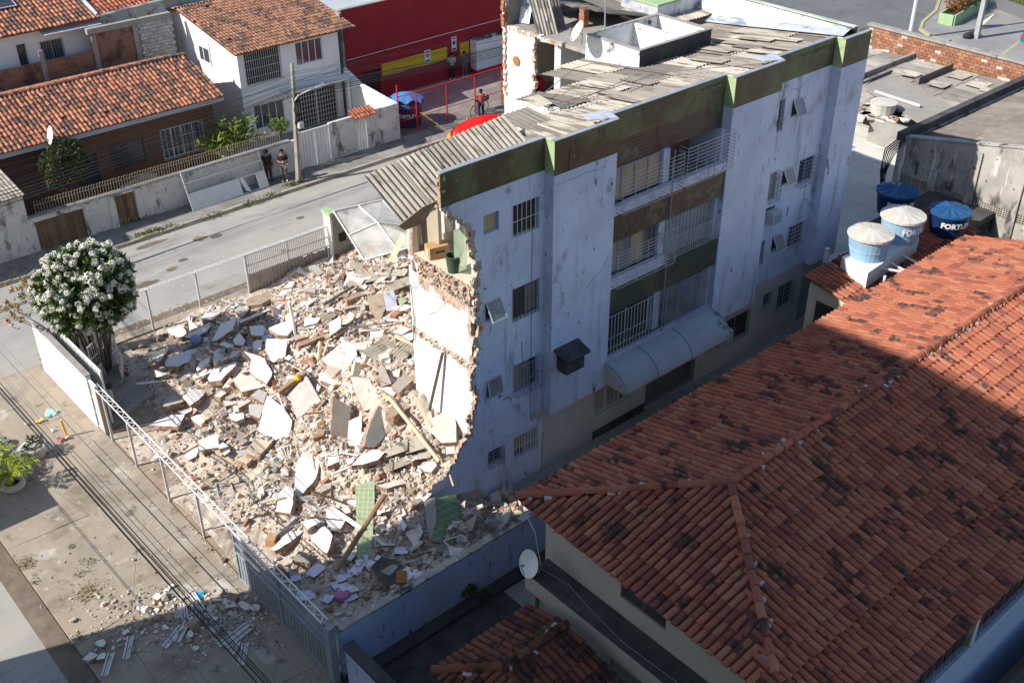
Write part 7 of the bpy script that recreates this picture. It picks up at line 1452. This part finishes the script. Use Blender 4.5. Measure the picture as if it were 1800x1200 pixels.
for k in range(900):
    d = V3((R.gauss(0, 1), R.gauss(0, 1), R.gauss(0, 1))).normalized()
    if d.z < -.75: continue
    rr = 1 + .20 * noise.noise(d * 2.0) + .09 * noise.noise(d * 5); p = C_ + V3((d.x * 1.72, d.y * 1.72, d.z * 1.62)) * rr * R.uniform(.8, 1.0); rosette(lf, p - d * .10, d, 9, .30); nd.append((p, d))
for k in range(420): d = V3((R.gauss(0, 1), R.gauss(0, 1), R.gauss(0, .8))).normalized(); rosette(lf, C_ + d * R.uniform(.6, 1.3), d, 8, .3)
for p, d in nd:
    if R.random() < (.52 if d.z > .2 else .27) * (1 + 1.1 * noise.noise(d * 2.7 + V3((4, 1, 2)))): cluster(fl, p + d * .12, R.uniform(.08, .15), R.randint(16, 30), .058)
obj('crown', lf, M['leaf'], tr, kind='stuff'); obj('blossom', fl, M['petal'], tr, kind='stuff')
tr = thing('flowering_shrub', 'loose shrub with peach blossom leaning over the corner wall', 'shrub', (10.2, 38.3, 0)); b = MB(); lf = MB(); fl = MB()
for k in range(16):
    e = PY(R.uniform(12, 130), R.uniform(495, 560), R.uniform(37.4, 38.6)); s_ = V3((10.9, 37.9, 0)); b.tube([s_, s_.lerp(e, .5) + V3((0, 0, .6)), e], [.03, .02, .01], 5)
    for q in range(10): p = e + V3((R.gauss(0, .22), R.gauss(0, .22), R.gauss(0, .2))); rosette(lf, p, V3((0, 0, .5)), 5, .17); cluster(fl, p + V3((0, 0, .05)), .09, 8, .05) if R.random() < .6 else None
obj('stems', b, M['bark'], tr); obj('leaves', lf, M['leaf2'], tr, kind='stuff'); obj('blossom', fl, M['peach'], tr, kind='stuff')
def bush(name, lab, c, rad, n, m, ls, cat='shrub', trunk=True, clumps=26):
    t = thing(name, lab, cat, (c[0], c[1], 0)); lf = MB()
    for k in range(clumps):
        d = V3((R.gauss(0, 1), R.gauss(0, 1), R.gauss(0, 1))).normalized(); p = V3(c) + V3((d.x * rad[0], d.y * rad[1], d.z * rad[2])) * R.uniform(.55, .9); leaves(lf, p, (rad[0] * .38, rad[1] * .38, rad[2] * .34), n // clumps, ls, .25, shell=.4)
    obj('crown', lf, m, t, kind='stuff')
    if trunk: b = MB(); b.tube([(c[0], c[1], 0), (c[0] + .05, c[1], c[2] - rad[2] * .3)], [.09, .06], 6); [b.tube([(c[0], c[1], c[2] - rad[2] * .8), (c[0] + rad[0] * .5 * math.cos(k), c[1] + rad[1] * .5 * math.sin(k), c[2] + rad[2] * .2)], [.04, .02], 5) for k in range(6)]; obj('trunk', b, M['bark'], t)
    return t
bush('yard_tree', 'round dark green tree inside the spiked fence', PY(112, 287, 50.9), (1.1, .85, 1.0), 9000, M['leaf3'], .17, 'tree', clumps=46)
t = thing('yard_plant', 'spiky yellow green plant by the white house corner', 'plant', PY(408, 240, 51.2)); lf = MB(); c = PY(408, 240, 51.0)
for k in range(150):
    p = c + V3((R.gauss(0, .72), R.gauss(0, .4), R.gauss(-.1, .45)))
    for q in range(6): leaf(lf, p, V3((R.gauss(0, .8), R.gauss(0, .8), R.uniform(.1, 1))), R.uniform(.35, .65), 0, .16)
obj('fronds', lf, M['leaf2'], t, kind='stuff'); bush('yard_plant', 'small bright shrub behind the white wall by the lamp pole', PY(490, 222, 50.4), (.6, .5, .4), 600, M['leaf2'], .16, 'plant')
for k, (u, v, w_, n) in enumerate(((518, 324, .35, 160), (475, 345, .3, 80), (440, 358, .3, 70), (375, 380, .4, 60), (275, 408, .6, 180), (255, 412, .5, 130), (260, 380, .5, 90), (240, 388, .4, 80))):
    c = PZ(u, v, 0); lf = MB()
    for q in range(n): leaf(lf, c + V3((R.gauss(0, w_), R.gauss(0, .1), 0)), V3((R.gauss(0, .5), R.gauss(0, .5), 1)), R.uniform(.08, .26), 0, .2)
    obj('weeds', lf, M['grass'], None, 'tuft of green weeds growing along the far kerb', 'weeds', 'weeds along the far kerb', kind='stuff')
for k, (u, v, w_, n) in enumerate(((45, 990, .22, 150), (155, 1042, .3, 220), (125, 960, .06, 40), (155, 988, .18, 90), (140, 1010, .1, 50), (140, 1120, .1, 60), (62, 1022, .08, 40))):
    c = PZ(u, v, 0); lf = MB()
    for q in range(n): leaf(lf, c + V3((R.gauss(0, w_), R.gauss(0, w_), 0)), V3((R.gauss(0, .8), R.gauss(0, .8), 1)), R.uniform(.03, .1), 0, .3)
    obj('weeds', lf, M['grass'], None, 'low patch of weeds in a hole of the front pavement', 'weeds', 'weeds in the front pavement', kind='stuff')
    if w_ > .2: a = [2 * math.pi * q / 14 for q in range(14)]; obj('pothole', MB().prism([(c.x + 1.25 * w_ * math.cos(t_) * R.uniform(.6, 1.25), c.y + 1.25 * w_ * math.sin(t_) * R.uniform(.6, 1.25), .012) for t_ in a], (0, 0, -.02)), mat('pothole earth', (.2, .15, .1), (.27, .21, .15), 4., bump=.5) if 'pothole earth' not in bpy.data.materials else bpy.data.materials['pothole earth'], kind='structure')
# palms in tyre pots
def palm(lab, u, v, h, n, L, pot_r, grp=None):
    c = PZ(u, v, 0); t = thing('potted_palm', lab, 'palm', c); b = MB(); b.lathe([(.12, 0), (pot_r * .9, .02), (pot_r, .12), (pot_r * .92, .24), (pot_r * .62, .26), (pot_r * .55, .16), (0, .16)], c, 20); obj('tyre_pot', b, M['lidpale'], t, smooth=True); obj('soil', MB().lathe([(0, .17), (pot_r * .6, .165)], c, 14), M['soil'], t)
    b = MB(); b.tube([c + V3((0, 0, .15)), c + V3((.04, 0, h))], [.07, .05], 6); obj('trunk', b, M['grass'], t); lf = MB()
    for k in range(n):
        a = 2 * math.pi * k / n + R.uniform(-.3, .3); el = R.uniform(.5, 1.3); p0 = c + V3((0, 0, h)); pts = []
        for q in range(9): s_ = q / 8; pts.append(p0 + V3((math.cos(a), math.sin(a), 0)) * (L * s_ * math.cos(el) + L * .25 * s_ * s_) + V3((0, 0, L * s_ * math.sin(el) - L * .55 * s_ * s_)))
        lf.tube(pts, [.018 * (1 - q / 10) for q in range(9)], 4); 
        for q in range(1, 8):
            for j in range(3):
                p = pts[q].lerp(pts[q + 1], j / 3); d = (pts[q + 1] - pts[q]).normalized(); s2 = d.cross(V3((0, 0, 1))).normalized()
                for sg in (-1, 1): leaf(lf, p, d * .7 + s2 * sg + V3((0, 0, -.25)), L * .30 * (1.1 - abs(q / 8 - .45)), 0, .13)
    obj('fronds', lf, M['palm'], t, kind='stuff')
palm('small yellow green palm in a white tyre pot at the left edge', 24, 856, .55, 9, 1.15, .42)
palm('palm in a white tyre pot cut by the left edge of the picture', -6, 830, .5, 8, 1.0, .4)
def pot(lab, u, v, r, h, m):
    c = PZ(u, v, 0); t = thing('plant_pot', lab, 'plant pot', c); b = MB(); b.lathe([(0, 0), (r * .75, 0), (r, h * .8), (r, h), (r * .85, h), (r * .8, h * .8), (0, h * .8)], c, 18); obj('pot', b, M['lidpale'], t); lf = MB(); leaves(lf, c + V3((0, 0, h + .12)), (r * .8, r * .8, .2), 160, .16); obj('foliage', lf, m, t, kind='stuff')
pot('round white pot with a leafy plant beside a white bag', 66, 800, .36, .42, M['leaf3']); pot('pale pot with green plant at the left edge above the palms', 4, 800, .4, .3, M['leaf2'])
b = MB().lathe([(0, 0), (.2, .02), (.25, .15), (.12, .3), (0, .32)], PZ(84, 790, 0), 9); obj('plastic_bag', b, M['whitecloth'], None, 'white plastic bag beside the round pot', 'bag')
obj('plastic_bag', MB().lathe([(0, 0), (.2, .02), (.24, .2), (0, .3)], PZ(8, 782, 0), 9), flat('greyblue bag', (.3, .33, .45)), None, 'grey blue bag among the pots at the left edge', 'bag')
obj('stone_bench', MB().box(PZ(38, 800, .2), (1.5, .5, .35), 0, .5), M['lidpale'], None, 'pale stone block between the pots', 'block')
for nm, lab, u, v, m, s_ in (('litter', 'crumpled pale green plastic on the damp pavement', 90, 729, 'teal', .34), ('litter', 'crumpled yellow plastic on the damp pavement', 68, 742, 'mustard', .26), ('litter', 'small white scrap of litter beside the yellow plastic', 48, 747, 'whitecloth', .18), ('litter', 'pink and white rag near the yellow post', 108, 774, 'pinkpl', .22), ('litter', 'white crumpled scrap right of the pink rag', 119, 771, 'whitecloth', .14), ('litter', 'white lump of litter below the damp patch', 92, 759, 'whitecloth', .12), ('litter', 'bright blue plastic bag by the fallen gutters', 351, 1047, 'cyan', .22)):
    s_ *= .75; c = PZ(u, v, 0); b = MB(); nn = 8; vs = [c + V3((0, 0, s_ * .35))] + [c + V3((math.cos(2 * math.pi * k / nn) * s_ * R.uniform(.5, 1.2), math.sin(2 * math.pi * k / nn) * s_ * R.uniform(.5, 1.2), R.uniform(.0, .14))) for k in range(nn)]; b.add(vs, [(0, 1 + k, 1 + (k + 1) % nn) for k in range(nn)] + [tuple(range(nn, 0, -1))]); obj(nm, b, M[m], None, lab, 'litter')
c = PZ(118, 767, 0); obj('bollard', MB().tube([c, c + V3((-.05, .02, .75))], .045, 6), M['mustard'], None, 'thin yellow post standing on the pavement', 'post')
# benches and step by the gate
def bench(lab, c, rz_):
    t = thing('stone_bench', lab, 'bench', c, rz=rz_); b = MB(); b.prism([(-.6, -.25, .45), (.6, -.25, .45), (.68, .0, .45), (.6, .25, .45), (-.6, .25, .45), (-.68, 0, .45)], (0, 0, -.07)); obj('seat', b, M['conc'], t, local=True); b = MB(); b.box((0, .27, .78), (1.2, .07, .5)); obj('backrest', b, M['lidpale'], t, local=True)
    for sx in (-.4, .4): obj('leg', MB().prism([(sx - .05, -.2, 0), (sx - .05, .2, 0), (sx - .05, .28, .38), (sx - .05, -.1, .38)], (.1, 0, 0)), M['lidpale'], t, local=True)
bench('concrete bench in the shade of the flowering tree, back to the rubble', PZ(207, 672, 0), -2.0); bench('second concrete bench nearer the white wall end', PZ(186, 716, 0), 2.2)
obj('step', MB().prism([PZ(u, v, .22) for u, v in ((190, 690), (236, 665), (270, 690), (218, 722))], (0, 0, -.25)), M['conc'], None, 'low paved step beside the benches', 'step')
# gutters and scraps on the pavement
for k, (a, b_) in enumerate((((230, 1118), (222, 1158)), ((196, 1148), (184, 1188)), ((320, 1100), (290, 1138)), ((330, 1092), (312, 1128)), ((438, 1096), (385, 1135)), ((440, 1104), (398, 1138)), ((338, 1044), (356, 1074)), ((372, 1054), (416, 1050)), ((418, 1128), (408, 1150)), ((432, 1130), (424, 1170)), ((322, 1060), (326, 1090)))):
    p, q = PZ(*a, .05), PZ(*b_, .05); d = (q - p).normalized(); s_ = d.cross(V3((0, 0, 1))).normalized(); b = MB()
    for o_, w_ in ((-.075, .03), (0, .05), (.075, .03)): b.prism([p + s_ * (o_ - w_ * .6) + V3((0, 0, .05 - .04 * (o_ == 0))), q + s_ * (o_ - w_ * .6) + V3((0, 0, .05 - .04 * (o_ == 0))), q + s_ * (o_ + w_ * .6) + V3((0, 0, .05 - .04 * (o_ == 0))), p + s_ * (o_ + w_ * .6) + V3((0, 0, .05 - .04 * (o_ == 0)))], (0, 0, -.03))
    obj('gutter_piece', b, M['whitecloth'], None, 'length of white gutter channel fallen on the pavement by the grey gate', 'gutter', 'white gutter pieces on the pavement')
for k, (u, v, s_, m) in enumerate(((277, 1052, .2, 'plaster'), (402, 1066, .3, 'plaster2'), (433, 1069, .28, 'plaster2'), (315, 1085, .22, 'grayslab'), (340, 1095, .2, 'plaster'), (178, 1135, .2, 'plaster'), (160, 1158, .22, 'plaster2'), (180, 1157, .18, 'plaster'), (372, 1072, .2, 'grayslab'), (336, 1118, .16, 'plaster'), (222, 1115, .14, 'plaster'), (450, 1072, .18, 'paper'), (380, 1110, .22, 'grayslab'))):
    o = inst('plaster_chunk', chunk_mesh('plaster_chunk', m if m != 'paper' else 'plaster', s_, s_ * .8, .14), Matrix.Translation(PZ(u, v, .0)) @ Matrix.Rotation(R.random() * 6, 4, 'Z')); tag(o, 'pale chunk of plaster thrown onto the front pavement', 'masonry chunk', 'chunks on the front pavement')
b = MB()
def spot4():
    while 1:
        u, v = R.gauss(340, 95), R.gauss(1085, 32)
        if 120 < u < 500 and 1030 < v < 1185: p = PZ(u, v, 0); return p.x, p.y
def spot5(): p = PZ(R.gauss(300, 110), R.gauss(980, 70), 0); return (min(9.8, p.x), p.y)
def rh(x, y): return 0. if x < 9.95 else rh0(x, y)
debris(900, .03, spot4); debris(260, .016, spot5); debris(160, .05, spot4)
obj('pavement_debris', b, M['debris'], None, 'crumbs of brick and plaster on the front pavement', 'rubble', kind='stuff', local=True)
b = MB()
for k in range(260): x, y = R.uniform(10, 36), R.gauss(39.6, .5); b.box((x, y, .0 if y < 39.5 else -.09), (R.uniform(.03, .12), R.uniform(.03, .09), .02), 0, R.random() * 3)
for k in range(120): x, y = R.uniform(10, 50), R.uniform(40.5, 46.8); b.box((x, y, -.095), (R.uniform(.03, .09), R.uniform(.03, .07), .015), 0, R.random() * 3)
obj('street_litter', b, M['debris'], None, 'small stones and scraps scattered over the back street', 'litter', kind='stuff', local=True)
for k, (u, v, rx, ry) in enumerate(((302, 473, .28, .2), (322, 457, .24, .16), (255, 500, .7, .22), (350, 420, .4, .25), (380, 415, .35, .2), (265, 430, .8, .22), (545, 303, .3, .25), (500, 440, .2, .14), (528, 383, .25, .17), (365, 560, .5, .2))):
    c = PZ(u, v, -.1); a = [2 * math.pi * q / 16 for q in range(16)]; obj('road_patch', MB().add([V3((c.x + rx * math.cos(t_) * R.uniform(.75, 1.2), c.y + ry * math.sin(t_) * R.uniform(.75, 1.2), -.096)) for t_ in a], [tuple(range(16))]), M['gutterdirt'], kind='structure')
# ------------------------------------------------------------------ people
def skinned(name, verts, edges, radii, m, parent, sub=1, root=0):
    me = bpy.data.meshes.new(name); me.from_pydata([tuple(v) for v in verts], edges, []); o = bpy.data.objects.new(name, me); COL.objects.link(o)
    md = o.modifiers.new('k', 'SKIN'); md.use_smooth_shade = True; me.skin_vertices[0].data[root].use_root = True
    for k, r in enumerate(radii): me.skin_vertices[0].data[k].radius = (r, r) if not isinstance(r, tuple) else r
    s_ = o.modifiers.new('s', 'SUBSURF'); s_.levels = s_.render_levels = sub
    bpy.context.view_layer.update(); nm = bpy.data.meshes.new_from_object(o.evaluated_get(bpy.context.evaluated_depsgraph_get())); bpy.data.objects.remove(o)
    nm.materials.clear(); nm.materials.append(m); o = bpy.data.objects.new(name, nm); COL.objects.link(o); o.parent = parent; OFF[o.name] = V3((0, 0, 0)); return o
def person(lab, c, rz_, H=1.72, shirt='blackcloth', pants='greypants', shoe='shoe', arms='phone', hair='hair', bighair=False, build=1.0, step=.0, sleeve=.5):
    t = thing('person', lab, 'person', c, rz=rz_); k = H / 1.72; w = build       # faces -Y in its own frame
    hip, chest, neck, head = (0, 0, .93), (0, .0, 1.28), (0, -.01, 1.46), (0, -.03, 1.6)
    if arms == 'phone': L = [(.19, 0, 1.38), (.25, -.02, 1.12), (.09, -.26, 1.13), (.045, -.32, 1.15)]; Rr = [(-.19, 0, 1.38), (-.25, -.02, 1.12), (-.09, -.26, 1.13), (-.045, -.32, 1.15)]
    elif arms == 'down': L = [(.19, 0, 1.38), (.24, .01, 1.1), (.23, -.05, .86), (.22, -.07, .78)]; Rr = [(-.19, 0, 1.38), (-.24, .01, 1.1), (-.23, -.07, .87), (-.22, -.1, .79)]
    else: L = [(.19, 0, 1.38), (.27, -.1, 1.14), (.30, -.38, 1.04), (.30, -.45, 1.03)]; Rr = [(-.19, 0, 1.38), (-.27, -.1, 1.14), (-.30, -.38, 1.04), (-.30, -.45, 1.03)]
    vs = [hip, (0, 0, 1.1), chest, (0, 0, 1.4), neck, (0, -.02, 1.53), head, (0, -.03, 1.68)] + L + Rr + [(.09, 0, .9), (.11, -.02 - step, .5), (.11, .0 + step, .08), (.12, -.16 + step, .04)] + [(-.09, 0, .9), (-.11, -.02 + step, .5), (-.11, .0 - step, .08), (-.12, -.16 - step, .04)]
    ed = [(0, 1), (1, 2), (2, 3), (3, 4), (4, 5), (5, 6), (6, 7), (3, 8), (8, 9), (9, 10), (10, 11), (3, 12), (12, 13), (13, 14), (14, 15), (0, 16), (16, 17), (17, 18), (18, 19), (0, 20), (20, 21), (21, 22), (22, 23)]
    ra = [(.125 * w, .09), (.115 * w, .085), (.135 * w, .09), .085, .05, .055, .092, .07, .06, .045, .034, .036, .06, .045, .034, .036, .085, .06, .042, .04, .085, .06, .042, .04]
    vs = [V3(p) * k for p in vs]; ra = [tuple(q * k for q in r) if isinstance(r, tuple) else r * k for r in ra]
    body = skinned('body', vs, ed, ra, M['skin'], t)
    for hnd, sg in ((L[3], 1), (Rr[3], -1)):
        p = V3(hnd) * k; b = MB()
        for q in range(4): d = V3((sg * -.012 * (q - 1.5), -.045 if arms != 'down' else -.01, -.0 if arms != 'down' else -.06)); b.tube([p + V3(((q - 1.5) * .017, -.01, -.01)), p + V3(((q - 1.5) * .018, -.01, -.01)) + d, p + V3(((q - 1.5) * .017, -.01, -.03)) + d * (1.5 - .15 * abs(q - 1.2))], .009, 5)
        b.tube([p + V3((-sg * .035, 0, 0)), p + V3((-sg * .055, -.03, .015))], .01, 5); obj('fingers', b, M['skin'], t, local=True)
    sv = [(0, 0, .86), (0, 0, 1.1), chest, (0, 0, 1.41), (.19, 0, 1.385), tuple(V3(L[0]).lerp(V3(L[1]), sleeve * 1.6 if sleeve < .6 else 1)), (-.19, 0, 1.385), tuple(V3(Rr[0]).lerp(V3(Rr[1]), sleeve * 1.6 if sleeve < .6 else 1))]
    skinned('shirt', [V3(p) * k for p in sv], [(0, 1), (1, 2), (2, 3), (3, 4), (4, 5), (3, 6), (6, 7)], [tuple(q * k for q in r) if isinstance(r, tuple) else r * k for r in ((.16 * w, .13), (.155 * w, .125), (.18 * w, .135), (.12, .11), .08, .065, .08, .065)], M[shirt], t)
    pv = [(0, 0, .94), (.09, 0, .88), (.11, -.025 - step, .5), (.11, step, .1), (-.09, 0, .88), (-.11, -.025 + step, .5), (-.11, -step, .1)]
    skinned('trousers', [V3(p) * k for p in pv], [(0, 1), (1, 2), (2, 3), (0, 4), (4, 5), (5, 6)], [r * k for r in (.15 * w, .105, .08, .062, .105, .08, .062)], M[pants], t)
    for sg, st_ in ((1, step), (-1, -step)): b = MB(); b.tube([(sg * .11 * k, (.06 + st_) * k, .045), (sg * .115 * k, (-.06 + st_) * k, .05), (sg * .125 * k, (-.2 + st_) * k, .035)], [.05, .055, .04], 8); obj('shoe', b, M[shoe], t, local=True)
    b = MB(); hr = .125 if bighair else .105; b.lathe([(hr * .9, -.04), (hr, .02), (hr * .85, .075), (hr * .5, .11), (0, .122)], n=12, M=Matrix.Translation(V3((0, .0, 1.635)) * k)); b.lathe([(hr * .7, -.1), (hr * .95, -.04), (hr, .03), (0, .06)], n=12, M=Matrix.Translation(V3((0, .03, 1.62)) * k)); obj('hair', b, M[hair], t, local=True, smooth=True)
    b = MB(); b.lathe([(0, 0), (.014, .01), (0, .03)], tuple(V3((0, -.125, 1.585)) * k), 6); obj('nose', b, M['skin'], t, local=True); b = MB()
    for sg in (-1, 1): b.lathe([(0, -.008), (.01, 0), (0, .008)], tuple(V3((sg * .035, -.112, 1.615)) * k), 6)
    b.bb(-.025 * k, .025 * k, -.115 * k, -.108 * k, 1.545 * k, 1.553 * k); obj('eyes_and_mouth', b, M['blackcloth'], t, kind='stuff', local=True)
    return t
person('person with big dark curly hair in dark clothes standing beside the leaning gate', PZ(474, 318, .0), -.2, 1.74, 'blackcloth', 'brownpants', 'blackcloth', 'down', bighair=True, build=1.25)
p_ = person('person in black T-shirt, grey trousers and white shoes looking at a phone', PZ(501, 318, .0), -.5, 1.76, 'blackcloth', 'greypants', 'shoe', 'phone', build=1.3)
obj('phone', MB().box((p_.location.x - .34 * math.sin(.5), p_.location.y - .34 * math.cos(.5), 1.2), (.07, .02, .14), 0, -.5, ), M['whitecloth'], None, 'small white phone held by the person in the black T-shirt', 'phone')
person('person in white T-shirt standing before the red store under the notice', PZ(795, 140, 0), -.6, 1.74, 'whitecloth', 'blackcloth', 'shoe', 'phone'); person('person in dark shirt standing below the sign on the yellow band', PZ(772, 138, 0), -.6, 1.76, 'blackcloth', 'blackcloth', 'blackcloth', 'down')
person('person in blue shirt nearest the water tank in front of the red store', PZ(763, 142, 0), -.6, 1.66, 'bluecloth', 'navy', 'shoe', 'down'); person('person in grey blue clothes left of the white unit', PZ(817, 136, 0), -.6, 1.68, 'greypants', 'greypants', 'shoe', 'phone'); person('person in blue standing at the right end of the white unit', V3((47.3, 53.9, 0)), .4, 1.7, 'bluepl', 'navy', 'shoe', 'down')
c = PZ(846, 206, -.1); person('person in red shirt walking a bicycle along the street', c, 2.55, 1.72, 'redshirt', 'navy', 'blackcloth', 'push', step=.08)
bc = thing('bicycle', 'dark bicycle with a basket held by the person in red', 'bicycle', c + V3((.25, .45, 0)), rz=math.radians(12)); R1 = .33
for s_ in (-.55, .52):
    b = MB(); n = 24
    b.tube([(s_ + R1 * math.cos(2 * math.pi * k / n), 0, R1 + R1 * math.sin(2 * math.pi * k / n)) for k in range(n + 1)], .022, 5); w_ = obj('wheel', b, M['black'], bc, local=True); b = MB()
    for k in range(8): a = math.pi * k / 8; b.tube([(s_ - R1 * math.cos(a), 0, R1 - R1 * math.sin(a)), (s_ + R1 * math.cos(a), 0, R1 + R1 * math.sin(a))], .004, 3)
    b.tube([(s_, -.05, R1), (s_, .05, R1)], .03, 6); o = obj('spokes', b, M['metal'], w_, local=True)
b = MB(); P5 = dict(r=(-.55, 0, R1), b=(-.1, 0, .3), s=(-.22, 0, .82), h=(.35, 0, .85), f=(.52, 0, R1))
for a, d in (('r', 'b'), ('r', 's'), ('b', 's'), ('b', 'h'), ('s', 'h'), ('h', 'f')): b.tube([P5[a], P5[d]], .018, 5)
obj('frame', b, M['darkiron'], bc, local=True); obj('saddle', MB().box((-.24, 0, .9), (.26, .13, .06)), M['black'], bc, local=True); obj('handlebar', MB().tube([(.28, -.3, 1.0), (.36, -.1, 1.02), (.36, .1, 1.02), (.28, .3, 1.0)], .014, 5).tube([(.35, 0, .85), (.36, 0, 1.02)], .016, 5), M['metal'], bc, local=True)
obj('basket', MB().box((.56, 0, .88), (.3, .36, .26)), flat('dark red basket', (.18, .05, .06)), bc, local=True); obj('parcel', MB().box((.56, 0, 1.06), (.2, .2, .12), 0, .4), flat('pink parcel', (.6, .25, .32)), bc, local=True)
# unseen wall and flat roof, put in to cast the shadow on the pavement
k_ = thing('shadow_caster', 'added flat roof on a wall, out of the picture, shading the pavement', 'shadow_caster', (3.1, 33.4, 0)); obj('wall', MB().bb(2.0, 2.15, 32.1, 35.2, 0, 2.6), M['metalw'], k_); obj('roof', MB().bb(1.6, 3.75, 32.0, 35.3, 2.6, 2.72), M['metal'], k_)
